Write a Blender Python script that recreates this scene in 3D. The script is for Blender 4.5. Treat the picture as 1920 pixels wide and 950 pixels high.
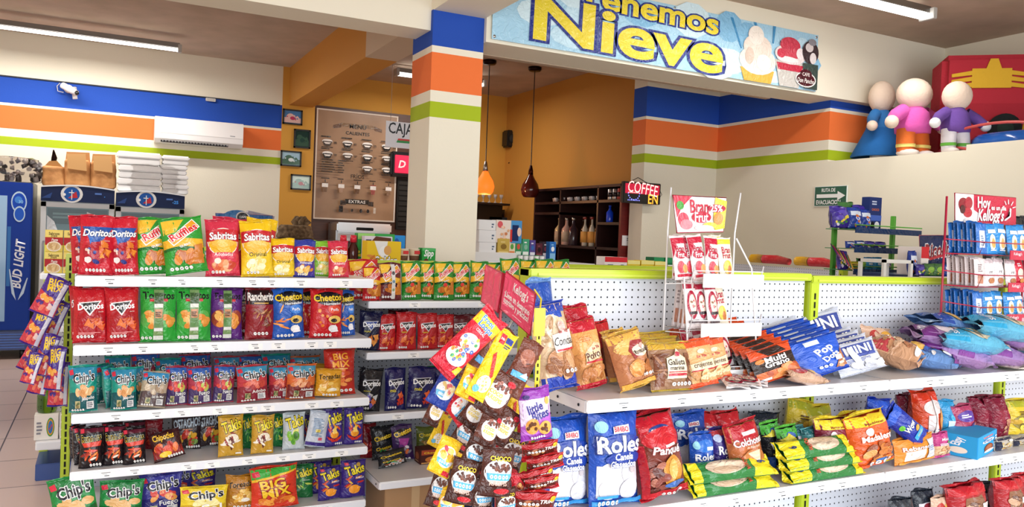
import bpy, bmesh, math, random
from mathutils import Vector, Matrix, noise

for _o in list(bpy.data.objects):
    bpy.data.objects.remove(_o)
SC = bpy.context.scene
COL = SC.collection
PI = math.pi

# ---------------------------------------------------------------- camera
CX, CY, HC = 960.0, 475.0, 1.58
_vx = (3890 - CX, 558 - CY)
_vy = (200 - CX, 411 - CY)
FPX = math.sqrt(-(_vx[0] * _vy[0] + _vx[1] * _vy[1]))
_X = Vector((_vx[0], _vx[1], FPX)).normalized()
_Y = Vector((_vy[0], _vy[1], FPX)).normalized()
_Z = _X.cross(_Y)
if _Z.y > 0:
    _Z = -_Z
CAMPOS = Vector((0, 0, HC))


def ray(px, py):
    c = Vector((px - CX, py - CY, FPX))
    return Vector((_X.dot(c), _Y.dot(c), _Z.dot(c)))


def atY(px, py, y):
    r = ray(px, py)
    return CAMPOS + r * (y / r.y)


def atX(px, py, x):
    r = ray(px, py)
    return CAMPOS + r * (x / r.x)


def atZ(px, py, z):
    r = ray(px, py)
    return CAMPOS + r * ((z - HC) / r.z)


cd = bpy.data.cameras.new('camera')
cd.sensor_width = 36.0
cd.lens = FPX / 1920.0 * 36.0
cd.clip_start = 0.05
cam = bpy.data.objects.new('camera', cd)
COL.objects.link(cam)
_r = Vector((_X.x, _Y.x, _Z.x))
_d = Vector((_X.y, _Y.y, _Z.y))
_f = Vector((_X.z, _Y.z, _Z.z))
cam.matrix_world = Matrix(((_r.x, -_d.x, -_f.x, CAMPOS.x), (_r.y, -_d.y, -_f.y, CAMPOS.y),
                           (_r.z, -_d.z, -_f.z, CAMPOS.z), (0, 0, 0, 1)))
SC.camera = cam

# ---------------------------------------------------------------- world, daylight, exposure
W = bpy.data.worlds.new('world')
SC.world = W
W.use_nodes = True
_bg = W.node_tree.nodes['Background']
_bg.inputs[0].default_value = (0.82, 0.91, 1.0, 1)
_bg.inputs[1].default_value = .6
SC.view_settings.view_transform = 'Standard'
SC.view_settings.look = 'None'
SC.view_settings.exposure = 0.0
SC.view_settings.gamma = 1.0
SC.view_settings.use_curve_mapping = False


def area_light(name, loc, rot, sx, sy, power, col=(1, 1, 1)):
    l = bpy.data.lights.new(name, 'AREA')
    l.shape = 'RECTANGLE'
    l.size, l.size_y = sx, sy
    l.energy = power
    l.color = col
    o = bpy.data.objects.new(name, l)
    o.location = loc
    o.rotation_euler = rot
    COL.objects.link(o)
    return o


# daylight through the open shopfront behind the camera
area_light('shopfront_daylight', (0.9, -2.6, 1.9), (math.radians(84), 0, math.radians(4)), 9.0, 3.0, 440, (0.93, 0.97, 1.0))


# ---------------------------------------------------------------- materials
def lin(c):
    c = c / 255.0
    return c / 12.92 if c <= 0.04045 else ((c + 0.055) / 1.055) ** 2.4


def hexc(h):
    return (lin(int(h[0:2], 16)), lin(int(h[2:4], 16)), lin(int(h[4:6], 16)), 1.0)


MATS = {}


def mat(hx, kind='paint'):
    """hx: sRGB hex colour; kind: finish."""
    key = (hx, kind)
    if key in MATS:
        return MATS[key]
    m = bpy.data.materials.new(kind + '_' + hx)
    m.use_nodes = True
    nt = m.node_tree
    b = nt.nodes['Principled BSDF']
    c = hexc(hx)
    b.inputs['Base Color'].default_value = c
    R = dict(paint=.75, foil=.20, print=.26, satin=.5, matte=.9, card=.55, metal=.35, gloss=.12, plastic=.35, wood=.4,
             enamel=.3, cloth=.95, clear=.05, glow=.5, film=.15, paper=.85, darkglass=.06)
    b.inputs['Roughness'].default_value = R.get(kind, .6)
    if kind in ('satin', 'card', 'darkglass'):
        b.inputs['Specular IOR Level'].default_value = .2
    if kind == 'metal':
        b.inputs['Metallic'].default_value = 1.0
    if kind == 'glow':
        b.inputs['Emission Color'].default_value = c
        b.inputs['Emission Strength'].default_value = 2.2
    if kind == 'clear':
        b.inputs['Transmission Weight'].default_value = 1.0
        b.inputs['IOR'].default_value = 1.2
    if kind in ('foil', 'print', 'film'):
        tc = nt.nodes.new('ShaderNodeTexCoord')
        n1 = nt.nodes.new('ShaderNodeTexNoise')
        n1.inputs['Scale'].default_value = 15
        n1.inputs['Detail'].default_value = 3.5
        n1.inputs['Distortion'].default_value = 2.2
        bp = nt.nodes.new('ShaderNodeBump')
        bp.inputs['Strength'].default_value = .75 if kind == 'film' else .6
        bp.inputs['Distance'].default_value = .016
        nt.links.new(tc.outputs['Object'], n1.inputs['Vector'])
        nt.links.new(n1.outputs['Fac'], bp.inputs['Height'])
        nt.links.new(bp.outputs['Normal'], b.inputs['Normal'])
    if kind == 'cloth':
        tc = nt.nodes.new('ShaderNodeTexCoord')
        n1 = nt.nodes.new('ShaderNodeTexNoise')
        n1.inputs['Scale'].default_value = 40
        bp = nt.nodes.new('ShaderNodeBump')
        bp.inputs['Strength'].default_value = .4
        bp.inputs['Distance'].default_value = .01
        nt.links.new(tc.outputs['Object'], n1.inputs['Vector'])
        nt.links.new(n1.outputs['Fac'], bp.inputs['Height'])
        nt.links.new(bp.outputs['Normal'], b.inputs['Normal'])
    if kind == 'wood':
        tc = nt.nodes.new('ShaderNodeTexCoord')
        mp = nt.nodes.new('ShaderNodeMapping')
        mp.inputs['Scale'].default_value = (2, 2, 18)
        n1 = nt.nodes.new('ShaderNodeTexNoise')
        n1.inputs['Scale'].default_value = 3
        n1.inputs['Detail'].default_value = 6
        mx = nt.nodes.new('ShaderNodeMix')
        mx.data_type = 'RGBA'
        mx.inputs[6].default_value = (c[0] * .45, c[1] * .42, c[2] * .4, 1)
        mx.inputs[7].default_value = (min(1, c[0] * 1.4), min(1, c[1] * 1.35), min(1, c[2] * 1.3), 1)
        nt.links.new(tc.outputs['Object'], mp.inputs['Vector'])
        nt.links.new(mp.outputs['Vector'], n1.inputs['Vector'])
        nt.links.new(n1.outputs['Fac'], mx.inputs[0])
        nt.links.new(mx.outputs[2], b.inputs['Base Color'])
    MATS[key] = m
    return m


def mix_noise_mat(name, h1, h2, scale, rough=.8, bump=0.0, detail=4, lo=.35, hi=.65):
    m = bpy.data.materials.new(name)
    m.use_nodes = True
    nt = m.node_tree
    b = nt.nodes['Principled BSDF']
    tc = nt.nodes.new('ShaderNodeTexCoord')
    n1 = nt.nodes.new('ShaderNodeTexNoise')
    n1.inputs['Scale'].default_value = scale
    n1.inputs['Detail'].default_value = detail
    rp = nt.nodes.new('ShaderNodeValToRGB')
    rp.color_ramp.elements[0].position = lo
    rp.color_ramp.elements[1].position = hi
    rp.color_ramp.elements[0].color = hexc(h1)
    rp.color_ramp.elements[1].color = hexc(h2)
    nt.links.new(tc.outputs['Object'], n1.inputs['Vector'])
    nt.links.new(n1.outputs['Fac'], rp.inputs['Fac'])
    nt.links.new(rp.outputs['Color'], b.inputs['Base Color'])
    b.inputs['Roughness'].default_value = rough
    if bump:
        bp = nt.nodes.new('ShaderNodeBump')
        bp.inputs['Strength'].default_value = bump
        bp.inputs['Distance'].default_value = .02
        nt.links.new(n1.outputs['Fac'], bp.inputs['Height'])
        nt.links.new(bp.outputs['Normal'], b.inputs['Normal'])
    return m


def math_node(nt, op, a, b=None, c=None):
    n = nt.nodes.new('ShaderNodeMath')
    n.operation = op
    for i, v in enumerate((a, b, c)):
        if v is None:
            continue
        if isinstance(v, (int, float)):
            n.inputs[i].default_value = v
        else:
            nt.links.new(v, n.inputs[i])
    return n.outputs[0]


def stripe_mat(name, dz=0.0):
    """cream wall paint with a blue, an orange and a lime stripe at fixed heights"""
    m = bpy.data.materials.new(name)
    m.use_nodes = True
    nt = m.node_tree
    b = nt.nodes['Principled BSDF']
    b.inputs['Roughness'].default_value = .8
    g = nt.nodes.new('ShaderNodeNewGeometry')
    sp = nt.nodes.new('ShaderNodeSeparateXYZ')
    nt.links.new(g.outputs['Position'], sp.inputs[0])
    z = math_node(nt, 'DIVIDE', sp.outputs[2], 4.0)
    rp = nt.nodes.new('ShaderNodeValToRGB')
    cr = rp.color_ramp
    cr.interpolation = 'CONSTANT'
    cream = 'ECE4D0'
    stops = [(0, cream), (2.392, 'A6BA0E'), (2.500, cream), (2.590, 'EE7434'), (2.846, cream), (2.890, '1448AC'), (3.190, cream)]
    cr.elements[0].position = 0
    cr.elements[0].color = hexc(cream)
    cr.elements[1].position = (stops[1][0] + dz) / 4
    cr.elements[1].color = hexc(stops[1][1])
    for p, c in stops[2:]:
        e = cr.elements.new((p + dz) / 4)
        e.color = hexc(c)
    nt.links.new(z, rp.inputs['Fac'])
    nt.links.new(rp.outputs['Color'], b.inputs['Base Color'])
    tc = nt.nodes.new('ShaderNodeTexNoise')
    tc.inputs['Scale'].default_value = 60
    bp = nt.nodes.new('ShaderNodeBump')
    bp.inputs['Strength'].default_value = .08
    bp.inputs['Distance'].default_value = .01
    nt.links.new(g.outputs['Position'], tc.inputs['Vector'])
    nt.links.new(tc.outputs['Fac'], bp.inputs['Height'])
    nt.links.new(bp.outputs['Normal'], b.inputs['Normal'])
    return m


def peg_mat(name, hx, pitch=.0254, r=.0033):
    """painted steel panel punched with a square grid of round holes"""
    m = bpy.data.materials.new(name)
    m.use_nodes = True
    nt = m.node_tree
    b = nt.nodes['Principled BSDF']
    b.inputs['Roughness'].default_value = .45
    g = nt.nodes.new('ShaderNodeTexCoord')
    sp = nt.nodes.new('ShaderNodeSeparateXYZ')
    nt.links.new(g.outputs['Object'], sp.inputs[0])
    fx = math_node(nt, 'SUBTRACT', math_node(nt, 'FLOORED_MODULO', sp.outputs[0], pitch), pitch / 2)
    fz = math_node(nt, 'SUBTRACT', math_node(nt, 'FLOORED_MODULO', sp.outputs[2], pitch), pitch / 2)
    d2 = math_node(nt, 'ADD', math_node(nt, 'MULTIPLY', fx, fx), math_node(nt, 'MULTIPLY', fz, fz))
    k = math_node(nt, 'LESS_THAN', d2, r * r)
    mx = nt.nodes.new('ShaderNodeMix')
    mx.data_type = 'RGBA'
    mx.inputs[6].default_value = hexc(hx)
    mx.inputs[7].default_value = hexc('15161A')
    nt.links.new(k, mx.inputs[0])
    nt.links.new(mx.outputs[2], b.inputs['Base Color'])
    return m


# ---------------------------------------------------------------- mesh helpers
class MB:
    def __init__(s):
        s.v = []
        s.f = []
        s.m = []
        s.sm = []
        s.mats = []

    def mi(s, m):
        if m not in s.mats:
            s.mats.append(m)
        return s.mats.index(m)

    def add(s, vs, fs, m, smooth=False, M=None):
        o = len(s.v)
        i = s.mi(m)
        if M is not None:
            vs = [tuple(M @ Vector(p)) for p in vs]
        s.v.extend([tuple(p) for p in vs])
        for f in fs:
            s.f.append([o + k for k in f])
            s.m.append(i)
            s.sm.append(smooth)

    def box(s, x0, x1, y0, y1, z0, z1, m, bev=0.0, M=None):
        if bev <= 0:
            vs = [(x, y, z) for x in (x0, x1) for y in (y0, y1) for z in (z0, z1)]
            s.add(vs, [(0, 1, 3, 2), (4, 6, 7, 5), (0, 4, 5, 1), (2, 3, 7, 6), (0, 2, 6, 4), (1, 5, 7, 3)], m, False, M)
            return
        bm = bmesh.new()
        bmesh.ops.create_cube(bm, size=1)
        for v in bm.verts:
            v.co = Vector(((x0 + x1) / 2 + v.co.x * (x1 - x0), (y0 + y1) / 2 + v.co.y * (y1 - y0), (z0 + z1) / 2 + v.co.z * (z1 - z0)))
        bmesh.ops.bevel(bm, geom=bm.edges[:], offset=min(bev, .45 * min(x1 - x0, y1 - y0, z1 - z0)), segments=2, affect='EDGES')
        s.bm(bm, m, False, M)

    def bm(s, bm, m, smooth=False, M=None):
        bm.verts.index_update()
        s.add([v.co[:] for v in bm.verts], [[v.index for v in f.verts] for f in bm.faces], m, smooth, M)
        bm.free()

    def tube(s, pts, r, m, n=8, close=False, cap=True):
        pts = [Vector(p) for p in pts]
        N = len(pts)
        rs = r if isinstance(r, (list, tuple)) else [r] * N
        vs = []
        up0 = None
        for i, p in enumerate(pts):
            if close:
                t = (pts[(i + 1) % N] - pts[i - 1]).normalized()
            else:
                t = (pts[min(i + 1, N - 1)] - pts[max(i - 1, 0)]).normalized()
            if up0 is None:
                up0 = Vector((0, 0, 1)) if abs(t.z) < .9 else Vector((1, 0, 0))
            a = t.cross(up0)
            if a.length < 1e-6:
                a = t.cross(Vector((0, 1, 0.01)))
            a.normalize()
            bb = t.cross(a).normalized()
            up0 = -bb if bb.dot(up0) < 0 else bb
            a = t.cross(up0).normalized()
            bb = up0
            for k in range(n):
                an = 2 * PI * k / n
                vs.append(p + (a * math.cos(an) + bb * math.sin(an)) * rs[i])
        fs = []
        for i in range(N if close else N - 1):
            j = (i + 1) % N
            for k in range(n):
                k2 = (k + 1) % n
                fs.append((i * n + k, i * n + k2, j * n + k2, j * n + k))
        if cap and not close:
            fs.append(tuple(range(n)))
            fs.append(tuple((N - 1) * n + k for k in reversed(range(n))))
        s.add(vs, fs, m, True)

    def lathe(s, prof, m, n=20, M=None, smooth=True):
        """prof: (r, z) pairs"""
        vs = []
        for r, z in prof:
            for k in range(n):
                a = 2 * PI * k / n
                vs.append((r * math.cos(a), r * math.sin(a), z))
        fs = []
        for i in range(len(prof) - 1):
            for k in range(n):
                k2 = (k + 1) % n
                fs.append((i * n + k, i * n + k2, (i + 1) * n + k2, (i + 1) * n + k))
        if prof[0][0] > 1e-5:
            fs.append(tuple(reversed(range(n))))
        if prof[-1][0] > 1e-5:
            fs.append(tuple((len(prof) - 1) * n + k for k in range(n)))
        s.add(vs, fs, m, smooth, M)

    def prism(s, poly, y0, y1, m, M=None):
        """poly of (x, z) extruded along y"""
        n = len(poly)
        vs = [(x, y0, z) for x, z in poly] + [(x, y1, z) for x, z in poly]
        fs = [tuple(range(n)), tuple(reversed(range(n, 2 * n)))]
        for i in range(n):
            j = (i + 1) % n
            fs.append((i, i + n, j + n, j))
        s.add(vs, fs, m, False, M)

    def ball(s, c, r, m, M=None, nu=14, nv=10):
        rx, ry, rz = r if isinstance(r, (tuple, list)) else (r, r, r)
        vs = []
        for i in range(nv + 1):
            t = PI * i / nv
            for k in range(nu):
                a = 2 * PI * k / nu
                vs.append((c[0] + rx * math.sin(t) * math.cos(a), c[1] + ry * math.sin(t) * math.sin(a), c[2] - rz * math.cos(t)))
        fs = [(i * nu + k, i * nu + (k + 1) % nu, (i + 1) * nu + (k + 1) % nu, (i + 1) * nu + k) for i in range(nv) for k in range(nu)]
        s.add(vs, fs, m, True, M)

    def mesh(s, name):
        me = bpy.data.meshes.new(name)
        me.from_pydata(s.v, [], s.f)
        for m in s.mats:
            me.materials.append(m)
        me.polygons.foreach_set('material_index', s.m)
        me.polygons.foreach_set('use_smooth', s.sm)
        me.update()
        return me

    def build(s, name, parent=None, link=True, solid_normals=True):
        me = s.mesh(name)
        o = bpy.data.objects.new(name, me)
        if link:
            COL.objects.link(o)
        if parent is not None:
            o.parent = parent
        return o


def tag(o, label, cat, group=None, kind=None):
    o['label'] = label
    o['category'] = cat
    if group:
        o['group'] = group
    if kind:
        o['kind'] = kind
    return o


def empty(name, loc=(0, 0, 0), rz=0.0):
    e = bpy.data.objects.new(name, None)
    e.empty_display_size = .05
    e.location = loc
    e.rotation_euler = (0, 0, rz)
    COL.objects.link(e)
    return e


def struct(name, mb):
    o = mb.build(name)
    o['kind'] = 'structure'
    return o


def copy_tree(o, parent=None):
    c = o.copy()
    COL.objects.link(c)
    c.parent = parent
    for ch in o.children:
        copy_tree(ch, c)
    return c


# ---------------------------------------------------------------- printed artwork on surfaces
_TXT = {}


def text2d(s, off, res=2):
    k = (s, off, res)
    if k in _TXT:
        return _TXT[k]
    cu = bpy.data.curves.new('t', 'FONT')
    cu.body = s
    cu.offset = off
    cu.resolution_u = res
    cu.fill_mode = 'FRONT'
    ob = bpy.data.objects.new('t', cu)
    me = ob.to_mesh()
    vs = [(v.co.x, v.co.y) for v in me.vertices]
    fs = [tuple(p.vertices) for p in me.polygons]
    ob.to_mesh_clear()
    bpy.data.objects.remove(ob)
    bpy.data.curves.remove(cu)
    _TXT[k] = (vs, fs)
    return _TXT[k]


def tri_split(vs, fs, L):
    """split the long edges of 2-D faces so that they can follow a curved surface"""
    vs = list(vs)
    out = []
    st = []
    for f in fs:
        for i in range(1, len(f) - 1):
            st.append((f[0], f[i], f[i + 1]))
    L2 = L * L
    cache = {}
    while st:
        a, b, c = st.pop()
        A, B, C = vs[a], vs[b], vs[c]
        e = ((A[0] - B[0]) ** 2 + (A[1] - B[1]) ** 2, (B[0] - C[0]) ** 2 + (B[1] - C[1]) ** 2, (C[0] - A[0]) ** 2 + (C[1] - A[1]) ** 2)
        k = e.index(max(e))
        if e[k] <= L2:
            out.append((a, b, c))
            continue
        if k == 1:
            a, b, c = b, c, a
        elif k == 2:
            a, b, c = c, a, b
        key = (a, b) if a < b else (b, a)
        mth = cache.get(key)
        if mth is None:
            vs.append(((vs[a][0] + vs[b][0]) / 2, (vs[a][1] + vs[b][1]) / 2))
            mth = len(vs) - 1
            cache[key] = mth
        st.append((a, mth, c))
        st.append((mth, b, c))
    return vs, out


def ngon(cx, cy, rx, ry, n=18, rot=0):
    c, s = math.cos(rot), math.sin(rot)
    return [(cx + rx * math.cos(2 * PI * k / n) * c - ry * math.sin(2 * PI * k / n) * s,
             cy + rx * math.cos(2 * PI * k / n) * s + ry * math.sin(2 * PI * k / n) * c) for k in range(n)]


class Art:
    """lays coloured print (shapes, lettering) onto a surface fn(X, Y, eps) -> point; X in [-w/2, w/2], Y in [0, h]"""

    def __init__(s, mb, fn, w, h, L=.03, kind='print', eps=.0007, clip=True):
        s.mb, s.fn, s.w, s.h, s.L, s.kind, s.e0 = mb, fn, w, h, L, kind, eps
        s.k = 1
        s.clip = clip

    def put(s, vs, fs, col, kind=None):
        vs, fs = tri_split(vs, fs, s.L)
        e = s.e0 * s.k
        if s.clip:
            a, b = s.w / 2 * .975, s.h
            vs = [(min(a, max(-a, x)), min(b * .957, max(b * .043, y))) for x, y in vs]
        s.mb.add([s.fn(x, y, e) for x, y in vs], fs, mat(col, kind or s.kind), True)

    def poly(s, pts, col, conv=True):
        pts = [(x * s.w / 2, y * s.h) for x, y in pts]
        if conv:
            n = len(pts)
            cx = sum(p[0] for p in pts) / n
            cy = sum(p[1] for p in pts) / n
            s.put([(cx, cy)] + pts, [(0, 1 + i, 1 + (i + 1) % n) for i in range(n)], col)
        else:
            s.put(pts, [tuple(range(len(pts)))], col)

    def draw(s, layers, seed=1):
        for l in layers:
            rnd = random.Random(seed * 7 + s.k)
            op = l[0]
            if op == 'r':
                _, x0, y0, x1, y1, col = l
                s.poly([(x0, y0), (x1, y0), (x1, y1), (x0, y1)], col)
            elif op == 'e':
                _, cx, cy, rx, ry, col = l[:6]
                rot = math.radians(l[6]) if len(l) > 6 else 0
                X, Y, RX, RY = cx * s.w / 2, cy * s.h, rx * s.w / 2, ry * s.h
                P = ngon(X, Y, RX, RY, 20, rot)
                s.put([(X, Y)] + P, [(0, 1 + i, 1 + (i + 1) % 20) for i in range(20)], col)
            elif op == 'p':
                s.poly(l[1], l[2])
            elif op == 'w':      # wavy-edged band between y0 and y1
                _, y0, y1, col, amp, fr = l[:6]
                n = 12
                top = [(-1 + 2 * i / n, y1 + amp * math.sin(fr * i / n * PI)) for i in range(n + 1)]
                bot = [(-1 + 2 * i / n, y0 + amp * math.sin(fr * i / n * PI)) for i in range(n + 1)]
                vs = [(x * s.w / 2, y * s.h) for x, y in bot + top]
                s.put(vs, [(i, i + 1, n + 2 + i, n + 1 + i) for i in range(n)], col)
            elif op == 't':
                _, txt, cx, cy, wd, col = l[:6]
                o = l[6] if len(l) > 6 else {}
                s.text(txt, cx, cy, wd, col, **o)
            elif op == 'f':      # scattered food shapes in an ellipse
                _, cx, cy, rx, ry, n, kind, cols = l
                for i in range(n):
                    a, q = rnd.uniform(0, 2 * PI), math.sqrt(rnd.random())
                    X = (cx + rx * q * math.cos(a)) * s.w / 2
                    Y = (cy + ry * q * math.sin(a)) * s.h
                    g = s.w * rnd.uniform(.08, .14)
                    rot = rnd.uniform(0, PI)
                    if kind == 'tri':
                        P = ngon(X, Y, g * 1.25, g * 1.1, 3, rot)
                    elif kind == 'chip':
                        P = ngon(X, Y, g * 1.25, g * .8, 9, rot)
                    elif kind == 'curl':
                        P = ngon(X, Y, g * 1.3, g * .38, 8, rot)
                    elif kind == 'dot':
                        P = ngon(X, Y, g * .42, g * .42, 7, rot)
                    elif kind == 'stick':
                        P = ngon(X, Y, g * 1.5, g * .26, 6, rot)
                    elif kind == 'loop':
                        P = ngon(X, Y, g * .5, g * .45, 8, rot)
                    else:
                        P = ngon(X, Y, g, g, 6, rot)
                    m_ = len(P)
                    col = cols[i % len(cols)]
                    s.put([(X, Y)] + P, [(0, 1 + j, 1 + (j + 1) % m_) for j in range(m_)], col)
                    if kind == 'loop':
                        P2 = ngon(X, Y, g * .17, g * .15, 6, rot)
                        s.k += .5
                        s.put(P2, [tuple(range(6))], cols[(i + 1) % len(cols)])
                        s.k -= .5
                    s.k += .12
            elif op == 'i':      # the row of small pale nutrition badges
                _, y, n, x0, x1 = l[:5]
                col = l[5] if len(l) > 5 else 'F2F2EE'
                for i in range(n):
                    X = (x0 + (x1 - x0) * (i + .5) / n) * s.w / 2
                    r = (x1 - x0) / n * s.w / 2 * .40
                    Y = y * s.h
                    s.put(ngon(X, Y, r, r * 1.25, 8, PI / 8), [tuple(range(8))], col)
                    s.k += .4
                    s.put(ngon(X, Y, r * .6, r * .3, 4, PI / 4), [tuple(range(4))], '5A5A66')
                    s.k -= .4
            elif op == 'g':      # fine illegible print: short bars
                _, x0, y0, x1, y1, n, col = l
                for i in range(n):
                    y = y0 + (y1 - y0) * (i + .5) / n
                    hh = (y1 - y0) / n * .28
                    xe = x1 - (x1 - x0) * rnd.random() * .4
                    s.poly([(x0, y - hh), (xe, y - hh), (xe, y + hh), (x0, y + hh)], col)
            s.k += 1

    def text(s, txt, cx, cy, wd, col, ol=None, ow=.05, rot=0, sh=0, b=.012, hs=1.0, arc=0.0, ol2=None, res=2):
        b = min(b, .027)
        ow = min(ow, .05)
        base, _ = text2d(txt, b, res)
        if not base:
            return
        xs = [p[0] for p in base]
        ys = [p[1] for p in base]
        bx, by = (min(xs) + max(xs)) / 2, (min(ys) + max(ys)) / 2
        bw = max(xs) - min(xs)
        k = wd * s.w / 2 / bw
        c, sn = math.cos(math.radians(rot)), math.sin(math.radians(rot))

        def tr(p):
            x, y = (p[0] - bx) * k, (p[1] - by) * k * hs
            x += y * sh
            y += arc * s.w * (1 - (2 * x / (bw * k)) ** 2) if arc else 0
            return (cx * s.w / 2 + x * c - y * sn, cy * s.h + x * sn + y * c)
        for o_, cc in ((ow * 1.6, ol2), (ow, ol)):
            if cc:
                vs, fs = text2d(txt, b + o_, max(1, res - 1))
                s.put([tr(p) for p in vs], fs, cc)
                s.k += .7
        vs, fs = text2d(txt, b, res)
        s.put([tr(p) for p in vs], fs, col)


def flat_fn(x0, z0, y, sx=1):
    return lambda X, Y, e: (x0 + X, y - e, z0 + Y)


# ---------------------------------------------------------------- filled pouch (crisp bag, bread bag ...)
def pouch_mb(w, h, d, base, layers, seed=1, kind='foil', nx=12, ny=16, wr=1.0, gather=0.0, lump=0.0, power=.5, backcol=None, gz=None):
    """returns the body MB and two seal MBs; the bag stands on z=0 and faces -y"""
    rs = random.Random(seed * 31 + 5)
    ph = [rs.uniform(0, 6.28) for _ in range(6)]
    bend = d * .10 * rs.uniform(-1, 1)
    so = Vector((seed * 3.7, seed * 1.3, 0))

    def hwid(v):
        s4 = 4 * v * (1 - v)
        g = 1.0
        if gather > 0 and v > .78:
            g = 1 - gather * ((v - .78) / .22) ** 1.2
        return w / 2 * (1 - .06 * s4 + .012 * noise.noise(Vector((v * 5, seed, 0)))) * g

    def surf(u, v, side):
        s4 = max(0.0, 4 * v * (1 - v))
        pr = max(0.0, 1 - abs(u) ** 2.6) ** .6 * s4 ** power
        e = math.exp(-min(v, 1 - v) / .13)
        t = d / 2 * pr
        t += wr * d * .11 * e * math.sin(u * 8 + ph[0] + v * 3) * min(1, pr * 3)
        t += wr * d * .16 * pr * noise.noise(Vector((u * 2.1, v * 3.6, side * 5)) + so)
        if lump:
            t += lump * d * .16 * pr * noise.noise(Vector((u * 3.4, v * 6.0, side * 9)) + so)
        c = bend * math.sin(2.4 * u + ph[1]) * abs(2 * v - 1) ** 4 + d * .05 * (2 * v - 1) ** 3
        return (u * hwid(v), c + (-t if side < 0 else t), v * h)

    G = {}
    for i in range(nx + 1):
        for j in range(ny + 1):
            u = -1 + 2 * i / nx
            v = .04 + .92 * j / ny
            G[i, j] = Vector(surf(u, v, -1))

    def P(X, Y, e):
        u = max(-1, min(1, X / (w / 2)))
        v = Y / h
        fi = (u + 1) / 2 * nx
        fj = max(0, min(ny, (v - .04) / .92 * ny))
        i, j = min(nx - 1, int(fi)), min(ny - 1, int(fj))
        a, b = fi - i, fj - j
        p = (G[i, j] * (1 - a) * (1 - b) + G[i + 1, j] * a * (1 - b) + G[i, j + 1] * (1 - a) * b + G[i + 1, j + 1] * a * b)
        return (p.x * (1 + e * 2), p.y - e, p.z)

    mb = MB()
    m = mat(base, kind)
    vs = []
    fs = []
    for side in (-1, 1):
        o = len(vs)
        for j in range(ny + 1):
            for i in range(nx + 1):
                vs.append(G[i, j][:] if side < 0 else surf(-1 + 2 * i / nx, .04 + .92 * j / ny, 1))
        for j in range(ny):
            for i in range(nx):
                a = o + j * (nx + 1) + i
                q = (a, a + 1, a + nx + 2, a + nx + 1)
                fs.append(q if side < 0 else tuple(reversed(q)))
    mb.add(vs, fs, m, True)
    art = Art(mb, P, w, h, L=min(.022, max(.009, w / 11)), kind='foil' if kind == 'foil' else kind, eps=.0009 if lump or kind == 'film' else .0007)
    art.draw(layers, seed)
    seals = []
    for end in (0, 1):
        sb = MB()
        n = 16
        vs = []
        for i in range(n + 1):
            u = -1 + 2 * i / n
            pa = Vector(surf(u, .04 if end == 0 else .96, -1))
            pb = Vector(surf(u, .04 if end == 0 else .96, 1))
            mid = (pa + pb) / 2
            for j in range(4):
                q = j / 3
                z = (.04 if end == 0 else .96) * h + (q if end else -q) * .045 * h + ((.012 * math.sin(4 * u + ph[2]) + .014 * abs(u) ** 3 * math.sin(ph[4])) * h * q if end else 0)
                y = mid.y + (.0012 if j % 2 else -.0012) + q * d * .16 * math.sin(3.4 * u + ph[3])
                vs.append((mid.x * (1 + .03 * q), y, max(0, z)))
        fs = [(i * 4 + j, (i + 1) * 4 + j, (i + 1) * 4 + j + 1, i * 4 + j + 1) for i in range(n) for j in range(3)]
        sb.add(vs, fs, mat(gz or backcol or base, kind), False)
        seals.append(sb)
    return mb, seals


PROTO = {}


def pouch(key, w, h, d, base, layers, seed=1, **kw):
    name = kw.pop('name', 'snack_bag')
    mb, seals = pouch_mb(w, h, d, base, layers, seed, **kw)
    o = mb.build(name, link=False)
    for sb in seals:
        c = sb.build('seal', link=False)
        c.parent = o
    o['w'], o['h'], o['d'] = w, h, d
    PROTO[key] = o
    return o


def carton(key, w, h, d, base, layers, side=None, name='carton', kind='card', top=None):
    mb = MB()
    mb.box(-w / 2, w / 2, -d / 2, d / 2, 0, h, mat(base, kind), bev=.0015)
    a = Art(mb, flat_fn(0, 0, -d / 2 - .0003), w, h, L=9, kind=kind, eps=.0004, clip=False)
    a.draw(layers, 3)
    if side:
        a = Art(mb, lambda X, Y, e: (-w / 2 - e - .0003, -X, Y), d, h, L=9, kind=kind, eps=.0004, clip=False)
        a.draw(side, 4)
    o = mb.build(name, link=False)
    o['w'], o['h'], o['d'] = w, h, d
    PROTO[key] = o
    return o


def spawn(key, loc, rot=(0, 0, 0), scl=(1, 1, 1), name=None):
    p = PROTO[key]
    c = p.copy()
    for q in ('w', 'h', 'd'):
        if q in c:
            del c[q]
    COL.objects.link(c)
    c.location = loc
    c.rotation_euler = rot
    c.scale = scl
    if name:
        c.name = name
    for ch in p.children:
        cc = ch.copy()
        COL.objects.link(cc)
        cc.parent = c
    return c


ORD = ['first', 'second', 'third', 'fourth', 'fifth', 'sixth', 'seventh', 'eighth', 'ninth', 'tenth', 'eleventh', 'twelfth',
       'thirteenth', 'fourteenth', 'fifteenth', 'sixteenth']
NUM = ['zero', 'one', 'two', 'three', 'four', 'five', 'six', 'seven', 'eight', 'nine', 'ten', 'eleven', 'twelve', 'thirteen',
       'fourteen', 'fifteen', 'sixteen']


def label_row(items, where, cat, group=None):
    """items: (object, look) from left to right; gives each a label that is true of it alone"""
    by = {}
    for o, look in items:
        by.setdefault(look, []).append(o)
    for look, os_ in by.items():
        n = len(os_)
        for k, o in enumerate(os_):
            if n == 1:
                s = f'{look}, {where}'
            elif n == 2:
                s = f'{look}, {"left" if k == 0 else "right"} of two, {where}'
            elif k == 0:
                s = f'{look}, leftmost of {NUM[n]}, {where}'
            elif k == n - 1:
                s = f'{look}, rightmost of {NUM[n]}, {where}'
            else:
                s = f'{look}, {ORD[k]} such from left, {where}'
            tag(o, s, cat, group)


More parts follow.
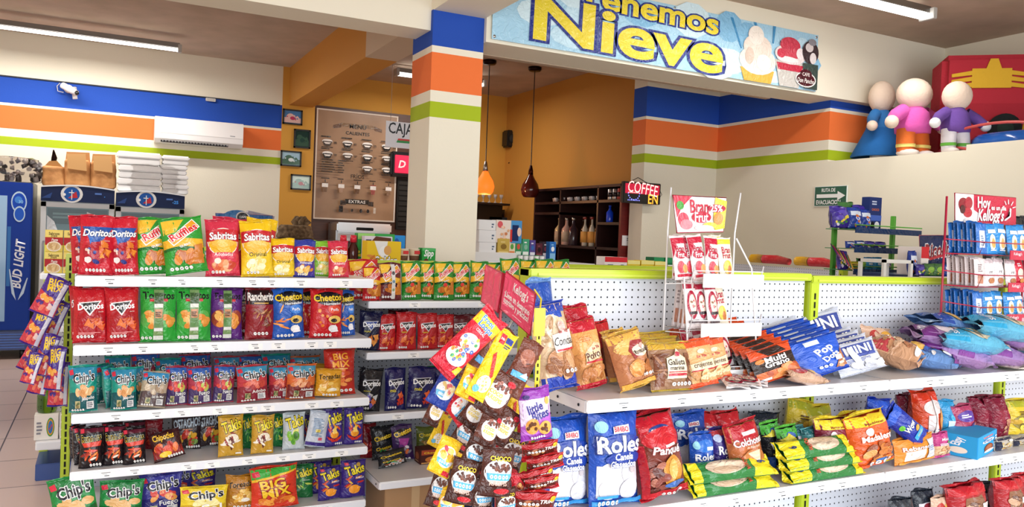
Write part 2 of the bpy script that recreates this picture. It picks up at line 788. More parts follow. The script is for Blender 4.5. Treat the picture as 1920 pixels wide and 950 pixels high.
def shelf_row(spec, zshelf, yfront, where, cat='bag', group=None):
    """spec: (key, x0px, x1px, ytop px, back offset m, look, {opts}); every item stands on the shelf at height zshelf"""
    done = []
    for it in spec:
        key, x0, x1, yt, off, look = it[:6]
        o = it[6] if len(it) > 6 else {}
        p = PROTO[key]
        Y = yfront + off
        xc = (x0 + x1) / 2
        a, b = atY(x0, yt + 30, Y), atY(x1, yt + 30, Y)
        X = (a.x + b.x) / 2
        Wd = b.x - a.x
        H = atY(xc, yt, Y).z - zshelf - o.get('lift', 0)
        yaw = math.radians(o.get('yaw', 0))
        roll = math.radians(o.get('roll', 0))
        lean = math.radians(o.get('lean', -4))
        if roll:
            Wd = max(.03, Wd - abs(math.sin(roll)) * H * .75)
        sx, sz = Wd / p['w'], H / p['h']
        sy = o.get('sy', (sx + sz) / 2 * (1.18 if len(p.children) else 1))
        lift = abs(math.sin(roll)) * Wd / 2 + o.get('lift', 0)
        c = spawn(key, (X, Y, zshelf + lift + .001), (lean, roll, yaw), (sx, sy, sz), o.get('name'))
        done.append((X, c, look, o.get('cat', cat)))
    done.sort(key=lambda t: t[0])
    cats = {}
    for X, c, look, ct in done:
        cats.setdefault(ct, []).append((c, look))
    for ct, lst in cats.items():
        label_row(lst, where, ct, group)
    return [t[1] for t in done]
# ================================================================ the room
CREAM, TAN, YEL, LIME = 'ECE4D0', 'CDB49A', 'D69A3A', 'B9CC28'
STR = stripe_mat('striped_wall_paint')
STRC = stripe_mat('striped_column_paint', -.013)
ceil_m = mix_noise_mat('ceiling_paint', 'B8A490', 'C6B09C', 3, .9)
floor_m = bpy.data.materials.new('floor_tiles')
floor_m.use_nodes = True
_nt = floor_m.node_tree
_b = _nt.nodes['Principled BSDF']
_g = _nt.nodes.new('ShaderNodeNewGeometry')
_br = _nt.nodes.new('ShaderNodeTexBrick')
_br.offset = 0
_br.inputs['Scale'].default_value = 1.0
_br.inputs['Brick Width'].default_value = .6
_br.inputs['Row Height'].default_value = .6
_br.inputs['Mortar Size'].default_value = .005
_br.inputs['Color1'].default_value = hexc('CDB6AC')
_br.inputs['Color2'].default_value = hexc('C4ABA0')
_br.inputs['Mortar'].default_value = hexc('4A3A30')
_nt.links.new(_g.outputs['Position'], _br.inputs['Vector'])
_nt.links.new(_br.outputs['Color'], _b.inputs['Base Color'])
_b.inputs['Roughness'].default_value = .3


def block(name, x0, x1, y0, y1, z0, z1, m):
    b = MB()
    b.box(x0, x1, y0, y1, z0, z1, m)
    return struct(name, b)


block('floor', -5, 8, -3.2, 11.4, -.1, 0, floor_m)
block('ceiling', -5, 8, -3.2, 11.4, 3.72, 3.85, ceil_m)
block('ceiling_front', 2.394, 7.465, -3.2, 5.30, 3.63, 3.72, ceil_m)
block('wall_back', -5, 2.06, 11.0, 11.4, 0, 3.72, STR)
b = MB()
b.box(2.06, 2.50, 11.0, 11.4, 0, 3.72, mat(YEL))
b.box(2.50, 5.6, 11.15, 11.4, 0, 3.72, mat(YEL))
struct('wall_cafe_back', b)
block('wall_cafe_side', 5.5, 5.62, 7.1, 11.15, 0, 3.72, mat('C98B36'))
b = MB()
b.box(5.02, 8, 6.87, 7.1, 0, 3.72, STR)
struct('wall_alcove', b)
block('wall_right', 6.0, 6.3, 5.34, 6.87, 0, 3.72, STR)
b = MB()
b.box(6.0, 7.6, -3.2, 5.34, 0, 2.392, mat(CREAM))
b.box(6.0, 7.6, -3.2, 3.99, 2.392, 2.435, mat(CREAM))
struct('wall_right_lower', b)
block('wall_recess', 6.3, 8, 5.34, 5.6, 0, 3.72, STR)
block('wall_right_upper', 7.465, 7.7, -3.2, 5.34, 2.392, 3.72, mat(CREAM))
block('wall_left', -5.2, -5, -3.2, 11.4, 0, 3.72, STR)
block('beam_banner', 2.394, 7.465, 5.24, 5.60, 2.962, 3.72, mat(CREAM))
block('beam_left', -5, 2.0, 5.32, 5.63, 3.0, 3.72, mat(CREAM))
block('beam_front', 2.0, 2.394, -3.2, 5.28, 3.136, 3.72, mat(CREAM))
block('column', 2.0, 2.394, 5.28, 5.68, 0, 3.14, STRC)
block('column_head', 2.0, 2.394, 5.28, 5.68, 3.14, 3.72, mat(CREAM))
b = MB()
b.box(2.15, 2.465, 7.44, 11.0, 3.215, 3.72, mat('D8963C'))
b.box(2.15, 2.465, 5.63, 7.44, 3.215, 3.72, mat('DCC6AC'))
struct('beam_cafe', b)
# steel-edged soffit strip inside the cafe opening
block('trim_1', 2.394, 5.5, 5.60, 5.66, 2.955, 2.985, mat('B39C86'))
# thin dark conduit line above the blue stripe of the back wall
b = MB()
b.box(-4, 2.03, 10.985, 11.0, 3.19, 3.205, mat('2A2F3A'))
struct('trim_2', b)


def lamp_fixture(x0, x1, y, z, label, power, tubes=1, glow='FFFFFF', dark=False):
    t = empty('ceiling_light', ((x0 + x1) / 2, y, z))
    L = (x1 - x0) / 2
    b = MB()
    b.box(-L, L, -.03, .03, .02, .075, mat('8E8A86' if not dark else '6A6A66', 'metal'), bev=.004)
    for s in (-1, 1):
        b.box(s * L - .02, s * L + .02, -.035 * tubes, .035 * tubes, -.03, .06, mat('B8B4AE', 'plastic'), bev=.004)
    b.build('housing', t)
    for k in range(tubes):
        b = MB()
        dy = 0 if tubes == 1 else (-.035 + .07 * k)
        b.tube([(-L + .02, dy, -.004), (L - .02, dy, -.004)], .018, mat(glow, 'tubeglow'), n=10)
        b.build('tube', t)
    tag(t, label, 'lamp')
    area_light('lamp_light', ((x0 + x1) / 2, y, z - .05), (0, 0, 0), x1 - x0, .12, power, (1, .97, .92))
    return t


_m = bpy.data.materials.new('tube_glow')
_m.use_nodes = True
_e = _m.node_tree.nodes['Principled BSDF']
_e.inputs['Emission Color'].default_value = (1, 1, .97, 1)
_e.inputs['Emission Strength'].default_value = 6
MATS[('FFFFFF', 'tubeglow')] = _m
lamp_fixture(-1.74, .70, 10.0, 3.56, 'long fluorescent batten light on the ceiling above the drinks coolers', 75)
lamp_fixture(-3.4, -1.0, 5.0, 3.64, 'added batten light out of view, brightening the left side', 70)  # added fixture out of view, lifts the brightness of the left side
lamp_fixture(3.55, 5.93, 4.33, 3.50, 'bright twin tube fluorescent light on the ceiling right of the banner', 30, 2)
lamp_fixture(3.27, 4.50, 9.88, 3.60, 'ceiling tube light behind the striped column in the cafe', 30, 2)

# ---------------------------------------------------------------- pendants
gl = bpy.data.materials.new('amber_glass_lit')
gl.use_nodes = True
_e = gl.node_tree.nodes['Principled BSDF']
_e.inputs['Base Color'].default_value = hexc('E06020')
_e.inputs['Emission Color'].default_value = hexc('FF5A18')
_e.inputs['Emission Strength'].default_value = 2.2
for x, lit in ((4.15, True), (4.785, False)):
    t = empty('pendant_lamp', (x, 8.95, 3.72))
    b = MB()
    b.lathe([(0, 0), (.085, 0), (.085, -.03), (.07, -.05), (0, -.05)], mat('2A1C18', 'metal'))
    b.build('ceiling_rose', t)
    b = MB()
    b.tube([(0, 0, -.05), (0, 0, -1.32)], .006, mat('1C1210', 'plastic'), n=6)
    b.build('cord', t)
    b = MB()
    prof = [(.012, -1.30), (.03, -1.36), (.055, -1.41), (.10, -1.48), (.118, -1.55), (.105, -1.61), (.08, -1.645), (.07, -1.645), (.09, -1.60), (.1, -1.55)]
    b.lathe(prof, gl if lit else mat('4A1410', 'gloss'), 22)
    b.build('glass_shade', t)
    b = MB()
    b.lathe([(.014, -1.24), (.03, -1.31), (.032, -1.36), (0, -1.37)], mat('B8B0A8' if lit else '3A1A14', 'metal'), 14)
    b.build('lamp_holder', t)
    tag(t, 'glowing orange glass pendant lamp beside the striped column' if lit else 'unlit dark red glass pendant lamp in the cafe, right of the glowing one', 'lamp')
    if lit:
        l = bpy.data.lights.new('pendant_bulb', 'POINT')
        l.energy = 8
        l.color = (1, .5, .2)
        l.shadow_soft_size = .05
        o = bpy.data.objects.new('pendant_bulb', l)
        o.location = (x, 8.95, 2.02)
        COL.objects.link(o)

# ---------------------------------------------------------------- banner
W_, H_ = 3.24, .505
t = empty('ice_cream_banner', (2.43, 5.222, 2.985))
b = MB()
b.box(0, W_, -.0015, .0015, 0, H_, mat('A9D4EC', 'film'))
a = Art(b, lambda X, Y, e: (W_ / 2 + X, -.002 - e, Y), W_, H_, L=9, kind='film', eps=.0008, clip=False)
rnd = random.Random(3)
for i in range(16):
    x = rnd.uniform(-1, .9)
    y = rnd.uniform(.1, .9)
    a.poly(ngon(x, y, rnd.uniform(.05, .16), rnd.uniform(.1, .3), 10), rnd.choice(['C4E4F4', '93C6E6', 'D6EEF8', '84BCE0']))
    a.k += .1
NV = '1C2F86'
TXO = dict(ol=NV, ow=.075, b=.035)
a.draw([
    ('p', [(.36, 1), (.44, .52), (.45, .52), (.38, 1)], '3C8CC0'),
    ('p', [(.52, 1), (.58, .62), (.59, .62), (.54, 1)], '3C8CC0'),
    ('p', [(.66, 1), (.66, .7), (.67, .7), (.68, 1)], '3C8CC0'),
    ('t', 'Tenemos', -.145, .865, .86, 'F0D838', dict(ol=NV, ow=.05, b=.03, rot=-1.4, hs=.66, res=4)),
    ('t', 'Nieve', -.235, .39, 1.12, 'F0D838', dict(ol=NV, ow=.04, b=.034, rot=-1.2, hs=.60, res=5)),
    # vanilla cone
    ('p', [(.44, .22), (.68, .22), (.66, -.0), (.47, 0.0)], 'E8B048'),
    ('e', .56, .36, .13, .24, 'F2E6DC'), ('e', .555, .58, .10, .22, 'EFDDD0'), ('e', .54, .78, .055, .16, 'F6EBE0'),
    ('e', .60, .34, .05, .14, 'FFF8F0'), ('e', .50, .42, .03, .14, 'DCC4B4'),
    # strawberry cup
    ('p', [(.68, .44), (.90, .44), (.86, 0), (.72, 0)], 'C9C4BE'),
    ('p', [(.69, .40), (.89, .40), (.875, .28), (.705, .28)], 'C23048'),
    ('e', .79, .56, .115, .17, 'E8D8D8'), ('e', .785, .72, .075, .14, 'C83A50'), ('e', .80, .58, .08, .08, 'D04458'),
    ('e', .77, .47, .08, .05, 'F4ECEC'), ('e', .72, .56, .03, .08, 'D03A52'), ('e', .86, .60, .03, .1, 'F2E4E6'),
    # chocolate cup
    ('p', [(.88, .46), (.998, .46), (.998, 0.02), (.90, .02)], '3A4A46'),
    ('e', .935, .66, .062, .2, '3B2A30'), ('e', .925, .74, .03, .08, 'D8CCCC'), ('e', .955, .56, .025, .1, 'E6DCDC'),
    ('e', .945, .84, .03, .06, '8C8890'),
    ('e', .905, .17, .078, .135, 'F4EEEA'), ('e', .905, .17, .07, .115, '4A1420'), ('e', .905, .26, .045, .09, '4A1420'),
    ('t', 'CAFE', .905, .26, .055, 'F0E4E0', dict(hs=1.1)), ('t', 'Don Pancho', .905, .15, .125, 'F6F0EC', dict(sh=.2, hs=1.4)),
], 2)
b.build('vinyl_sheet', t)
b = MB()
for x in (.02, W_ / 2, W_ - .02):
    for z in (.02, H_ - .02):
        b.lathe([(0, -.004), (.012, -.004), (.012, 0)], mat('C8C8C8', 'metal'), 10, Matrix.Translation((x, -.003, z)) @ Matrix.Rotation(PI / 2, 4, 'X'))
b.build('eyelets', t)
tag(t, 'long blue vinyl ice cream banner with yellow lettering on the beam', 'banner')

# ---------------------------------------------------------------- air conditioner
t = empty('air_conditioner', (1.02, 10.99, 2.56))
b = MB()
prof = [(0, 0), (-.16, .0), (-.215, .05), (-.225, .12), (-.22, .30), (-.20, .315), (0, .315)]
vs = [(s * .52, y, z) for s in (-1, 1) for y, z in prof]
n = len(prof)
b.add(vs, [tuple(range(n)), tuple(reversed(range(n, 2 * n)))] + [(i, (i + 1) % n, (i + 1) % n + n, i + n) for i in range(n)], mat('F2EEEC', 'plastic'))
b.build('casing', t)
b = MB()
M_ = Matrix.Translation((-.04, -.195, .022)) @ Matrix.Rotation(math.radians(-50), 4, 'X')
b.box(-.41, .38, -.004, .004, -.025, .04, mat('1A1A1E', 'plastic'), M=M_)
for i in range(22):
    x = -.39 + i * .036
    b.box(x, x + .005, -.010, 0, -.02, .035, mat('D8D6D4', 'plastic'), M=M_)
b.box(-.41, .38, -.012, -.006, .004, .010, mat('E4E2E0', 'plastic'), M=M_)
b.build('louver', t)
b = MB()
b.box(-.515, .515, -.2262, -.222, .115, .122, mat('CFCBC8', 'plastic'))
b.box(.36, .42, -.2272, -.222, .14, .150, mat('9A9A9E', 'plastic'))
b.build('front_seam', t)
tag(t, 'white split air conditioner mounted across the orange wall stripe', 'air conditioner')

# ---------------------------------------------------------------- wall camera, junction box
p = atY(128, 165, 10.9)
t = empty('security_camera', (p.x, 10.985, p.z))
b = MB()
b.lathe([(0, 0), (.05, 0), (.05, .03), (.03, .04)], mat('D8D4D0', 'plastic'), 14, Matrix.Rotation(PI / 2, 4, 'X'))
b.build('bracket', t)
b = MB()
b.tube([(-.06, -.05, .03), (.04, -.13, -.03), (.09, -.17, -.06)], [.038, .042, .034], mat('E0DCD8', 'plastic'), n=12)
b.tube([(.06, -.06, .02), (.07, -.07, -.09), (.075, -.07, -.12)], .028, mat('D0CCCA', 'plastic'), n=10)
b.build('camera_body', t)
b = MB()
b.ball((.095, -.175, -.063), .022, mat('101014', 'gloss'))
b.build('lens', t)
b = MB()
b.tube([(-.09, -.005, .06), (-.12, -.02, .02), (-.11, -.03, -.04), (-.05, -.03, -.05)], .005, mat('C8C4C0', 'plastic'), n=6)
b.build('cable', t)
tag(t, 'small white security camera on the blue wall stripe', 'camera')
p = atY(395, 187, 10.97)
b = MB()
b.box(-.06, .06, -.03, 0, -.02, .02, mat('CFCBC6', 'plastic'), bev=.004)
b.box(-.045, .045, -.034, -.03, -.012, .012, mat('BDB9B4', 'plastic'), bev=.002)
o = b.build('junction_box')
o.location = (p.x, 10.985, p.z)
tag(o, 'small white cable junction box at the top edge of the blue stripe', 'box')

# ---------------------------------------------------------------- four framed photographs
for (x0, y0, x1, y1, look, cols) in [
    (531, 203, 567, 235, 'framed photo of cupped hands with berries, topmost of four', ('4A7AA8', 'E0B8B0', 'C04060')),
    (552, 241, 582, 279, 'framed photo of dark green trees, second from top of four', ('1E3A34', '3A5A48', '24463E')),
    (527, 281, 565, 313, 'framed photo of a pale sea shore, third from top of four', ('A8C8D8', '4A6E5A', 'E4ECEC')),
    (546, 326, 583, 357, 'framed photo with pale green landscape, lowest of four', ('C8DCCC', '88A898', 'A84A48'))]:
    A, B = atY(x0, y0, 10.97), atY(x1, y1, 10.97)
    w, h = B.x - A.x, A.z - B.z
    t = empty('framed_photo', (A.x + w / 2, 10.998, B.z))
    b = MB()
    for q in ((-w / 2, w / 2, 0, .02), (-w / 2, w / 2, h - .02, h), (-w / 2, -w / 2 + .02, 0, h), (w / 2 - .02, w / 2, 0, h)):
        b.box(q[0], q[1], -.025, 0, q[2], q[3], mat('1A1614', 'plastic'))
    b.build('frame', t)
    b = MB()
    b.box(-w / 2 + .018, w / 2 - .018, -.014, -.008, .018, h - .018, mat(cols[0], 'gloss'))
    a = Art(b, lambda X, Y, e: (X, -.0145 - e, Y), w, h, L=9, kind='gloss', eps=.0008, clip=False)
    a.draw([('r', -.86, .12, .86, .45, cols[1]), ('e', -.25, .5, .4, .22, cols[1], 20), ('e', .3, .45, .4, .18, cols[1], -20),
            ('e', 0, .42, .26, .12, cols[2]), ('f', 0, .45, .6, .25, 7, 'dot', [cols[2], cols[0]])], 5)
    b.build('photo_print', t)
    tag(t, look, 'picture', 'framed photographs on the yellow pillar')

# ---------------------------------------------------------------- menu board, back counter of the cafe
A, B = atY(590, 205, 11.12), atY(738, 414, 11.12)
b = MB()
xe = atY(775, 235, 11.12).x + 1.3
b.box(2.505, 4.95, 11.105, 11.149, .9, A.z + .06, mat('5A3420', 'wood'))
o = b.build('wood_panel')
o['kind'] = 'structure'
o.name = 'wall_wood_panel'
w, h = B.x - A.x - .06, A.z - B.z
t = empty('menu_board', (A.x + .04, 11.095, B.z))
b = MB()
for q in ((-.02, w + .02, -.02, 0), (-.02, w + .02, h, h + .02), (-.02, 0, 0, h), (w, w + .02, 0, h)):
    b.box(q[0], q[1], -.02, 0.005, q[2], q[3], mat('E8D8C8', 'card'))
b.build('frame', t)
b = MB()
b.box(0, w, -.01, 0, 0, h, mix_noise_mat('kraft_menu', '9A7656', 'AC8666', 2.2, .35))
a = Art(b, lambda X, Y, e: (w / 2 + X, -.0105 - e, Y), w, h, L=9, kind='print', eps=.001, clip=False)
BK, WH = '1E1610', 'F4ECE4'
ls = [('p', [(-.42, .90), (.42, .90), (.42, .865), (-.42, .865)], '8A6A4C'),
      ('p', [(-.62, .87), (-.42, .895), (-.42, .855), (-.62, .84)], '6A4A34'), ('p', [(.62, .87), (.42, .895), (.42, .855), (.62, .84)], '6A4A34'),
      ('t', 'MENÚ', 0, .878, .42, BK, dict(hs=.9)), ('t', 'CALIENTES', 0, .81, .6, BK, dict(hs=.95))]
for r, yy, n_ in ((0, .715, 4), (1, .60, 4), (2, .49, 2)):
    for k in range(n_):
        cx = (-.75 + .5 * k) if n_ == 4 else (.25 + .5 * k)
        ls += [('e', cx, yy, .13, .02, WH), ('p', [(cx - .12, yy), (cx + .12, yy), (cx + .07, yy - .045), (cx - .07, yy - .045)], BK if (k + r) % 2 else '4A3A30'),
               ('p', [(cx - .09, yy - .01), (cx + .09, yy - .01), (cx + .05, yy - .025), (cx - .05, yy - .025)], WH),
               ('r', cx - .14, yy - .058, cx + .14, yy - .052, BK), ('g', cx - .16, yy + .035, cx + .16, yy + .05, 1, BK), ('g', cx + .16, yy - .02, cx + .24, yy, 2, BK)]
ls += [('g', -.9, .42, -.55, .55, 6, '4A3828'), ('g', -.5, .42, -.3, .55, 6, '4A3828'), ('t', 'FRÍOS', 0, .405, .34, BK)]
for k in range(5):
    cx = -.8 + .4 * k
    ls += [('p', [(cx - .07, .33), (cx + .07, .33), (cx + .045, .24), (cx - .045, .24)], ['7A5A40', 'B08A70', '6A4A34', 'A05048', '8A6A50'][k]),
           ('r', cx - .075, .285, cx + .075, .32, WH), ('g', cx - .1, .36, cx + .14, .375, 1, BK), ('r', cx - .01, .33, cx + .01, .355, BK)]
ls += [('p', [(-.3, .185), (.3, .185), (.3, .14), (-.3, .14)], BK), ('p', [(-.42, .17), (-.28, .17), (-.28, .13), (-.42, .125)], '3A2C22'),
       ('p', [(.42, .17), (.28, .17), (.28, .13), (.42, .125)], '3A2C22'), ('t', 'EXTRAS', 0, .163, .42, WH, dict(hs=.85)),
       ('r', -.45, .06, -.35, .12, BK), ('e', -.12, .08, .03, .015, BK), ('e', .1, .08, .035, .018, BK), ('e', .28, .08, .035, .018, BK), ('r', .42, .06, .48, .115, 'D8C8B8')]
a.draw(ls, 4)
b.build('printed_menu', t)
tag(t, 'brown paper drinks menu board on the dark wood wall', 'menu board')

A, B = atY(724, 226, 8.0), atY(779, 280, 8.0)
w, h = B.x - A.x, A.z - B.z
t = empty('checkout_sign', (A.x, 8.0, B.z))
b = MB()
b.box(0, w, -.004, .004, 0, h, mat('F2F0F4', 'plastic'))
a = Art(b, lambda X, Y, e: (w / 2 + X, -.0045 - e, Y), w, h, L=9, kind='plastic', eps=.0008, clip=False)
a.draw([('t', 'CAJA', -.02, .68, 1.62, '14141C', dict(hs=1.35)), ('p', [(-.3, .2), (-.18, .36), (.6, .36), (.6, .2)], '2E9A48'), ('p', [(-.22, .29), (-.18, .36), (.6, .36), (.6, .29)], 'D83030')], 2)
b.build('sign_face', t)
b = MB()
for x in (.05, w - .05):
    b.tube([(x, 0, h), (x, 0, 3.72 - B.z)], .002, mat('B0B0B0', 'plastic'), n=5)
b.build('hanging_wire', t)
tag(t, 'white hanging checkout sign with black letters left of the column', 'sign')

A, B = atY(733, 283, 11.0), atY(800, 335, 11.0)
w, h = B.x - A.x, A.z - B.z
t = empty('lit_pizza_sign', (A.x, 11.02, B.z))
t.name = 'lightbox_sign'
b = MB()
b.box(0, w, -.06, .08, 0, h, mat('101014', 'plastic'), bev=.03)
b.build('casing', t)
b = MB()
b.box(.05, w - .05, -.072, -.055, .05, h - .05, mat('C81C44', 'signglow'), bev=.006)
a = Art(b, lambda X, Y, e: (w / 2 + X, -.0725 - e, Y), w, h, L=9, kind='signglow', eps=.001, clip=False)
MATS[('C81C44', 'signglow')].node_tree.nodes['Principled BSDF'].inputs['Emission Color'].default_value = hexc('C81C44')
MATS[('C81C44', 'signglow')].node_tree.nodes['Principled BSDF'].inputs['Emission Strength'].default_value = .7
a.text('D', -.42, .5, .36, 'F8F0F0', b=.03, sh=.2)
b.build('lit_face', t)
tag(t, 'red rounded light box sign partly behind the column', 'sign')

A, B = atY(631, 416, 10.6), atY(729, 500, 10.6)
w = B.x - A.x
t = empty('espresso_machine', ((A.x + B.x) / 2, 10.7, .95))
h = A.z - .95
b = MB()
b.box(-w / 2, w / 2, -.1, .35, 0, h, mat('C8CACC', 'metal'), bev=.02)
b.build('body', t)
b = MB()
b.box(-w / 2 - .005, w / 2 + .005, -.16, .2, h - .13, h, mat('E4E6E8', 'metal'), bev=.02)
b.box(-.12, .12, -.166, -.15, h - .10, h - .06, mat('15151A', 'gloss'), bev=.005)
b.build('top_panel', t)
b = MB()
b.box(-w / 2 + .02, w / 2 - .02, -.125, -.1, h - .42, h - .15, mat('EEF0F0', 'plastic'), bev=.004)
a = Art(b, lambda X, Y, e: (X, -.1255 - e, h - .42 + Y), w, .27, L=9, kind='plastic', clip=False)
a.draw([('t', 'ELECTRO', .30, .55, .9, '1E6E7A', dict(b=.02, hs=1.1))], 2)
b.build('front_plate', t)
tag(t, 'wide steel machine with teal lettering below the menu board', 'machine')
block('cafe_counter', 2.52, 5.45, 10.3, 11.09, 0, .95, mat('4A2A1A', 'wood'))
bpy.data.objects['cafe_counter'].pop('kind', None)
tag(bpy.data.objects['cafe_counter'], 'dark wooden back counter under the menu board', 'counter')
b = MB()
b.box(0, .5, -.02, .02, 0, .75, mat('16120F', 'paint'))
for k in range(9):
    b.box(.02, .48, -.03, -.02, .05 + k * .075, .10 + k * .075, mat('24201C', 'paint'))
o = b.build('louvered_vent')
o.location = atY(742, 430, 11.06)
tag(o, 'dark louvered vent on the wood wall left of the column', 'vent')
# ================================================================ gondola shelving
PEG = peg_mat('pegboard_white', 'DADDE6')
PEGS = peg_mat('pegboard_white_shaded', 'C6CCD8')  # same white pegboard with bluish shade mixed into its colour


def gondola(x0, x1, yp, ztop, shelves, label, rail=True, peg=PEG, tags=6, seed=1, ups=(True, True), base_y=None, name='gondola_shelf', zfoot=.0):
    """shelves: (z of the top face, depth, lip height); the unit faces -y, its pegboard is at y=yp"""
    rnd = random.Random(seed)
    w = x1 - x0
    t = empty(name, (x0, yp, 0))
    b = MB()
    b.box(.01, w - .01, 0, .02, .10, ztop - .02, peg)
    b.build('back_panel', t)
    for k, x in enumerate((0, w)):
        if not ups[k]:
            continue
        b = MB()
        x = .025 if k == 0 else w - .025
        b.box(x - .024, x + .024, -.022, .04, 0, ztop, mat(LIME, 'enamel'), bev=.003)
        z = .12
        while z < ztop - .06:
            b.box(x - .004, x + .004, -.0235, -.02, z, z + .024, mat('14160C', 'matte'))
            z += .034
        b.build('upright', t)
    if rail:
        b = MB()
        b.box(.001, w - .001, -.03, .05, ztop - .028, ztop, mat(LIME, 'enamel'), bev=.004)
        b.box(.03, w - .03, -.034, -.03, ztop - .022, ztop - .014, mat('C8D848', 'enamel'))
        b.build('top_rail', t)
    b = MB()
    dmax = max(s[1] for s in shelves)
    b.box(.002, w - .002, -(dmax if base_y is None else base_y) + .04, -.0, 0, .10, mat('2A4A90', 'enamel'), bev=.004)
    b.build('base', t)
    for (z, d, lip) in shelves:
        b = MB()
        b.box(.004, w - .004, -d + .006, -.004, z - .012, z, mat('E4E4E8', 'enamel'), bev=.002)
        b.box(.002, w - .002, -d - .004, -d + .010, z - lip, z + .001, mat('F2F3F6', 'enamel'), bev=.004)
        for x in (.002, w - .012):
            b.box(x, x + .010, -d + .01, -.01, z - lip, z - .002, mat('EDEEF2', 'enamel'))
        b.box(.01, w - .01, -d - .006, -d - .003, z - lip + .004, z - .006, mat('E9EDF4', 'enamel'), bev=.001)
        for x in (-.0012, w - .003):
            for yy in (-d + .04, -d * .6):
                b.lathe([(0, 0), (.0045, 0), (.0045, .0015), (0, .0015)], mat('1A1A1E', 'matte'), 8, Matrix.Translation((x, yy, z - lip * .5)) @ Matrix.Rotation(PI / 2, 4, 'Y'))
        sh = b.build('shelf', t)
        for k in range(tags):
            xx = .06 + (w - .18) * (k + rnd.uniform(.1, .8)) / tags
            b = MB()
            ww, hh = .058, lip - .013
            b.box(xx, xx + ww, -d - .0075, -d - .006, z - lip + .006, z - .008, mat('F8F8F6', 'paper'))
            a = Art(b, lambda X, Y, e: (xx + ww / 2 + X, -d - .0077 - e, z - lip + .006 + Y), ww, hh, L=9, kind='paper', eps=.0002, clip=False)
            a.draw([('g', -.6, .72, .6, .9, 1, '50545C'), ('g', -.45, .48, .5, .6, 1, '8A8E96'), ('g', -.2, .12, .45, .36, 1, '3A3E46')], k)
            b.build('price_tag', sh)
    tag(t, label, 'shelf', 'gondola shelving units')
    return t


# near snack unit
SN = [1.357, 1.087, .818, .593, .350]
gondola(-.105, 1.088, 4.10, 1.42, [(SN[0], .60, .040), (SN[1], .60, .040), (SN[2], .60, .036), (SN[3], .60, .034), (SN[4], .60, .034)],
        'white five tier shelving unit filled with crisps at left', rail=False, peg=PEGS, tags=8, seed=3, ups=(False, False))
# its uprights stand a little outside the shelves
_g = [o for o in COL.objects if o.name.startswith('gondola_shelf')][0]
for x in (-.035, 1.205):
    b = MB()
    b.box(x - .018, x + .018, -.03, .03, 0, 1.42, mat(LIME, 'enamel'), bev=.003)
    z = .12
    while z < 1.38:
        b.box(x - .004, x + .004, -.032, -.029, z, z + .024, mat('14160C', 'matte'))
        b.box(x - .0195, x - .0175, -.012, .012, z, z + .024, mat('14160C', 'matte'))
        z += .034
    b.build('upright', _g)
# rear snack units
SR = [1.237, .990, .690, .440]
for k, (a_, b_) in enumerate(((1.125, 2.345), (2.345, 3.565))):
    gondola(a_, b_, 4.12, 1.42, [(SR[0], .42, .033), (SR[1], .42, .034), (SR[2], .42, .034), (SR[3], .68, .034)],
            ['recessed snack shelving unit between the crisps and the cereal strips', 'lime railed shelving unit behind the bread shelving, beyond the sign'][k],
            peg=PEGS, tags=3, seed=11 + k, base_y=.26, ups=(k == 1, True))
# bread units
SB = [1.129, .805, .500]
for k, (a_, b_) in enumerate(((1.198, 2.445), (2.445, 3.680), (3.68, 4.915))):
    gondola(a_, b_, 2.25, [1.478, 1.470, 1.47][k], [(SB[0], .39, .035), (SB[1], .39, .034), (SB[2], .39, .034)],
            ['bread shelving unit holding the blue bagged rolls, left of two', 'bread shelving unit right of the lime pegboard post',
             'shelving unit at the far right behind the red wire rack'][k], tags=7, seed=21 + k, ups=(True, k == 2))
# soup unit at the far left
gondola(-.345, .86, 5.80, 1.42, [(1.245, .34, .035), (.93, .34, .035), (.245, .36, .05)], 'shelving unit holding the soup cartons behind the crisps', tags=3, seed=31, rail=True)
# ================================================================ printed bag designs
IC = lambda y=.12, n=5, x0=-.6, x1=.6: ('i', y, n, x0, x1)


def doritos_logo(cy=.70, tri='14141A', tri2='F0F0EC', txt='FFFFFF', wd=1.5, ol=None):
    return [('p', [(-.72, cy + .07), (.62, cy + .10), (-.05, cy - .17)], tri2), ('p', [(-.60, cy + .055), (.50, cy + .08), (-.05, cy - .13)], tri),
            ('t', 'Doritos', 0, cy, wd, txt, dict(b=.03, rot=3, ol=ol, ow=.05, hs=1.05))]


pouch('dor_blue', .15, .255, .06, 'C81C30', [('e', 0, .38, .8, .2, 'B01428'), ('p', [(-.9, .80), (.95, .80), (.3, .56), (-.35, .54)], '1E4FA0'),
      ('p', [(-.5, .62), (-.2, .62), (-.38, .50)], '2A6AC0'), ('t', 'Doritos', .05, .70, 1.7, 'FFFFFF', dict(b=.035, sh=.25, ol='10204A', ow=.04)),
      ('t', 'NACHO', .62, .57, .34, 'F4D0C0'), ('f', .45, .42, .32, .12, 7, 'tri', ['E07828', 'D06020', 'F09030']),
      ('f', -.25, .33, .5, .12, 9, 'dot', ['F4E8E4', '2A3C90', 'E8C8B8']), ('e', -.45, .25, .2, .05, 'F0E0DC'), ('e', 0, .22, .22, .035, '243080', -20), IC(.08, 6)], 1)
pouch('dor_red', .15, .25, .06, 'BE1A26', [('e', 0, .35, .9, .3, 'A81420')] + doritos_logo(.66) + [('t', 'NACHO', .6, .56, .3, 'F0E8E0'),
      ('f', .25, .33, .55, .09, 9, 'tri', ['D85A24', 'C84A1C', 'E47430']), ('g', -.7, .15, .7, .2, 2, 'E89090'), IC(.12, 5, -.8, .2)], 2)
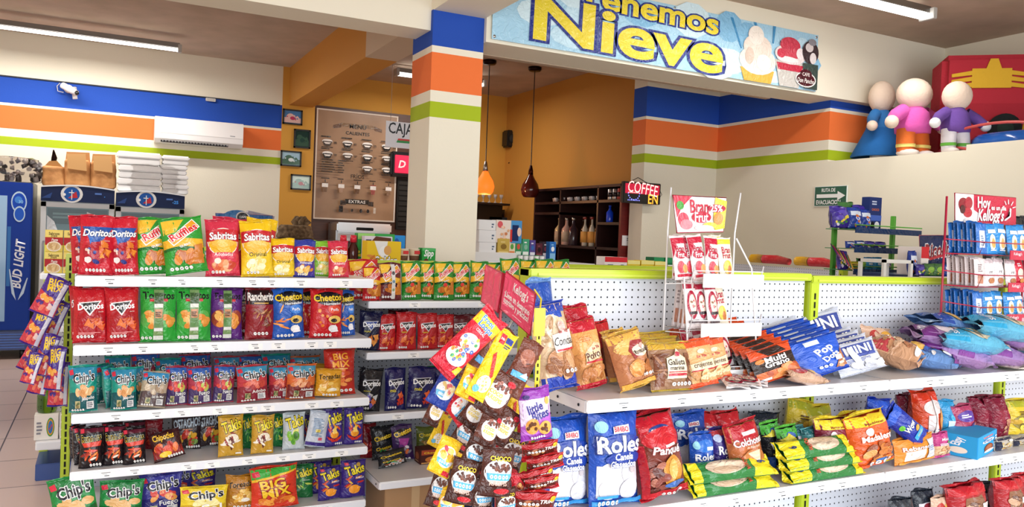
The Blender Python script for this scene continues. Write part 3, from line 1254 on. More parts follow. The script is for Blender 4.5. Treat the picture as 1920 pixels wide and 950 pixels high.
RUF = lambda base, dark, flav: [('p', [(-.9, .95), (.2, .98), (-.3, .75), (-.9, .7)], 'F0C038'), ('w', .44, .60, 'F0B830', .03, 1.3), ('w', .40, .45, dark, .04, 1.3),
      ('p', [(-.75, .62), (.55, .95), (.9, .80), (-.5, .50)], 'FFFFFF'), ('p', [(-.70, .625), (.54, .93), (.84, .805), (-.48, .525)], 'E8A028'),
      ('t', 'Ruffles', .05, .73, 1.45, 'D81C28', dict(b=.05, rot=25, ol='FFFFFF', ow=.05)), ('t', flav, .05, .50, .55, 'FFFFFF', dict(rot=15, b=.03)),
      ('f', .1, .28, .62, .13, 14, 'chip', ['DE8A2C', 'C87020', 'E8A040', 'B8621C']), ('p', [(.35, .15), (.85, .15), (.9, .5), (.5, .48)], 'C87828'), IC(.10, 5, -.8, .3)]
pouch('ruf_queso', .155, .25, .055, '2F9A34', RUF('2F9A34', '186A24', 'QUESO'), 3)
pouch('ruf_red', .13, .20, .05, 'C82428', RUF('C82428', '7A1418', 'SALSA'), 4)
pouch('ruf_dark', .11, .19, .05, '6A2428', RUF('6A2428', '2A1012', 'CARNE') + [('r', -.02, .0, .30, 1, 'D8D6D0'), ('e', .14, .72, .13, .05, '3A3438'), ('e', .14, .5, .12, .04, '6A8A9A'), ('e', .14, .28, .1, .04, '88A070')], 5)
pouch('ruf_green', .11, .20, .045, '2C8A2E', RUF('2C8A2E', '135018', 'QUESO') + [('e', -.1, .40, .2, .05, 'D83A30')], 6)


def sab(bg, low, flav, fcol, food, seed, key, w=.15, h=.25):
    pouch(key, w, h, .06, bg, [('e', 0, .60, .93, .25, 'F8F4E8'), ('e', 0, .60, .88, .235, 'F2B82C'), ('w', .60, .80, 'C4202C', .03, 1.0), ('e', 0, .58, .72, .07, 'F0C050'),
          ('t', 'Sabritas', 0, .70, 1.62, 'FFFFFF', dict(b=.035, ol='7A1018', ow=.03, arc=.02, hs=1.15)), ('r', -1, .0, 1, .35, low), ('e', 0, .36, .95, .06, low),
          ('t', flav, 0, .385, 1.1, fcol, dict(b=.012)), ('f', 0, .20, .65, .09, 12, 'chip', food), ('e', -.35, .27, .2, .05, 'F6E8C8'), IC(.075, 4, -.7, .1)], seed)


sab('D0304A', 'D83A50', 'Adobadas', 'FBE8E4', ['D8603C', 'C84A34', 'E88858', 'F0B080'], 7, 'sab_adob')
sab('F0C418', 'F2CC28', 'Original', '4A3A10', ['F6E49A', 'F0D878', 'FAF0C0'], 8, 'sab_orig')
sab('2A3A9C', '4A3A98', 'Habanero', 'F0E8F0', ['F0C060', 'E0903C', 'F4E0A0'], 9, 'sab_blue', .12, .19)
sab('8ACC38', '9AD048', 'Limón', 'F6F4E0', ['F4E8A0', 'D8E080', 'F0D878'], 10, 'sab_lime', .12, .19)
TOS = lambda c, c2: [('t', 'Tostitos', 0, .85, 1.75, '14141C', dict(b=.05, hs=1.2)), ('r', -.5, .74, .5, .79, 'C82430'), ('e', -.5, .42, .5, .17, c2), ('e', .55, .42, .4, .16, c2),
      ('f', -.45, .42, .45, .14, 6, 'chip', ['E8A048', 'DC8C38', 'F0B864']), ('f', .6, .42, .3, .14, 4, 'chip', ['E8A048', 'DC8C38']),
      ('r', -.26, .03, .26, .97, '7A9A60'), ('r', -.24, .70, .24, .90, '3E5A34'), ('r', -.24, .63, .24, .70, 'DCE0D4'), ('r', -.2, .44, .2, .60, 'C88A5C'), ('g', -.18, .46, .18, .56, 3, '3A2A20'),
      ('r', -.24, .20, .24, .26, 'E0E0DC'), ('r', -.2, .28, .2, .42, '5E8A4E'), ('r', -.26, .03, .26, .12, 'D8DCD4'), IC(.08, 3, -.9, -.3)]
pouch('tos_green', .15, .25, .06, '2FA03A', TOS('2FA03A', '58B050'), 11)
pouch('tos_purple', .14, .245, .06, '5A2478', TOS('5A2478', '9A4030'), 12)
pouch('ranch', .13, .24, .055, '8A1A24', [('r', -1, .68, 1, .98, '2A1416'), ('t', 'Rancheritos', .1, .83, 2.0, 'F6F0E8', dict(b=.05, hs=1.9)), ('r', -.6, .68, 1, .73, '1A0E10'), ('g', -.5, .69, .9, .72, 1, 'E8B040'),
      ('f', .1, .42, .7, .17, 16, 'stick', ['A8683A', '8A4A26', 'C88A50', '6A3018']), IC(.12, 4, -.5, .5)], 13)
CHE = lambda c, c2, food: [('e', .1, .80, .9, .14, '10101A'), ('t', 'Cheetos', .02, .82, 1.75, 'F6D02A', dict(b=.045, ol='141018', ow=.06, rot=4, hs=1.25)), ('t', 'Horneados', .3, .70, 1.1, 'FFFFFF', dict(b=.02, rot=4)),
      ('e', .45, .58, .42, .09, c2), ('t', 'Poffs', .45, .58, .5, 'FFFFFF'), ('f', -.35, .42, .5, .2, 6, food, ['F0903A', 'E87A28', 'F4A860']), ('e', .45, .38, .4, .08, 'E8C060'), ('e', .4, .36, .2, .04, '2A2018'),
      ('e', .35, .2, .3, .07, 'F0F0F0'), ('p', [(.2, .12), (.7, .14), (.5, .28)], 'F4F4F8'), IC(.07, 5, -.8, .3)]
pouch('chee_blue', .14, .25, .06, '1D58B4', CHE('1D58B4', '3A80D8', 'stick'), 14)
pouch('chee_red', .15, .25, .06, 'C41C24', CHE('C41C24', 'E04A30', 'dot'), 15)


def chips(key, top, body, low, flav, food, seed, w=.115, h=.16, txt='14141C', ol='F2F2F0'):
    pouch(key, w, h, .045, body, [('r', -1, .72, 1, 1, top), ('w', .0, .42, low, .02, 2), ('f', 0, .50, .7, .10, 9, 'chip', food), ('p', [(-.95, .90), (-.68, .93), (-.62, .82), (-.90, .80)], 'D83048'),
          ('t', "Chip's", .08, .72, 1.5, txt, dict(b=.03, ol=ol, ow=.05, rot=6, hs=1.25)), ('t', flav, .35, .30, .9, 'F2F2EE', dict(rot=3, hs=1.1)),
          ('r', -.55, .10, -.2, .26, 'B8B080'), ('f', -.37, .18, .12, .06, 5, 'dot', ['5A6A40', '8A7A50']), ('r', .25, .08, .75, .24, 'D8D8D8'), ('g', .3, .1, .7, .22, 3, '7A7A80'), IC(.06, 5, -.8, .1)], seed)


chips('chips_teal', '2A86A8', '1E9A88', '1C5A60', 'Jalapeño', ['E0A468', 'D08E50', 'ECC088'], 16)
chips('chips_grey', '3A90C0', 'B8A890', '5A4A4C', 'Sal de Mar', ['C8B49C', 'A89078', 'D8C8B0'], 17, .12, .155)
chips('chips_fuego', '2A5CA8', 'A8324A', '4A3A68', 'Fuego', ['D84A40', 'B8C860', 'E8A050', 'C03040'], 18)
chips('chips_red', '3A90B8', 'C03A44', '8A2434', 'Adobo', ['C84A3C', 'E07058', 'A83030'], 19)
chips('chips_orange', '4898B8', 'D86A30', '7A2A28', 'Adobadas', ['D8824A', 'B85A38', 'E8A878'], 20)
chips('chips_green_l', '1F7A3C', '1E8A40', '14602C', 'Jalapeño', ['E0B070'], 21, .20, .25)
chips('chips_purple_l', '3A3A90', '38348A', '28246A', 'Fuego', ['D84A40', 'E8A050'], 22, .20, .25)
chips('chips_yellow_l', 'E8CC28', 'ECD030', 'C8A020', 'Sal', ['F4E8A0'], 23, .20, .23)
TOR = [('t', 'Toreadas', 0, .74, 1.75, '1C1810', dict(b=.02, rot=6, hs=1.4, sh=.15)), ('g', -.4, .60, .7, .64, 1, '6A5020'), ('f', 0, .38, .65, .16, 10, 'chip', ['F0C868', 'F8E0A0', 'E0A840']), ('e', .3, .28, .3, .06, 'F4F0E0'), IC(.08, 5, -.5, .7)]
pouch('toreadas', .12, .16, .045, 'D89A24', TOR, 24)
pouch('toreadas_l', .17, .24, .06, 'B87A1E', TOR, 25)
BM = [('p', [(-1, .98), (1, .98), (1, .84), (-1, .70)], '3AA83C'), ('p', [(-1, .72), (1, .88), (1, .84), (-1, .66)], 'F0C030'), ('p', [(-.95, .90), (-.65, .92), (-.6, .80), (-.92, .78)], 'D83048'),
      ('t', 'BIG', -.1, .60, 1.1, 'F6C82A', dict(b=.05, ol='8A1418', ow=.05, rot=6, hs=1.25)), ('t', 'MIX', .05, .40, 1.25, 'F6C82A', dict(b=.05, ol='8A1418', ow=.05, rot=6, hs=1.3)),
      ('f', .1, .2, .7, .1, 12, 'chip', ['E07A2A', 'C84A20', 'F0A040'])]
pouch('bigmix_l', .17, .27, .06, 'D83A24', BM, 26)
pouch('bigmix_tall', .11, .23, .05, 'B82A20', [('t', 'BIG', 0, .84, .95, 'F4A838', dict(b=.05, rot=3, hs=1.2)), ('t', 'MIX', 0, .68, 1.15, 'F4A838', dict(b=.05, rot=3, hs=1.2)), ('g', -.5, .56, .6, .6, 1, 'F0C060'),
      ('f', 0, .38, .7, .18, 18, 'chip', ['C84A24', 'E07030', 'A83018', 'F09A50']), IC(.1, 4, -.4, .8)], 27)
pouch('runners', .10, .155, .045, '1C1418', [('r', -1, .86, 1, 1, '5A1A2C'), ('p', [(-.9, .95), (-.6, .96), (-.6, .86), (-.9, .84)], 'D83048'), ('t', 'Runners', 0, .74, 1.65, '141014', dict(b=.04, ol='F0C828', ow=.04, ol2='38A0C8', rot=5, hs=1.4)),
      ('p', [(-.8, .62), (.9, .66), (.8, .54), (-.6, .52)], 'D8402C'), ('f', 0, .30, .72, .13, 10, 'curl', ['B83A20', 'D85A28', 'E88A40', '8A2018']), ('e', 0, .44, .6, .03, 'D84830'), ('e', .2, .25, .3, .03, 'F0E0D0', 20), IC(.09, 4, -.1, .9)], 28)
pouch('chipotles', .15, .12, .04, '3A1418', [('r', -1, .1, 1, .4, '8A1E1C'), ('t', 'Chipotles', -.1, .78, 1.4, 'F0C038', dict(b=.04, ol='180C0C', ow=.05, hs=1.3)), ('f', 0, .42, .75, .16, 9, 'chip', ['D84A28', 'E87838', 'B83020']), ('e', -.2, .2, .4, .1, 'F0C830'), IC(.1, 6, -.1, .9)], 29)
pouch('ostachos', .16, .15, .045, '2A1E22', [('t', 'OSTACHOS', 0, .78, 1.8, 'A8B4C0', dict(b=.03, hs=1.9, rot=5)), ('g', -.3, .58, .5, .62, 1, 'C87848'), ('f', .1, .32, .8, .16, 12, 'chip', ['C83A28', 'D8A030', 'A82820', '6A8A38']), IC(.08, 6, .0, .95)], 30)
TK = lambda food, cols: [('t', 'Takis', .05, .76, 1.6, 'F0DC28', dict(b=.035, ol='241A18', ow=.055, rot=14, hs=1.5))] + [('f', 0, .40, .65, .20, 8, food, cols)]
pouch('takis_gold', .115, .18, .045, 'C89A34', TK('curl', ['F0E8D8', '5A2A20', 'F6F0E0', '8A2A28']) + [('e', .1, .45, .5, .12, 'F0E4CC'), ('f', .05, .42, .55, .16, 8, 'curl', ['6A2820', 'F4EEE0', '9A3028']), ('r', .35, .06, .8, .1, 'F0EDE0')], 31)
pouch('takis_green', .11, .175, .045, '1E7038', TK('curl', ['58A848', 'C8D860', '2A8840']) + [('t', 'ORIGINAL', .3, .62, .5, 'D8E8D0')], 32)
pouch('takis_white', .12, .165, .045, 'C4CCD0', TK('chip', ['58A030', '88C040', 'E8E878']) + [('e', .1, .38, .35, .13, '6AA838'), ('e', .1, .38, .2, .08, '3A7020')], 33)
pouch('takis_back', .12, .17, .045, 'C8D0DC', [('g', -.6, .3, .5, .8, 12, '6A88A8'), ('r', -1, .0, 1, .14, '3A2A80'), ('r', -.3, .42, .2, .5, 'D8C050'), ('r', .1, .2, .5, .28, 'D05868')], 34)
pouch('takis_purple', .115, .18, .045, '3C2A80', TK('curl', ['E88A28', 'F4C040', 'D84A20', 'C82A20']) + [('t', 'FUEGO', .45, .60, .6, 'F6F0F4', dict(b=.02)), ('e', 0, .33, .45, .1, 'F09A28'), ('p', [(-.2, .36), (.3, .36), (.05, .60)], 'F6D060'),
      ('p', [(-.8, .30), (-.6, .2), (0, .16), (.6, .2), (.8, .3), (.3, .14), (-.3, .14)], 'C82820'), IC(.08, 4, .0, .8)], 35)
pouch('takis_purple_l', .15, .26, .06, '38267C', TK('curl', ['E88A28', 'F4C040', 'D84A20', 'C82A20']) + [('t', 'FUEGO', .45, .55, .7, 'F6F0F4', dict(b=.02)), ('e', .3, .9, .18, .05, 'C8A040'), ('p', [(-.8, .95), (-.5, .96), (-.45, .89), (-.75, .88)], 'D83048'),
      ('e', 0, .25, .45, .12, 'F09A28')], 36)
pouch('takis_green_l', .15, .27, .06, '1E6A36', TK('curl', ['58A848', 'C8D860']) + [('t', 'ORIGINAL', .3, .55, .7, 'E0F0D8')], 37)


def dorit(key, base, tri, flav, seed, fcols, w=.12, h=.19):
    pouch(key, w, h, .045, base, doritos_logo(.66, tri, 'C8C8D0') + [('t', flav, -.35, .48, .55, 'E8D840', dict(b=.02)), ('f', .1, .27, .6, .12, 8, 'tri', fcols), IC(.08, 4, -.8, .0)], seed)


dorit('dor_navy', '14183C', '1E3C90', 'PIZZERO', 38, ['D87A30', 'E89A48'])
dorit('dor_red2', 'B41820', '14141A', 'NACHO', 39, ['D85A24', 'E47430', 'A83018'])
dorit('dor_black', '16161E', '101014', 'INCÓGNITA', 40, ['D8703A', '6A5AB0', 'C8C8C8'])
dorit('dor_purple', '1C1A58', '10102A', 'más', 41, ['D84028', 'E86A38', 'B82818'])
dorit('dor_dark', '5A141C', '1A1418', 'DINAMITA', 42, ['A83A20', 'C85A30'])
pouch('chee_black', .12, .21, .045, '1E1E22', [('e', -.1, .68, .85, .12, '0C0C10'), ('t', 'Cheetos', -.05, .68, 1.6, 'F0C830', dict(b=.04, rot=14, ol='0A0A0E', ow=.05, hs=1.4)), ('t', 'Cheetos', -.1, .36, 1.3, 'F0C830', dict(b=.04, rot=10, hs=1.3)),
      ('r', -.1, .1, .8, .3, 'B8B8BC'), ('f', 0, .2, .7, .12, 9, 'curl', ['E8803A', 'D8D8D8', 'C86028', '3A9A50']), IC(.06, 5)], 43)
pouch('chee_purple', .11, .22, .045, '3A2456', [('e', 0, .80, .85, .10, '120E18'), ('t', 'Cheetos', .0, .80, 1.7, 'F0C830', dict(b=.04, rot=16, hs=1.5)), ('p', [(-.5, .66), (.6, .62), (.2, .4), (-.4, .45)], 'A03A90'), ('f', 0, .28, .6, .16, 8, 'chip', ['D8D0D8', 'E07038', '8A8A98', '6A3A80']), IC(.06, 4)], 44)
pouch('chee_green', .12, .19, .045, '5A6420', [('t', 'Cheetos', 0, .72, 1.7, 'D8C030', dict(b=.04, rot=8, hs=1.4, ol='20240C', ow=.05)), ('f', 0, .36, .7, .16, 8, 'chip', ['A8B040', '8A6A28', 'C8A040'])], 45)
pouch('red_dark', .11, .19, .045, '8A1420', [('e', 0, .6, .7, .16, '6A0C16'), ('f', 0, .35, .6, .14, 8, 'curl', ['C83A28', 'D86038'])], 46)
carton('snack_box', .16, .18, .13, '4A2420', [('r', -.9, .62, .9, .95, 'A8482C'), ('t', 'Cheetos', 0, .76, 1.4, 'E8C030', dict(b=.03)), ('e', 0, .3, .6, .2, 'C87838'), ('t', 'Grill', .2, .28, .8, 'F0E8E0', dict(b=.03)), ('r', -.9, .04, .9, .12, 'D8A060')],
       [('r', -.9, .1, .9, .9, '5A2A22'), ('e', 0, .5, .6, .25, '9A5A38'), ('g', -.6, .12, .6, .2, 3, 'D8B090')])
# hanging cereal packs
LOOPS = ['E84A50', 'F0C030', '58B050', '4878C8', 'F09838']
pouch('cer_loops', .15, .33, .05, 'C81E34', [('r', -1, .74, 1, .90, 'F0CC2C'), ('t', 'Froot', -.1, .86, 1.0, '3A8AD0', dict(b=.04, ol='F6F2E8', ow=.04)), ('t', 'Loops', .05, .77, 1.2, '2A70C0', dict(b=.04, ol='F6F2E8', ow=.04)), ('t', 'CEREAL', 0, .69, .8, 'F4D8DC'),
      ('e', 0, .50, .75, .12, 'E8D0C8'), ('f', 0, .50, .75, .13, 20, 'loop', LOOPS + ['3A68B8', 'F4F0E8']), ('e', 0, .27, .75, .12, 'F4F0F0'), ('f', 0, .30, .62, .08, 14, 'loop', LOOPS), ('r', -1, .04, 1, .12, 'C81E34'), ('p', [(.5, .1), (.95, .1), (.95, .22), (.6, .2)], 'F0C030')], 50)
pouch('cer_corn', .14, .33, .035, 'F0C81C', [('r', -.6, .80, .0, .94, 'C82838'), ('t', 'PAN', -.3, .87, .4, 'F4F0F0', dict(b=.03)), ('r', .05, .84, .8, .92, '2A3C90'), ('g', .1, .76, .8, .82, 2, '2A3C60'), ('p', [(-.5, .62), (-.25, .68), (.55, .36), (.35, .30)], 'C83028'),
      ('e', .1, .22, .7, .12, 'F4F2EC'), ('f', .1, .22, .6, .09, 16, 'dot', ['F6E080', 'E8C048', 'FFF4C0']), ('e', -.4, .12, .3, .05, '68B8E0')], 51)
CHOC = [('e', 0, .52, .90, .26, 'F2F0F0'), ('f', 0, .63, .72, .10, 26, 'loop', ['5A3028', '7A4838', '8A5A50', '4A241E']), ('t', 'CHOCO', 0, .80, 1.3, 'F0D030', dict(b=.04, ol='3A1A14', ow=.05)),
        ('p', [(-.80, .50), (.80, .50), (.68, .36), (-.68, .36)], '58B0E0'), ('i', .43, 5, -.62, .62, 'DDEFFA'), ('r', -1, .04, 1, .22, '3E1C16'), ('e', .3, .14, .5, .06, 'C0202C'), ('t', 'KRISPIS', 0, .30, 1.1, 'D0B0A0', dict(b=.02))]
pouch('cer_choco', .15, .20, .05, '4A241C', CHOC, 52)
pouch('cer_choco2', .14, .19, .05, '5A2C20', [('e', .05, .5, .85, .30, 'F4F2F2'), ('t', 'COCO', -.1, .52, 1.0, 'F0D030', dict(b=.04, ol='E8D8B0', ow=.03)), ('t', 'KRISPIS', .0, .40, 1.1, 'F0D030', dict(b=.04)), ('f', .1, .70, .7, .10, 20, 'loop', ['5A3028', '7A4030', 'A86A5C']),
      ('r', -1, .04, 1, .16, '3A1812'), ('e', .5, .85, .3, .07, 'C82030')], 53)
pouch('cer_flakes', .14, .19, .05, 'E8B820', [('e', 0, .5, .85, .28, 'F4F0EC'), ('f', 0, .58, .65, .14, 14, 'chip', ['F0B838', 'E8A028', 'F8D870', 'D84858']), ('p', [(-.8, .42), (.4, .36), (.3, .26), (-.7, .3)], '58B0E0'), ('i', .34, 4, -.6, .3, 'DDEFFA'), ('r', .2, .04, 1, .16, 'C82030')], 54)
pouch('cer_red', .13, .18, .05, 'C81E30', [('e', 0, .52, .8, .26, 'F4F2F2'), ('f', 0, .60, .6, .12, 12, 'dot', ['D84858', 'F0D0C0', 'E8A878']), ('p', [(-.8, .44), (.3, .48), (.3, .36), (-.7, .32)], '58B0E0'), ('i', .40, 4, -.6, .2, 'DDEFFA')], 55)
pouch('cer_blue', .13, .18, .05, '1E3C98', [('e', 0, .52, .84, .28, 'F0F0F0'), ('f', .1, .60, .6, .12, 10, 'chip', ['F0E0B0', 'E8C880', 'D86A70']), ('p', [(-.8, .44), (.0, .50), (.1, .30), (-.6, .30)], '68B8E0'), ('g', -.5, .34, .1, .42, 3, 'F0F8FC')], 56)
pouch('cer_brown_long', .10, .30, .03, '6A3424', [('e', 0, .7, .7, .14, '9A5A44'), ('f', 0, .65, .6, .16, 8, 'curl', ['B87A60', '8A4A38', '5A2A1E']), ('r', -.8, .32, .8, .42, '58A8DC'), ('p', [(.0, .36), (.9, .36), (.5, .46)], 'E8F4FA'), ('f', 0, .2, .6, .1, 10, 'loop', ['8A5A50', '5A3028'])], 57)
pouch('mini_cookie', .115, .165, .04, '8A2EA0', [('r', -1, .14, 1, .80, 'E8D8F0'), ('p', [(-1, .14), (1, .14), (1, .5), (-1, .3)], 'B060C0'), ('t', 'little', -.1, .64, 1.0, '2A2A80', dict(b=.045, rot=12, hs=1.2)), ('t', 'Bites', .2, .50, 1.1, '2A2A80', dict(b=.045, rot=10, hs=1.2)),
      ('e', .7, .74, .16, .07, 'E8A850'), ('e', -.35, .30, .42, .15, 'E09A48'), ('e', .45, .24, .42, .13, 'E8A850'), ('f', -.35, .30, .3, .1, 7, 'dot', ['5A3018']), ('f', .45, .24, .3, .09, 7, 'dot', ['5A3018']), ('e', -.6, .86, .22, .04, '3A2A6A'), IC(.085, 6, -.5, .4)], 58)
pouch('choc_chip_red', .15, .10, .035, 'A8141C', [('r', -1, .30, 1, .72, '5A2018'), ('e', -.3, .5, .3, .2, 'A8623A'), ('f', -.2, .5, .4, .15, 6, 'dot', ['3A1A10', 'D89A60']), ('t', 'TRIKI', .55, .66, .7, 'F0E8E0', dict(b=.03, sh=.2)), ('e', .8, .76, .14, .12, 'E8B028'), IC(.56, 5, -.75, .2), ('r', -.98, .04, .98, .2, 'C81824')], 59)
pouch('stripe_red', .10, .24, .04, 'C0182A', [('e', 0, .6, .6, .2, '6A241C'), ('r', -.6, .3, .4, .4, 'E8D8D0'), ('f', 0, .62, .5, .14, 7, 'chip', ['A8623A', '7A3A20', 'E0A060']), ('g', -.5, .12, .5, .24, 3, 'F0C0B0')], 60)
pouch('bm_strip', .10, .19, .04, '4A2A8A', [('t', 'BIG', -.1, .86, 1.1, 'F0C828', dict(b=.05, rot=14, hs=1.2)), ('t', 'MIX', .05, .72, 1.2, 'F0C828', dict(b=.05, rot=14, hs=1.2)), ('p', [(-1, .05), (1, .05), (1, .4), (-1, .6)], 'C83A48'), ('f', 0, .32, .75, .2, 16, 'chip', ['E87A60', 'D84A50', 'F0A848', 'E8C8C0', '4A2A80']), ('r', .55, .05, .9, .9, 'D8D4E0')], 61)
# bread
WHT = 'EFEDEA'
pouch('conchas', .17, .33, .09, 'D8BC98', [('r', -1, .86, 1, 1, '1E3FA8'), ('r', -1, .0, 1, .16, '1E3FA8'), ('r', -1, .80, .6, .88, '2A50B4'), ('e', -.15, .66, .75, .19, 'E8D4B4'), ('f', -.15, .66, .62, .16, 22, 'curl', ['C8A880', 'F0E0C4', 'B89068']),
      ('e', .05, .32, .8, .15, 'C08A60'), ('f', .05, .30, .7, .13, 18, 'chip', ['A8724C', 'D0A074', '8E5C3C']), ('p', [(-.35, .62), (.95, .66), (.98, .44), (-.25, .42)], 'F6F2EA'), ('r', -.2, .43, .98, .452, 'C82838'), ('t', 'Conchas', .32, .54, 1.2, '1A1A24', dict(b=.0, hs=1.5, sh=.12)),
      ('e', .25, .70, .16, .06, 'E8C8C0'), ('t', 'La Tía', .28, .645, .5, 'B83040', dict(b=.02)), IC(.2, 4, .1, .9)], 70, kind='film', lump=1, gz='1E3FA8')
pouch('tostado', .15, .28, .08, 'C88A50', [('r', -1, .80, 1, 1, 'B81C30'), ('r', -1, .0, 1, .08, 'B82030'), ('r', -.95, .5, .95, .80, 'D89A58'), ('e', 0, .62, .8, .14, 'E0A868'), ('g', -.6, .66, .2, .74, 3, 'C07840'), ('p', [(-.5, .34), (.6, .42), (.7, .60), (.2, .64), (-.4, .5)], 'E8C8A0'),
      ('t', 'Polvo', .1, .46, .9, '4A1A14', dict(b=.02, hs=1.4, rot=8)), ('t', 'La Tía', .3, .56, .5, 'A82838', dict(b=.02, rot=8)), ('r', -.45, .36, .6, .385, 'B82030'), ('f', 0, .2, .7, .1, 10, 'chip', ['B87848', 'D89A60', 'A0602E'])], 71, kind='film', lump=.7, gz='B81C30')
pouch('mantecada', .15, .25, .09, 'B87850', [('r', -1, .82, 1, 1, 'E8B858'), ('e', 0, .72, .9, .14, 'E0B468'), ('p', [(-.2, .50), (.95, .58), (.9, .78), (.1, .82), (-.3, .66)], '9A3A3C'), ('e', .4, .62, .5, .10, 'F0E0C8'), ('t', 'Mantecadas', .42, .61, .95, '2A1A14', dict(hs=1.7, rot=3)), ('e', .5, .70, .12, .04, 'D8A8A0'),
      ('e', -.1, .34, .45, .15, 'D08A48'), ('e', -.15, .37, .25, .08, 'E4AC68'), ('e', .6, .32, .3, .12, 'B06A38'), ('r', -1, .0, 1, .12, 'E0A848'), IC(.2, 4, .1, .9)], 72, kind='film', lump=1, gz='E0B050')
pouch('galleta', .16, .19, .06, '9A7458', [('r', -1, .84, 1, 1, 'C8A038'), ('r', -.9, .1, -.5, .76, '7A4A34'), ('r', .55, .1, .9, .76, '7A4A34'), ('f', -.7, .45, .2, .3, 8, 'stick', ['6A3C28', 'A07050']), ('f', .72, .45, .18, .3, 8, 'stick', ['6A3C28', 'A07050']),
      ('p', [(-.45, .25), (.5, .25), (.5, .66), (.25, .72), (.1, .86), (-.1, .72), (-.45, .66)], 'E8DCC0'), ('t', 'Galleta', .0, .58, .8, '2A1A14', dict(hs=1.4)), ('t', 'marina', .0, .46, .65, '3A2A20', dict(hs=1.2)), ('r', -.42, .30, .46, .35, 'B83040'), ('r', -.42, .37, .46, .39, 'B83040'), IC(.14, 5, -.3, .7), ('e', .03, .74, .12, .05, 'B03848')], 73, kind='film', gz='C8A838')
pouch('crema', .15, .25, .06, 'D8A870', [('r', -1, .84, 1, 1, 'E8542C'), ('r', -1, .0, 1, .10, 'E8542C'), ('e', 0, .74, .25, .05, 'F0D8B8'), ('t', 'La Tía', 0, .64, .6, 'B82838', dict(b=.03)), ('p', [(-.8, .5), (.7, .56), (.7, .36), (-.8, .34)], 'EBD8B4'), ('t', 'crujientes', -.05, .45, 1.2, '4A2A20', dict(hs=1.5)), ('r', -.8, .34, .7, .365, 'B82838'),
      ('f', 0, .22, .8, .08, 12, 'chip', ['E4BE8C', 'C08A54', 'F0D4A8'])], 74, kind='film', gz='E8542C')
pouch('multigrano', .16, .20, .025, '2A1A18', [('r', -1, .70, 1, 1, 'D04A20'), ('p', [(-.6, .95), (.4, .95), (.7, .75), (-.2, .72)], '2A1614'), ('e', -.65, .62, .2, .07, 'E88038'), ('t', 'Multi', .05, .60, 1.0, 'F8F4F0', dict(b=.045, hs=1.15)), ('t', 'Grano', .05, .46, 1.15, 'F8F4F0', dict(b=.045, hs=1.15)), ('r', -1, .0, 1, .30, 'D06A38'),
      ('f', .1, .2, .8, .12, 12, 'chip', ['C86A38', 'E09050', 'A84A28']), ('r', -.9, .06, -.4, .12, 'E8E8F0')], 75, kind='print', gz='D04A20')
pouch('pops_blue', .17, .22, .03, '1C52C0', [('r', -.5, .80, .1, .92, 'D8E4F4'), ('t', 'Pop', .2, .60, .8, 'FFFFFF', dict(b=.06, rot=25, hs=1.3)), ('t', 'Dots', .38, .42, .8, 'FFFFFF', dict(b=.06, rot=25, hs=1.2)), ('p', [(.4, .1), (.95, .1), (.95, .60), (.7, .35)], 'A86A48'), ('f', .75, .25, .2, .15, 6, 'dot', ['D89A70', 'F0D8C0']),
      ('r', .5, .28, .8, .4, 'E8E8F0'), ('i', .2, 3, -.3, .3), ('r', -1, .0, 1, .06, '1438A0')], 76, gz='1846B0')
pouch('crackers', .17, .20, .02, 'C8CCD8', [('p', [(-.8, .9), (.9, .9), (.8, .5), (-.7, .5)], '3A4C98'), ('t', 'MINI', .1, .72, 1.2, 'F2F2F6', dict(b=.05, hs=1.4)), ('r', -.7, .48, .8, .56, '4A5AA8'), ('r', -.9, .3, .9, .46, 'E4E6EE'), ('g', -.6, .32, .6, .44, 3, '5A68A0'), ('f', .2, .16, .7, .1, 8, 'chip', ['F0F0F4', 'D8DAE2', 'B8BCC8']), ('e', -.2, .5, .15, .35, 'F4F6FA', 8)], 77, kind='film')
pouch('bar_bran', .075, .155, .02, 'F0E4E4', [('r', -1, .82, 1, 1, 'B81838'), ('p', [(-1, .5), (-.4, .8), (-1, .9)], 'B81838'), ('t', 'Bran', 0, .70, 1.2, 'B01838', dict(b=.02, hs=1.3)), ('e', .0, .56, .75, .09, 'B01838'), ('t', 'Frut', 0, .56, .95, 'F8F0F0', dict(b=.02, hs=1.2)), ('e', -.2, .28, .5, .14, 'D84050'), ('e', .3, .24, .4, .10, 'E8A060'), ('r', -.8, .06, .8, .12, 'C01838')], 80)
pouch('bar_bran_y', .075, .155, .02, 'F2ECD8', [('r', -1, .84, 1, 1, 'E8D040'), ('t', 'Bran', 0, .70, 1.2, 'B01838', dict(b=.02, hs=1.3)), ('t', 'Frut', 0, .57, 1.1, 'B01838', dict(b=.02, hs=1.2)), ('e', 0, .3, .6, .16, 'E8C850'), ('e', .2, .24, .3, .1, 'C87840')], 81)
pouch('bar_can', .07, .15, .02, 'EFE6E6', [('r', -1, .84, 1, 1, 'A81838'), ('e', 0, .5, .8, .3, 'A81838'), ('e', 0, .5, .55, .22, 'E8D0C0'), ('f', 0, .5, .35, .12, 6, 'dot', ['C84050', '8A5A38']), ('r', -.6, .30, .6, .36, '2A1A1E'), ('r', -.8, .12, .8, .18, '5A4A50')], 82)
pouch('bar_blue', .05, .12, .02, '2A8AD0', [('e', 0, .4, .6, .26, 'F0E8D0'), ('e', .1, .36, .35, .16, 'E0B060'), ('r', -.7, .68, .7, .80, 'F0F4F8'), ('g', -.5, .1, .5, .2, 2, 'F0F4F8')], 83)
pouch('bar_side', .05, .12, .015, '2468B8', [('r', -.5, .2, .5, .75, 'DCE6F2'), ('g', -.3, .25, .3, .6, 5, '6A80A0')], 84)
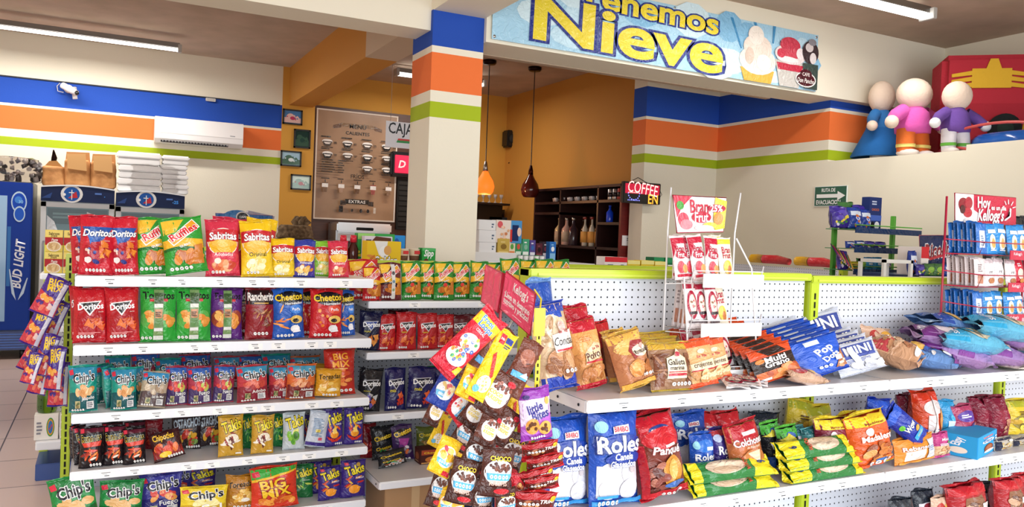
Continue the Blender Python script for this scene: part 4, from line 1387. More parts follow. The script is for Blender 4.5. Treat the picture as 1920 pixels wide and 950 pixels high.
pouch('bar_pale', .05, .13, .02, 'E4DCDC', [('e', 0, .5, .7, .2, 'F4F4F4'), ('t', 'FIT', 0, .5, .8, '6A5A60'), ('e', 0, .2, .6, .1, 'B87A50'), ('r', -1, .84, 1, 1, 'C8B8BC')], 85)
pouch('bar_pale_side', .045, .13, .012, 'D8CCCC', [('r', -.5, .1, .5, .4, 'B87A60'), ('g', -.4, .5, .4, .8, 4, '8A7A7A')], 86)
pouch('bar_red', .05, .11, .02, 'C81E38', [('e', 0, .45, .6, .2, 'F0D8C8'), ('g', -.5, .7, .5, .84, 2, 'F4E0E4'), ('e', .1, .2, .4, .08, 'D88A40')], 87)
pouch('bread_red', .13, .26, .10, 'C89A78', [('r', -1, .55, -.35, .95, 'B84048'), ('r', .35, .1, .9, .5, 'B82838'), ('f', 0, .5, .8, .36, 26, 'chip', ['D8B090', 'B88460', 'E4C4A4', 'A87050']), ('r', .3, .2, .8, .32, 'F0E0DC'), ('e', -.5, .1, .3, .05, 'E8ECF0')], 88, kind='film', lump=1)
pouch('toast_pack', .14, .24, .06, 'D8B49C', [('e', -.4, .65, .4, .2, 'B83A38'), ('e', .3, .7, .35, .15, 'D8A040'), ('e', -.2, .35, .4, .14, 'E8C050'), ('p', [(-.1, .3), (.8, .4), (.8, .8), (.1, .6)], 'ECDCD8'), ('t', 'Tostado', .3, .55, .8, '2A1A20', dict(rot=20, hs=1.3)), ('g', .1, .34, .8, .44, 2, '8A5A60')], 89, kind='film')
pouch('dulce_purple', .15, .30, .07, 'A884BA', [('r', -1, .70, 1, 1, '6A2A7A'), ('e', 0, .55, .8, .14, 'E4D8E0'), ('p', [(-1, .3), (1, .1), (1, .3), (-1, .5)], '8A4A98'), ('f', 0, .32, .8, .2, 12, 'chip', ['E0CCB8', 'C8AC94', '7A3A88', 'F0E8F0'])], 90, kind='film')
pouch('dulce_blue', .15, .30, .07, '6A94D0', [('r', -1, .72, 1, 1, '1C4CA8'), ('e', .2, .45, .6, .16, '2458B8'), ('e', -.3, .6, .5, .1, 'F0C060'), ('f', 0, .35, .8, .2, 10, 'chip', ['E8CCA0', 'D8A868', '3A68C0', 'F0F0F4']), ('r', -1, .0, 1, .1, '8A4A98')], 91, kind='film')
pouch('dulce_cyan', .15, .32, .08, '62B4D6', [('r', -1, .60, 1, 1, '2AA0D0'), ('e', 0, .4, .8, .2, 'D8CCB4'), ('f', 0, .4, .7, .18, 14, 'chip', ['C8B898', 'E8DCC4', '38A8D4', 'B09A78']), ('t', 'Suavicremas', 0, .78, 1.6, 'F4F8FA', dict(hs=1.4))], 92, kind='film')
pouch('tortilla_flat', .22, .22, .025, 'D8CDBC', [('e', 0, .5, .85, .38, 'E8DCC4'), ('e', .2, .55, .5, .2, 'D8C8A8'), ('p', [(-1, .7), (1, .85), (1, 1), (-1, 1)], 'A878B0'), ('g', -.5, .3, .5, .45, 2, 'B8A890')], 93, kind='film')
# lower bread row
pouch('roles', .20, .27, .07, '1E50B4', [('r', -1, .88, 1, 1, '1A48A8'), ('r', -.84, .12, .80, .44, 'DADAE0'), ('e', -.45, .36, .35, .11, 'E8E8EC'), ('e', .4, .36, .36, .12, 'D0D0D8'), ('e', -.4, .2, .38, .11, 'E4E4EA'), ('e', .4, .19, .38, .11, 'DCDCE4'), ('e', .5, .40, .14, .05, 'C0B8BC'),
      ('p', [(-.25, .83), (.35, .85), (.35, .77), (-.25, .76)], 'F4F4F6'), ('t', 'BIMBO', .05, .805, .52, 'C02838', dict(b=.05, hs=1.1)), ('e', 0, .65, .95, .10, '1C3C98'), ('t', 'Roles', 0, .655, 1.72, 'F6F6FA', dict(b=.06, hs=.80, ol='14307A', ow=.05)),
      ('e', .1, .51, .75, .07, '1C3C98'), ('t', 'Canela', .1, .53, .72, 'F4F6FA', dict(b=.03)), ('t', 'Glaseados', .05, .455, 1.0, 'F4F6FA', dict(b=.03, ol='1C3C98', ow=.05)), ('e', -.7, .84, .2, .06, '88C4D4'), ('r', -1, .0, 1, .09, '2A8CD0'), ('r', -.85, .115, -.1, .145, '3A9CD8'), IC(.065, 5, -.85, -.05)], 100, kind='print', gz='1E50B4')
pouch('panque', .15, .30, .10, '7A3A30', [('r', -1, .68, 1, .98, 'B81A28'), ('e', -.05, .80, .45, .05, '28387A'), ('i', .80, 5, -.4, .3), ('e', .0, .70, .8, .12, 'C0202C'), ('t', 'Panqué', .05, .55, 1.2, 'F6F2F0', dict(b=.05, rot=-8, hs=1.2, ol='8A1420', ow=.04)), ('r', -.1, .60, .4, .63, 'F0E8E8'), ('e', .15, .30, .42, .20, 'C88A38'), ('e', .2, .33, .2, .12, 'E0AC58'),
      ('f', -.5, .3, .3, .2, 10, 'chip', ['8A4A40', '5A2A24', 'A86A58']), ('e', .2, .16, .45, .035, '3A68B0'), ('r', -1, .0, 1, .11, 'B81A28'), IC(.06, 6, -.3, .6), ('r', -1, .1, -.8, .66, 'B01A28')], 101, kind='film', gz='B81A28')
pouch('rol_blue', .12, .22, .06, '1C4CA8', [('e', 0, .75, .7, .12, '3070C8'), ('r', .1, .66, .6, .73, 'D8E4F0'), ('t', 'Roles', 0, .54, 1.6, 'F6F6FA', dict(b=.06, hs=.9)), ('t', 'Glaseados', 0, .42, 1.3, 'D8E4F4', dict(b=.03)), ('e', 0, .2, .8, .16, 'D8D8DC'), ('e', -.7, .78, .2, .08, '88C4D4')], 102, kind='print')
pouch('rol_purple', .12, .24, .07, '3A2C7C', [('r', -1, .86, 1, 1, 'A83038'), ('e', -.6, .82, .25, .07, 'B8C4E0'), ('r', -.1, .72, .6, .78, 'D84050'), ('t', 'Rollo', 0, .60, 1.4, 'F6F6FA', dict(b=.06, hs=1.3)), ('t', 'Canela', .2, .47, .9, 'E0DCF0', dict(b=.02)), ('e', 0, .24, .85, .18, 'A87868'), ('f', 0, .24, .7, .15, 12, 'curl', ['C89880', '8A5A4C', 'D8B8A8'])], 103, kind='film')
pouch('colchon', .16, .28, .08, 'B8683C', [('r', -1, .70, 1, 1, 'B01E2C'), ('r', -.3, .78, .5, .84, 'E8D8DC'), ('t', 'Colchones', 0, .68, 1.7, 'F6F2F0', dict(b=.05, hs=1.4, ol='A01A28', ow=.04)), ('t', 'de Naranja', .1, .58, .8, 'F0D8C0'), ('e', 0, .34, .85, .2, 'C07844'), ('p', [(-.3, .5), (.4, .52), (.3, .3)], 'E8C8A8'), ('r', -1, .0, 1, .1, 'B8202C'), ('e', -.1, .14, .5, .04, '3A60A8'), IC(.06, 5)], 104, kind='film', gz='B01E2C')
pouch('nito', .12, .28, .08, '161A20', [('r', -1, .76, 1, 1, '4AA83C'), ('e', -.1, .80, .4, .08, '2858A8'), ('p', [(-1, .72), (-.2, .86), (.4, .7)], 'E0D040'), ('t', 'Nito', .1, .55, 1.3, 'F6F6FA', dict(b=.05, rot=12, hs=1.3)), ('e', .3, .3, .5, .1, '2A2024'), ('r', -.9, .05, -.3, .3, '2A5AA8'), ('g', -.2, .1, .7, .24, 3, '8A9098')], 105, kind='print', gz='58B038')
pouch('donitas', .12, .22, .07, '5AA4A8', [('r', -1, .84, 1, 1, '2A6A70'), ('r', -.3, .70, .4, .77, 'E0D0D8'), ('t', 'Donitas', 0, .60, 1.6, 'F6FAFA', dict(b=.05, hs=1.3, ol='1A5A62', ow=.05)), ('e', -.4, .28, .4, .2, 'D8D4D0'), ('e', .4, .28, .4, .2, 'E0DCD8'), ('e', -.4, .28, .12, .06, 'A8A4A0'), ('e', .4, .28, .12, .06, 'A8A4A0')], 106, kind='film')
YT = lambda name, body, food: [('r', -1, .78, 1, 1, 'E8CC2C'), ('t', name + ' ', 0, .82, .9, '8A3A20', dict(b=.02)), ('e', -.35, .68, .2, .07, 'F0E8E8'), ('t', name, .05, .56, 1.6, 'F6F0F0', dict(b=.045, hs=1.3, ol=body, ow=.05)), ('f', 0, .28, .8, .16, 14, 'chip', food)]
pouch('mante_choc', .17, .25, .09, '7A1C34', YT('Mantecadas', '7A1C34', ['5A2A20', '8A4A3A', '3A1814', 'A86A58']), 107, kind='film', gz='E8CC2C')
pouch('madalenas', .15, .26, .09, 'D85A24', YT('Madalenas', 'D85A24', ['A8582C', 'C87838', '8A4420', 'E0A060']) + [('e', .1, .14, .6, .05, 'E8843C'), ('r', -1, 0, 1, .1, 'D8501E'), ('e', 0, .15, .3, .025, '3A70B8'), IC(.1, 4)], 108, kind='film', gz='E8CC2C')
pouch('medianoche', .13, .30, .06, '2A7A3C', [('r', -1, .72, 1, 1, 'E8D424'), ('r', -1, .0, 1, .14, 'E8D424'), ('e', 0, .42, .72, .22, 'D0B8A0'), ('e', -.3, .42, .3, .14, 'E0CCB4'), ('e', .35, .4, .3, .14, 'C4A88C'), ('t', '6', -.1, .84, .3, '2A3C78', dict(b=.05)), ('t', 'SALCHICHA', .0, .64, 1.3, 'C83828', dict(b=.03, hs=1.3))], 109, kind='film', gz='E8D424')
pouch('rebanada', .17, .20, .06, 'D8882C', [('r', -.7, .15, .3, .52, 'EDE6DC'), ('t', 'Rebanadas', 0, .62, 1.6, 'F8F0E8', dict(b=.05, ol='A84418', ow=.05, hs=1.3)), ('e', -.1, .8, .2, .05, 'C87048'), ('r', .4, .1, .9, .85, 'D8DCE4'), ('g', .45, .4, .85, .6, 3, '8A98B8'), ('r', -.9, .04, .9, .12, 'E09A38')], 110, kind='print')
pouch('pink_pack', .10, .22, .05, 'B8387C', [('r', -1, .0, 1, .5, 'D8B088'), ('t', 'Mini', .2, .74, .9, 'F4F0F4', dict(b=.04)), ('e', .5, .62, .2, .05, '58A040'), ('g', -.5, .5, .5, .6, 2, 'F0E0E8'), ('f', 0, .28, .6, .15, 8, 'chip', ['D8A070', 'E8C8A0', 'C08050']), ('r', -1, .05, 1, .14, 'B8387C')], 111, kind='film')
pouch('wow_blue', .14, .26, .08, '16309C', [('r', -1, .80, 1, 1, '2A58C8'), ('t', 'Wow', 0, .50, 1.3, 'F4F8FA', dict(b=.06, hs=1.2, ol='0C1C60', ow=.05)), ('e', -.6, .62, .22, .06, '68C040'), ('e', .4, .34, .3, .05, 'E0A040'), ('r', -.5, .18, .9, .28, '38A0D8'), ('t', 'CHOCO', .2, .22, .7, 'E8D840')], 112, kind='foil')
carton('wow_box', .15, .22, .13, '32A0DC', [('t', 'WOW', .05, .84, 1.0, 'D83030', dict(b=.06, ol='F6F0F0', ow=.04)), ('e', .05, .66, .6, .09, 'F4F8FA'), ('t', 'Elipy', .05, .66, .9, '2468B0', dict(b=.05)), ('e', .1, .32, .45, .19, '8A4A30'), ('e', .1, .36, .3, .1, 'A86848'), ('e', .1, .2, .5, .06, 'F0E8E0'), ('g', .7, .2, .95, .8, 5, 'D8F0FA')],
       [('t', 'Elipy', 0, .7, 1.3, 'F4F8FA', dict(b=.03, rot=80)), ('e', 0, .3, .5, .15, 'F0E0D0')])
pouch('clear_cookie', .11, .19, .06, 'C8C0B4', [('r', -1, .84, 1, 1, '1C2040'), ('f', 0, .45, .8, .35, 30, 'curl', ['D8B060', 'E8CC88', 'B88440', 'F0E0B0', '8A6030']), ('r', -1, .0, -.6, .8, '1C2440'), ('e', .4, .75, .3, .08, 'E8E8E4')], 113, kind='film')
pouch('maroon_loaf', .13, .30, .10, '7A1830', [('r', -1, .4, 1, .7, '8A2038'), ('e', .5, .5, .3, .3, 'A83048'), ('f', .4, .3, .5, .2, 8, 'chip', ['A86A50', 'C89070']), ('r', .3, .5, .8, .6, 'E8D8DC')], 114, kind='film')
pouch('orange_loaf', .12, .30, .09, 'C84420', [('r', -1, .80, 1, 1, 'C83418'), ('e', 0, .72, .7, .12, 'D8C8C4'), ('r', -.5, .25, .2, .6, 'E8DCD8'), ('e', .6, .45, .3, .25, 'C88A48'), ('t', 'Pan', -.1, .28, .9, '1A2A60', dict(b=.04, rot=80)), ('r', -.1, .3, .1, .9, 'F4ECE8')], 115, kind='film', gz='C83418')
pouch('cyan_bag', .11, .20, .06, '2A90C4', [('f', 0, .5, .8, .4, 10, 'chip', ['38A8D8', '1E78B0', '58C0E4']), ('r', -.5, .4, .5, .55, 'D8ECF4')], 116, kind='foil')
pouch('pinkblue_bag', .13, .20, .06, 'A8385C', [('e', 0, .72, .7, .14, '5A3A98'), ('g', -.5, .68, .5, .78, 2, 'F4F0F8'), ('f', .2, .34, .7, .18, 10, 'chip', ['C8605C', 'E0A090', '5A4A8A', 'D8C8C4'])], 117, kind='film')
pouch('yellow_bag', .14, .22, .07, 'D8BC30', [('r', -1, .8, 1, 1, 'A8A828'), ('e', 0, .4, .8, .24, '8A7A30'), ('f', 0, .4, .7, .2, 10, 'chip', ['C8A038', '6A5A24', 'E8D050']), ('g', -.5, .6, .5, .7, 2, '5A3A10')], 118, kind='foil')
pouch('redtop_bag', .14, .22, .08, '8A3428', [('r', -1, .55, 1, 1, 'C4242C'), ('e', 0, .3, .8, .18, 'A86848'), ('g', -.5, .62, .5, .74, 2, 'F0E0E0')], 119, kind='film', gz='C4242C')
pouch('dark_bag', .14, .20, .06, '1C2430', [('p', [(-.8, .5), (.8, .5), (.8, .75), (-.8, .7)], 'C8C4CC'), ('e', 0, .62, .5, .09, '7A2030'), ('f', 0, .25, .7, .12, 8, 'chip', ['3A4440', '6A4A38', '2A3C34'])], 120, kind='print')
pouch('red_bread', .16, .24, .09, 'A81C26', [('r', -.5, .3, .5, .75, '8A6048'), ('f', 0, .5, .45, .2, 12, 'chip', ['A87A5C', '6A4434', 'C8A080']), ('r', .2, .5, .8, .62, 'E8DCDC'), ('r', -1, .8, 1, 1, 'C0202C')], 121, kind='film', gz='C0202C')
# ================================================================ near snack unit
near_y = 3.5
S1, S2_, S3, S4, S5 = 'near rack top tier', 'near rack second tier', 'near rack third tier', 'near rack fourth tier', 'near rack bottom tier'
L_dr = 'red corn chip bag with blue logo patch'
shelf_row([
    ('dor_blue', 133, 196, 405, .13, 'red bag with blue patch half hidden', dict(roll=-5)),
    ('dor_blue', 147, 214, 404, .04, L_dr, dict(roll=1)),
    ('dor_blue', 204, 264, 407, .05, L_dr, dict(roll=-2)),
    ('ruf_queso', 252, 334, 410, .09, 'green ridged crisp bag', dict(roll=-3, yaw=6)),
    ('ruf_queso', 306, 400, 413, .03, 'green ridged crisp bag', dict(roll=-9)),
    ('sab_adob', 388, 460, 410, .11, 'tall red crisp bag peeping out', dict(roll=4)),
    ('sab_adob', 386, 454, 413, .04, 'large pink red crisp bag', dict(roll=-2)),
    ('sab_orig', 450, 516, 412, .10, 'yellow crisp bag behind its twin', dict(roll=5)),
    ('sab_orig', 452, 517, 416, .03, 'large yellow crisp bag', dict(roll=-3)),
    ('sab_orig', 506, 556, 448, .05, 'small yellow crisp bag', dict(roll=-2)),
    ('sab_blue', 550, 592, 450, .05, 'small blue edged crisp bag', dict(roll=1)),
    ('sab_lime', 584, 622, 453, .12, 'small lime green crisp bag', dict(roll=3)),
    ('sab_adob', 616, 656, 453, .05, 'small red crisp bag', dict(roll=-2)),
], SN[0], near_y, S1, 'crisp bag', 'crisp bags on the top tier of the near rack')
shelf_row([
    ('dor_red', 133, 165, 536, .16, 'red chip bag peeping out at far left', dict(roll=-4)),
    ('dor_red', 137, 206, 540, .06, 'red corn chip bag with black triangle', dict(roll=-1)),
    ('dor_red', 199, 267, 541, .04, 'red corn chip bag with black triangle', dict(roll=-3)),
    ('tos_green', 262, 332, 539, .05, 'green tortilla chip bag with taped jar'),
    ('tos_green', 330, 397, 539, .05, 'green tortilla chip bag with taped jar'),
    ('tos_purple', 395, 456, 541, .06, 'purple tortilla chip bag with taped jar'),
    ('ranch', 440, 480, 540, .16, 'dark maroon fried snack bag at the rear'),
    ('ranch', 460, 518, 540, .05, 'dark red fried snack bag', dict(roll=0)),
    ('chee_blue', 511, 574, 541, .04, 'blue baked puffs bag', dict(roll=-2)),
    ('chee_red', 556, 600, 541, .15, 'red puffs bag at the rear'),
    ('chee_red', 580, 643, 542, .04, 'red baked puffs bag', dict(roll=1)),
    ('chee_blue', 634, 669, 545, .10, 'narrow blue puffs bag', dict(roll=-2)),
], SN[1], near_y, S2_, 'snack bag', 'snack bags on the second tier of the near rack')
sm = 'teal potato chip bag'
back3 = [('chips_teal', 195, 245, 668, .34, 'teal bag in the back row'), ('chips_fuego', 245, 300, 662, .36, 'purple bag in the back row'), ('chips_teal', 290, 340, 672, .33, 'teal bag in the back row'),
         ('chips_fuego', 335, 395, 664, .36, 'purple bag in the back row'), ('chips_red', 400, 450, 668, .34, 'red bag in the back row'), ('chips_fuego', 440, 500, 666, .36, 'purple bag in the back row'),
         ('chips_teal', 490, 545, 664, .34, 'teal bag in the back row'), ('chips_orange', 540, 600, 668, .36, 'orange bag in the back row'), ('toreadas', 575, 630, 682, .24, 'golden bag in the back row')]
shelf_row(back3 + [
    ('chips_teal', 129, 186, 686, .03, sm, dict(roll=-2)),
    ('chips_teal', 166, 220, 684, .18, 'teal potato chip bag turned side on', dict(yaw=55, roll=3)),
    ('chips_teal', 188, 232, 686, .10, 'teal potato chip bag turned side on', dict(yaw=60, roll=-4)),
    ('chips_teal', 208, 258, 690, .03, sm, dict(roll=-1)),
    ('chips_teal', 250, 290, 690, .13, 'teal potato chip bag leaning left', dict(roll=-12)),
    ('chips_grey', 254, 314, 700, .015, 'grey potato chip bag leaning over', dict(roll=8, lean=-12)),
    ('chips_fuego', 308, 353, 687, .06, 'purple and red potato chip bag', dict(roll=1)),
    ('chips_fuego', 352, 400, 688, .05, 'purple and red potato chip bag', dict(roll=-2)),
    ('chips_fuego', 396, 440, 686, .06, 'purple and red potato chip bag', dict(roll=3)),
    ('chips_red', 444, 506, 686, .04, 'red potato chip bag', dict(roll=-3)),
    ('chips_red', 502, 545, 687, .08, 'red potato chip bag', dict(roll=1)),
    ('chips_orange', 535, 592, 684, .04, 'orange red potato chip bag', dict(roll=2)),
    ('toreadas', 588, 640, 694, .05, 'golden yellow potato chip bag', dict(roll=4)),
    ('bigmix_tall', 608, 668, 655, .09, 'tall red snack mix bag', dict(roll=-1)),
], SN[2], near_y, S3, 'chip bag', 'small chip bags on the third tier of the near rack')
shelf_row([
    ('runners', 128, 160, 795, .22, 'black corn snack bag turned side on', dict(yaw=50)),
    ('runners', 134, 170, 798, .12, 'black corn snack bag turned side on', dict(yaw=45)),
    ('runners', 190, 230, 792, .22, 'black corn snack bag in the back row'), ('runners', 232, 272, 790, .22, 'black corn snack bag in the back row'),
    ('red_dark', 268, 305, 788, .25, 'maroon snack bag in the back row'),
    ('runners', 148, 194, 800, .04, 'black corn snack bag'), ('runners', 192, 234, 798, .05, 'black corn snack bag', dict(roll=1)), ('runners', 230, 276, 803, .04, 'black corn snack bag', dict(roll=-2)),
    ('chipotles', 284, 354, 814, .02, 'red and black snack bag tipped over', dict(roll=-14, lean=-14)),
    ('ostachos', 318, 378, 780, .20, 'dark tortilla snack bag', dict(roll=2)), ('ostachos', 366, 420, 776, .22, 'dark tortilla snack bag', dict(roll=-2)),
    ('takis_gold', 409, 458, 780, .03, 'gold rolled chip bag', dict(roll=-1)), ('takis_green', 450, 478, 778, .13, 'green rolled chip bag'),
    ('takis_gold', 470, 514, 780, .03, 'gold rolled chip bag', dict(roll=1)), ('takis_green', 500, 536, 777, .12, 'green rolled chip bag'),
    ('takis_white', 530, 572, 774, .06, 'silver and green rolled chip bag'), ('takis_purple', 565, 592, 778, .18, 'purple rolled chip bag at the rear'),
    ('takis_back', 566, 614, 774, .04, 'silver bag with its back facing out', dict(roll=10)),
    ('takis_purple', 607, 646, 768, .05, 'purple rolled chip bag', dict(roll=-2)), ('takis_purple', 644, 682, 766, .06, 'purple rolled chip bag', dict(roll=1)),
], SN[3], near_y, S4, 'snack bag', 'snack bags on the fourth tier of the near rack')
shelf_row([
    ('chips_green_l', 98, 200, 898, .00, 'large green potato chip bag', dict(roll=-10)), ('chips_green_l', 180, 268, 904, .05, 'large green potato chip bag', dict(roll=3)),
    ('chips_purple_l', 262, 345, 890, .10, 'large purple potato chip bag', dict(roll=-2)), ('chips_purple_l', 300, 360, 878, .25, 'large purple bag at the rear'),
    ('chips_yellow_l', 334, 426, 914, .01, 'large yellow potato chip bag', dict(roll=2)),
    ('takis_purple_l', 345, 405, 876, .30, 'dark purple bag behind the yellow one'),
    ('toreadas_l', 420, 480, 892, .07, 'large golden potato chip bag', dict(roll=2)),
    ('bigmix_l', 470, 562, 876, .02, 'large red and green snack mix bag', dict(roll=-3)),
    ('takis_green_l', 540, 588, 872, .12, 'dark green rolled chip bag', dict(roll=2)),
    ('takis_purple_l', 578, 622, 866, .16, 'large purple rolled chip bag'), ('takis_purple_l', 596, 642, 876, .05, 'large purple rolled chip bag', dict(roll=-2)),
    ('takis_purple_l', 638, 686, 864, .05, 'large purple rolled chip bag', dict(roll=1)),
], SN[4], near_y, S5, 'snack bag', 'large snack bags on the bottom tier of the near rack')

# ================================================================ rear snack unit
rear_y = 3.70
R1, R2, R3, R4 = 'recessed rack top tier', 'recessed rack second tier', 'recessed rack third tier', 'recessed rack lowest tier'
rg = 'green ridged crisp bag'
shelf_row([
    ('ruf_red', 654, 714, 488, .10, 'red ridged crisp bag', dict(roll=-3)), ('ruf_red', 680, 716, 500, .03, 'red ridged crisp bag'),
    ('ruf_dark', 709, 754, 493, .03, 'dark red crisp bag with taped strip', dict(roll=-1)),
] + [('ruf_green', a, b_, (491 + (k % 2) * 2 - (5 if k > 5 else 0)), .05 + .03 * (k % 2), rg, dict(roll=(-2, 2, 0)[k % 3])) for k, (a, b_) in enumerate(((753, 792), (785, 818), (814, 852), (847, 884), (880, 916), (908, 944), (940, 978), (972, 1010), (1004, 1040), (1034, 1072)))],
    SR[0], rear_y, R1, 'crisp bag', 'ridged crisp bags in the recessed rack')
shelf_row([('dor_navy', 668, 716, 585, .05, 'navy blue corn chip bag', dict(roll=4)), ('dor_red2', 708, 744, 590, .05, 'red corn chip bag'), ('dor_red2', 742, 782, 586, .04, 'red corn chip bag', dict(roll=1)),
           ('dor_red2', 783, 822, 588, .04, 'red corn chip bag', dict(roll=-1)), ('dor_red2', 816, 852, 590, .06, 'red corn chip bag'), ('dor_dark', 845, 882, 590, .08, 'dark maroon corn chip bag'),
           ('dor_dark', 880, 916, 590, .08, 'dark maroon corn chip bag'), ('dor_dark', 728, 765, 582, .22, 'maroon bag behind the red ones')], SR[1], rear_y, R2, 'chip bag', 'corn chip bags in the recessed rack')
shelf_row([('dor_black', 664, 716, 694, .05, 'black corn chip bag', dict(roll=6)), ('dor_purple', 722, 762, 690, .06, 'indigo corn chip bag'), ('dor_purple', 760, 816, 690, .04, 'indigo corn chip bag', dict(roll=4)),
           ('takis_green', 785, 835, 688, .20, 'green bag lying behind', dict()), ('dor_purple', 815, 860, 690, .08, 'indigo corn chip bag')], SR[2], rear_y, R3, 'chip bag', 'corn chip bags in the recessed rack')
shelf_row([('red_dark', 676, 706, 795, .40, 'maroon snack bag', dict(lift=0)), ('chee_black', 697, 745, 800, .34, 'black puffs bag', dict(roll=-4)), ('chee_black', 708, 764, 848, .20, 'small black puffs bag', dict(roll=-8, lean=-14)),
           ('chee_purple', 736, 780, 798, .28, 'purple puffs bag', dict(roll=-5)), ('chee_green', 780, 822, 800, .40, 'olive green puffs bag'), ('snack_box', 782, 828, 838, .24, 'dark red snack carton', dict(lean=0, cat='carton', name='snack_carton', yaw=0))],
          SR[3], 3.44, R4, 'snack bag')
b = MB()
b.box(-.15, .15, -.15, .15, 0, .385, mat('B08A64', 'card'), bev=.003)
b.box(-.151, .151, -.025, .025, .383, .386, mat('C8A880', 'card'))
b.box(-.02, .02, -.1515, -.15, .27, .386, mat('C8A880', 'card'))
o = b.build('cardboard_box')
o.location = (1.33, 3.66, .002)
tag(o, 'brown cardboard box on the floor under the recessed rack', 'box')
# ================================================================ hanging strips
def hang(key, cx, cy, wpx, hpx, roll, Y, look, yaw=0, lean=0, cat='bag', group=None, name=None):
    p = PROTO[key]
    r = ray(cx, cy)
    k = Y / r.y
    c = CAMPOS + r * k
    sx, sz = wpx * k / p['w'], hpx * k / p['h']
    e = (math.radians(lean), math.radians(roll), math.radians(yaw))
    from mathutils import Euler
    up = Euler(e).to_matrix() @ Vector((0, 0, 1))
    loc = c - up * (hpx * k / 2)
    o = spawn(key, loc, e, (sx, (sx + sz) / 2, sz), name)
    tag(o, look, cat, group)
    return o


GC = 'cereal snack packs on the hanging strip'
CH = 'brown choco cereal pack with white bowl'
strip = [
    # key, cx, cy, w, h, roll, look     (back to front)
    ('cer_brown_long', 915, 665, 42, 125, 40, 'long brown wafer pack between the red and the yellow packs at the strip top'),
    ('stripe_red', 983, 800, 32, 130, 2, 'tall narrow dark red pack left of the purple cookie bag'),
    ('cer_corn', 962, 770, 34, 110, 26, 'yellow pack edge behind the choco packs, right side of the strip'),
    ('cer_choco', 960, 850, 50, 80, 15, CH + ' near the tall red pack, middle height'),
    ('cer_corn', 828, 800, 30, 78, 32, 'narrow yellow pack on the left edge of the strip, middle height'),
    ('cer_choco2', 850, 740, 46, 60, 30, CH + ' hidden behind the blue edged pack'),
    ('cer_corn', 900, 800, 30, 90, 32, 'narrow yellow pack behind the choco packs in the strip centre'),
    ('cer_corn', 855, 880, 28, 100, 30, 'yellow pack edge between choco packs low on the strip'),
    ('cer_choco2', 816, 770, 36, 56, 28, CH + ' at the left edge under the blue edged pack'),
    ('cer_choco', 872, 812, 46, 70, 30, CH + ' tilted, left of centre of the strip'),
    ('cer_choco2', 945, 800, 44, 70, 30, CH + ' partly hidden left of the tall red pack'),
    ('cer_choco', 905, 930, 46, 66, 6, CH + ' at the bottom of the strip, centre'),
    ('cer_choco', 822, 912, 36, 76, 20, CH + ' narrow, at the lower left edge'),
    ('cer_flakes', 846, 940, 56, 56, 8, 'yellow cereal pack with white bowl at the strip bottom left'),
    ('cer_choco', 948, 945, 50, 60, 4, CH + ' at the strip bottom beside the red packs'),
    ('cer_red', 861, 762, 50, 64, -36, 'red edged cereal pack with white bowl below the blue edged one'),
    ('cer_blue', 832, 732, 46, 64, 30, 'blue edged cereal pack with pale cereal picture'),
    ('cer_choco2', 890, 772, 44, 62, 34, CH + ' small, right of the red edged pack'),
    ('cer_flakes', 834, 855, 50, 72, 32, 'yellow cereal pack with white bowl on the left, middle height'),
    ('cer_choco', 893, 852, 56, 76, 26, CH + ' in the centre of the strip'),
    ('cer_choco', 868, 902, 56, 84, 12, CH + ' low centre, left of the largest'),
    ('cer_choco2', 914, 804, 52, 66, 32, CH + ' right of centre under the large open bowl'),
    ('cer_choco', 931, 885, 70, 90, 10, CH + ', the largest, low on the strip'),
    ('cer_brown_long', 978, 690, 46, 112, 26, 'brown wafer pack with blue corner right of the yellow pack'),
    ('cer_choco2', 930, 738, 60, 84, 30, CH + ' large, just below the yellow pack'),
    ('cer_flakes', 882, 718, 48, 62, 30, 'yellow and white cereal pack right of the blue edged one'),
    ('cer_corn', 922, 683, 42, 140, 31, 'long bright yellow pack hanging below the red sign'),
    ('cer_loops', 878, 642, 58, 150, 44, 'big red cereal pack hanging tilted at the strip top'),
]
for k, (key, cx, cy, w, h, roll, look) in enumerate(strip):
    hang(key, cx, cy, w, h, roll + (k * 37 % 7 - 3), 1.74 - k * .013, look, yaw=(k * 53 % 31) - 18, lean=-4, group=GC, name='cereal_pack', cat='cereal pack')
red = [(1012, 842, 74, 34, -8, 'uppermost'), (1022, 866, 76, 30, -10, 'second'), (1004, 893, 74, 32, -12, 'third'), (1016, 905, 70, 30, -8, 'fourth'), (1000, 940, 90, 46, 4, 'lowest')]
for k, (cx, cy, w, h, roll, pos) in enumerate(red):
    hang('choc_chip_red', cx, cy, w, h, roll, 1.62 - .013 * k, f'red chocolate cookie pack hanging under the purple bag, {pos} of five', yaw=-10, lean=20, group='red cookie packs under the purple bag', name='cookie_pack', cat='cookie pack')
hang('stripe_red', 972, 925, 30, 80, -3, 1.60, 'narrow red pack hanging at the bottom left of the cookie packs', name='cookie_pack', cat='cookie pack')
hang('mini_cookie', 1003, 775, 66, 100, -7, 1.575, 'purple and white mini cookie bag hanging on the yellow strip', yaw=-6, name='cookie_bag', cat='cookie bag')

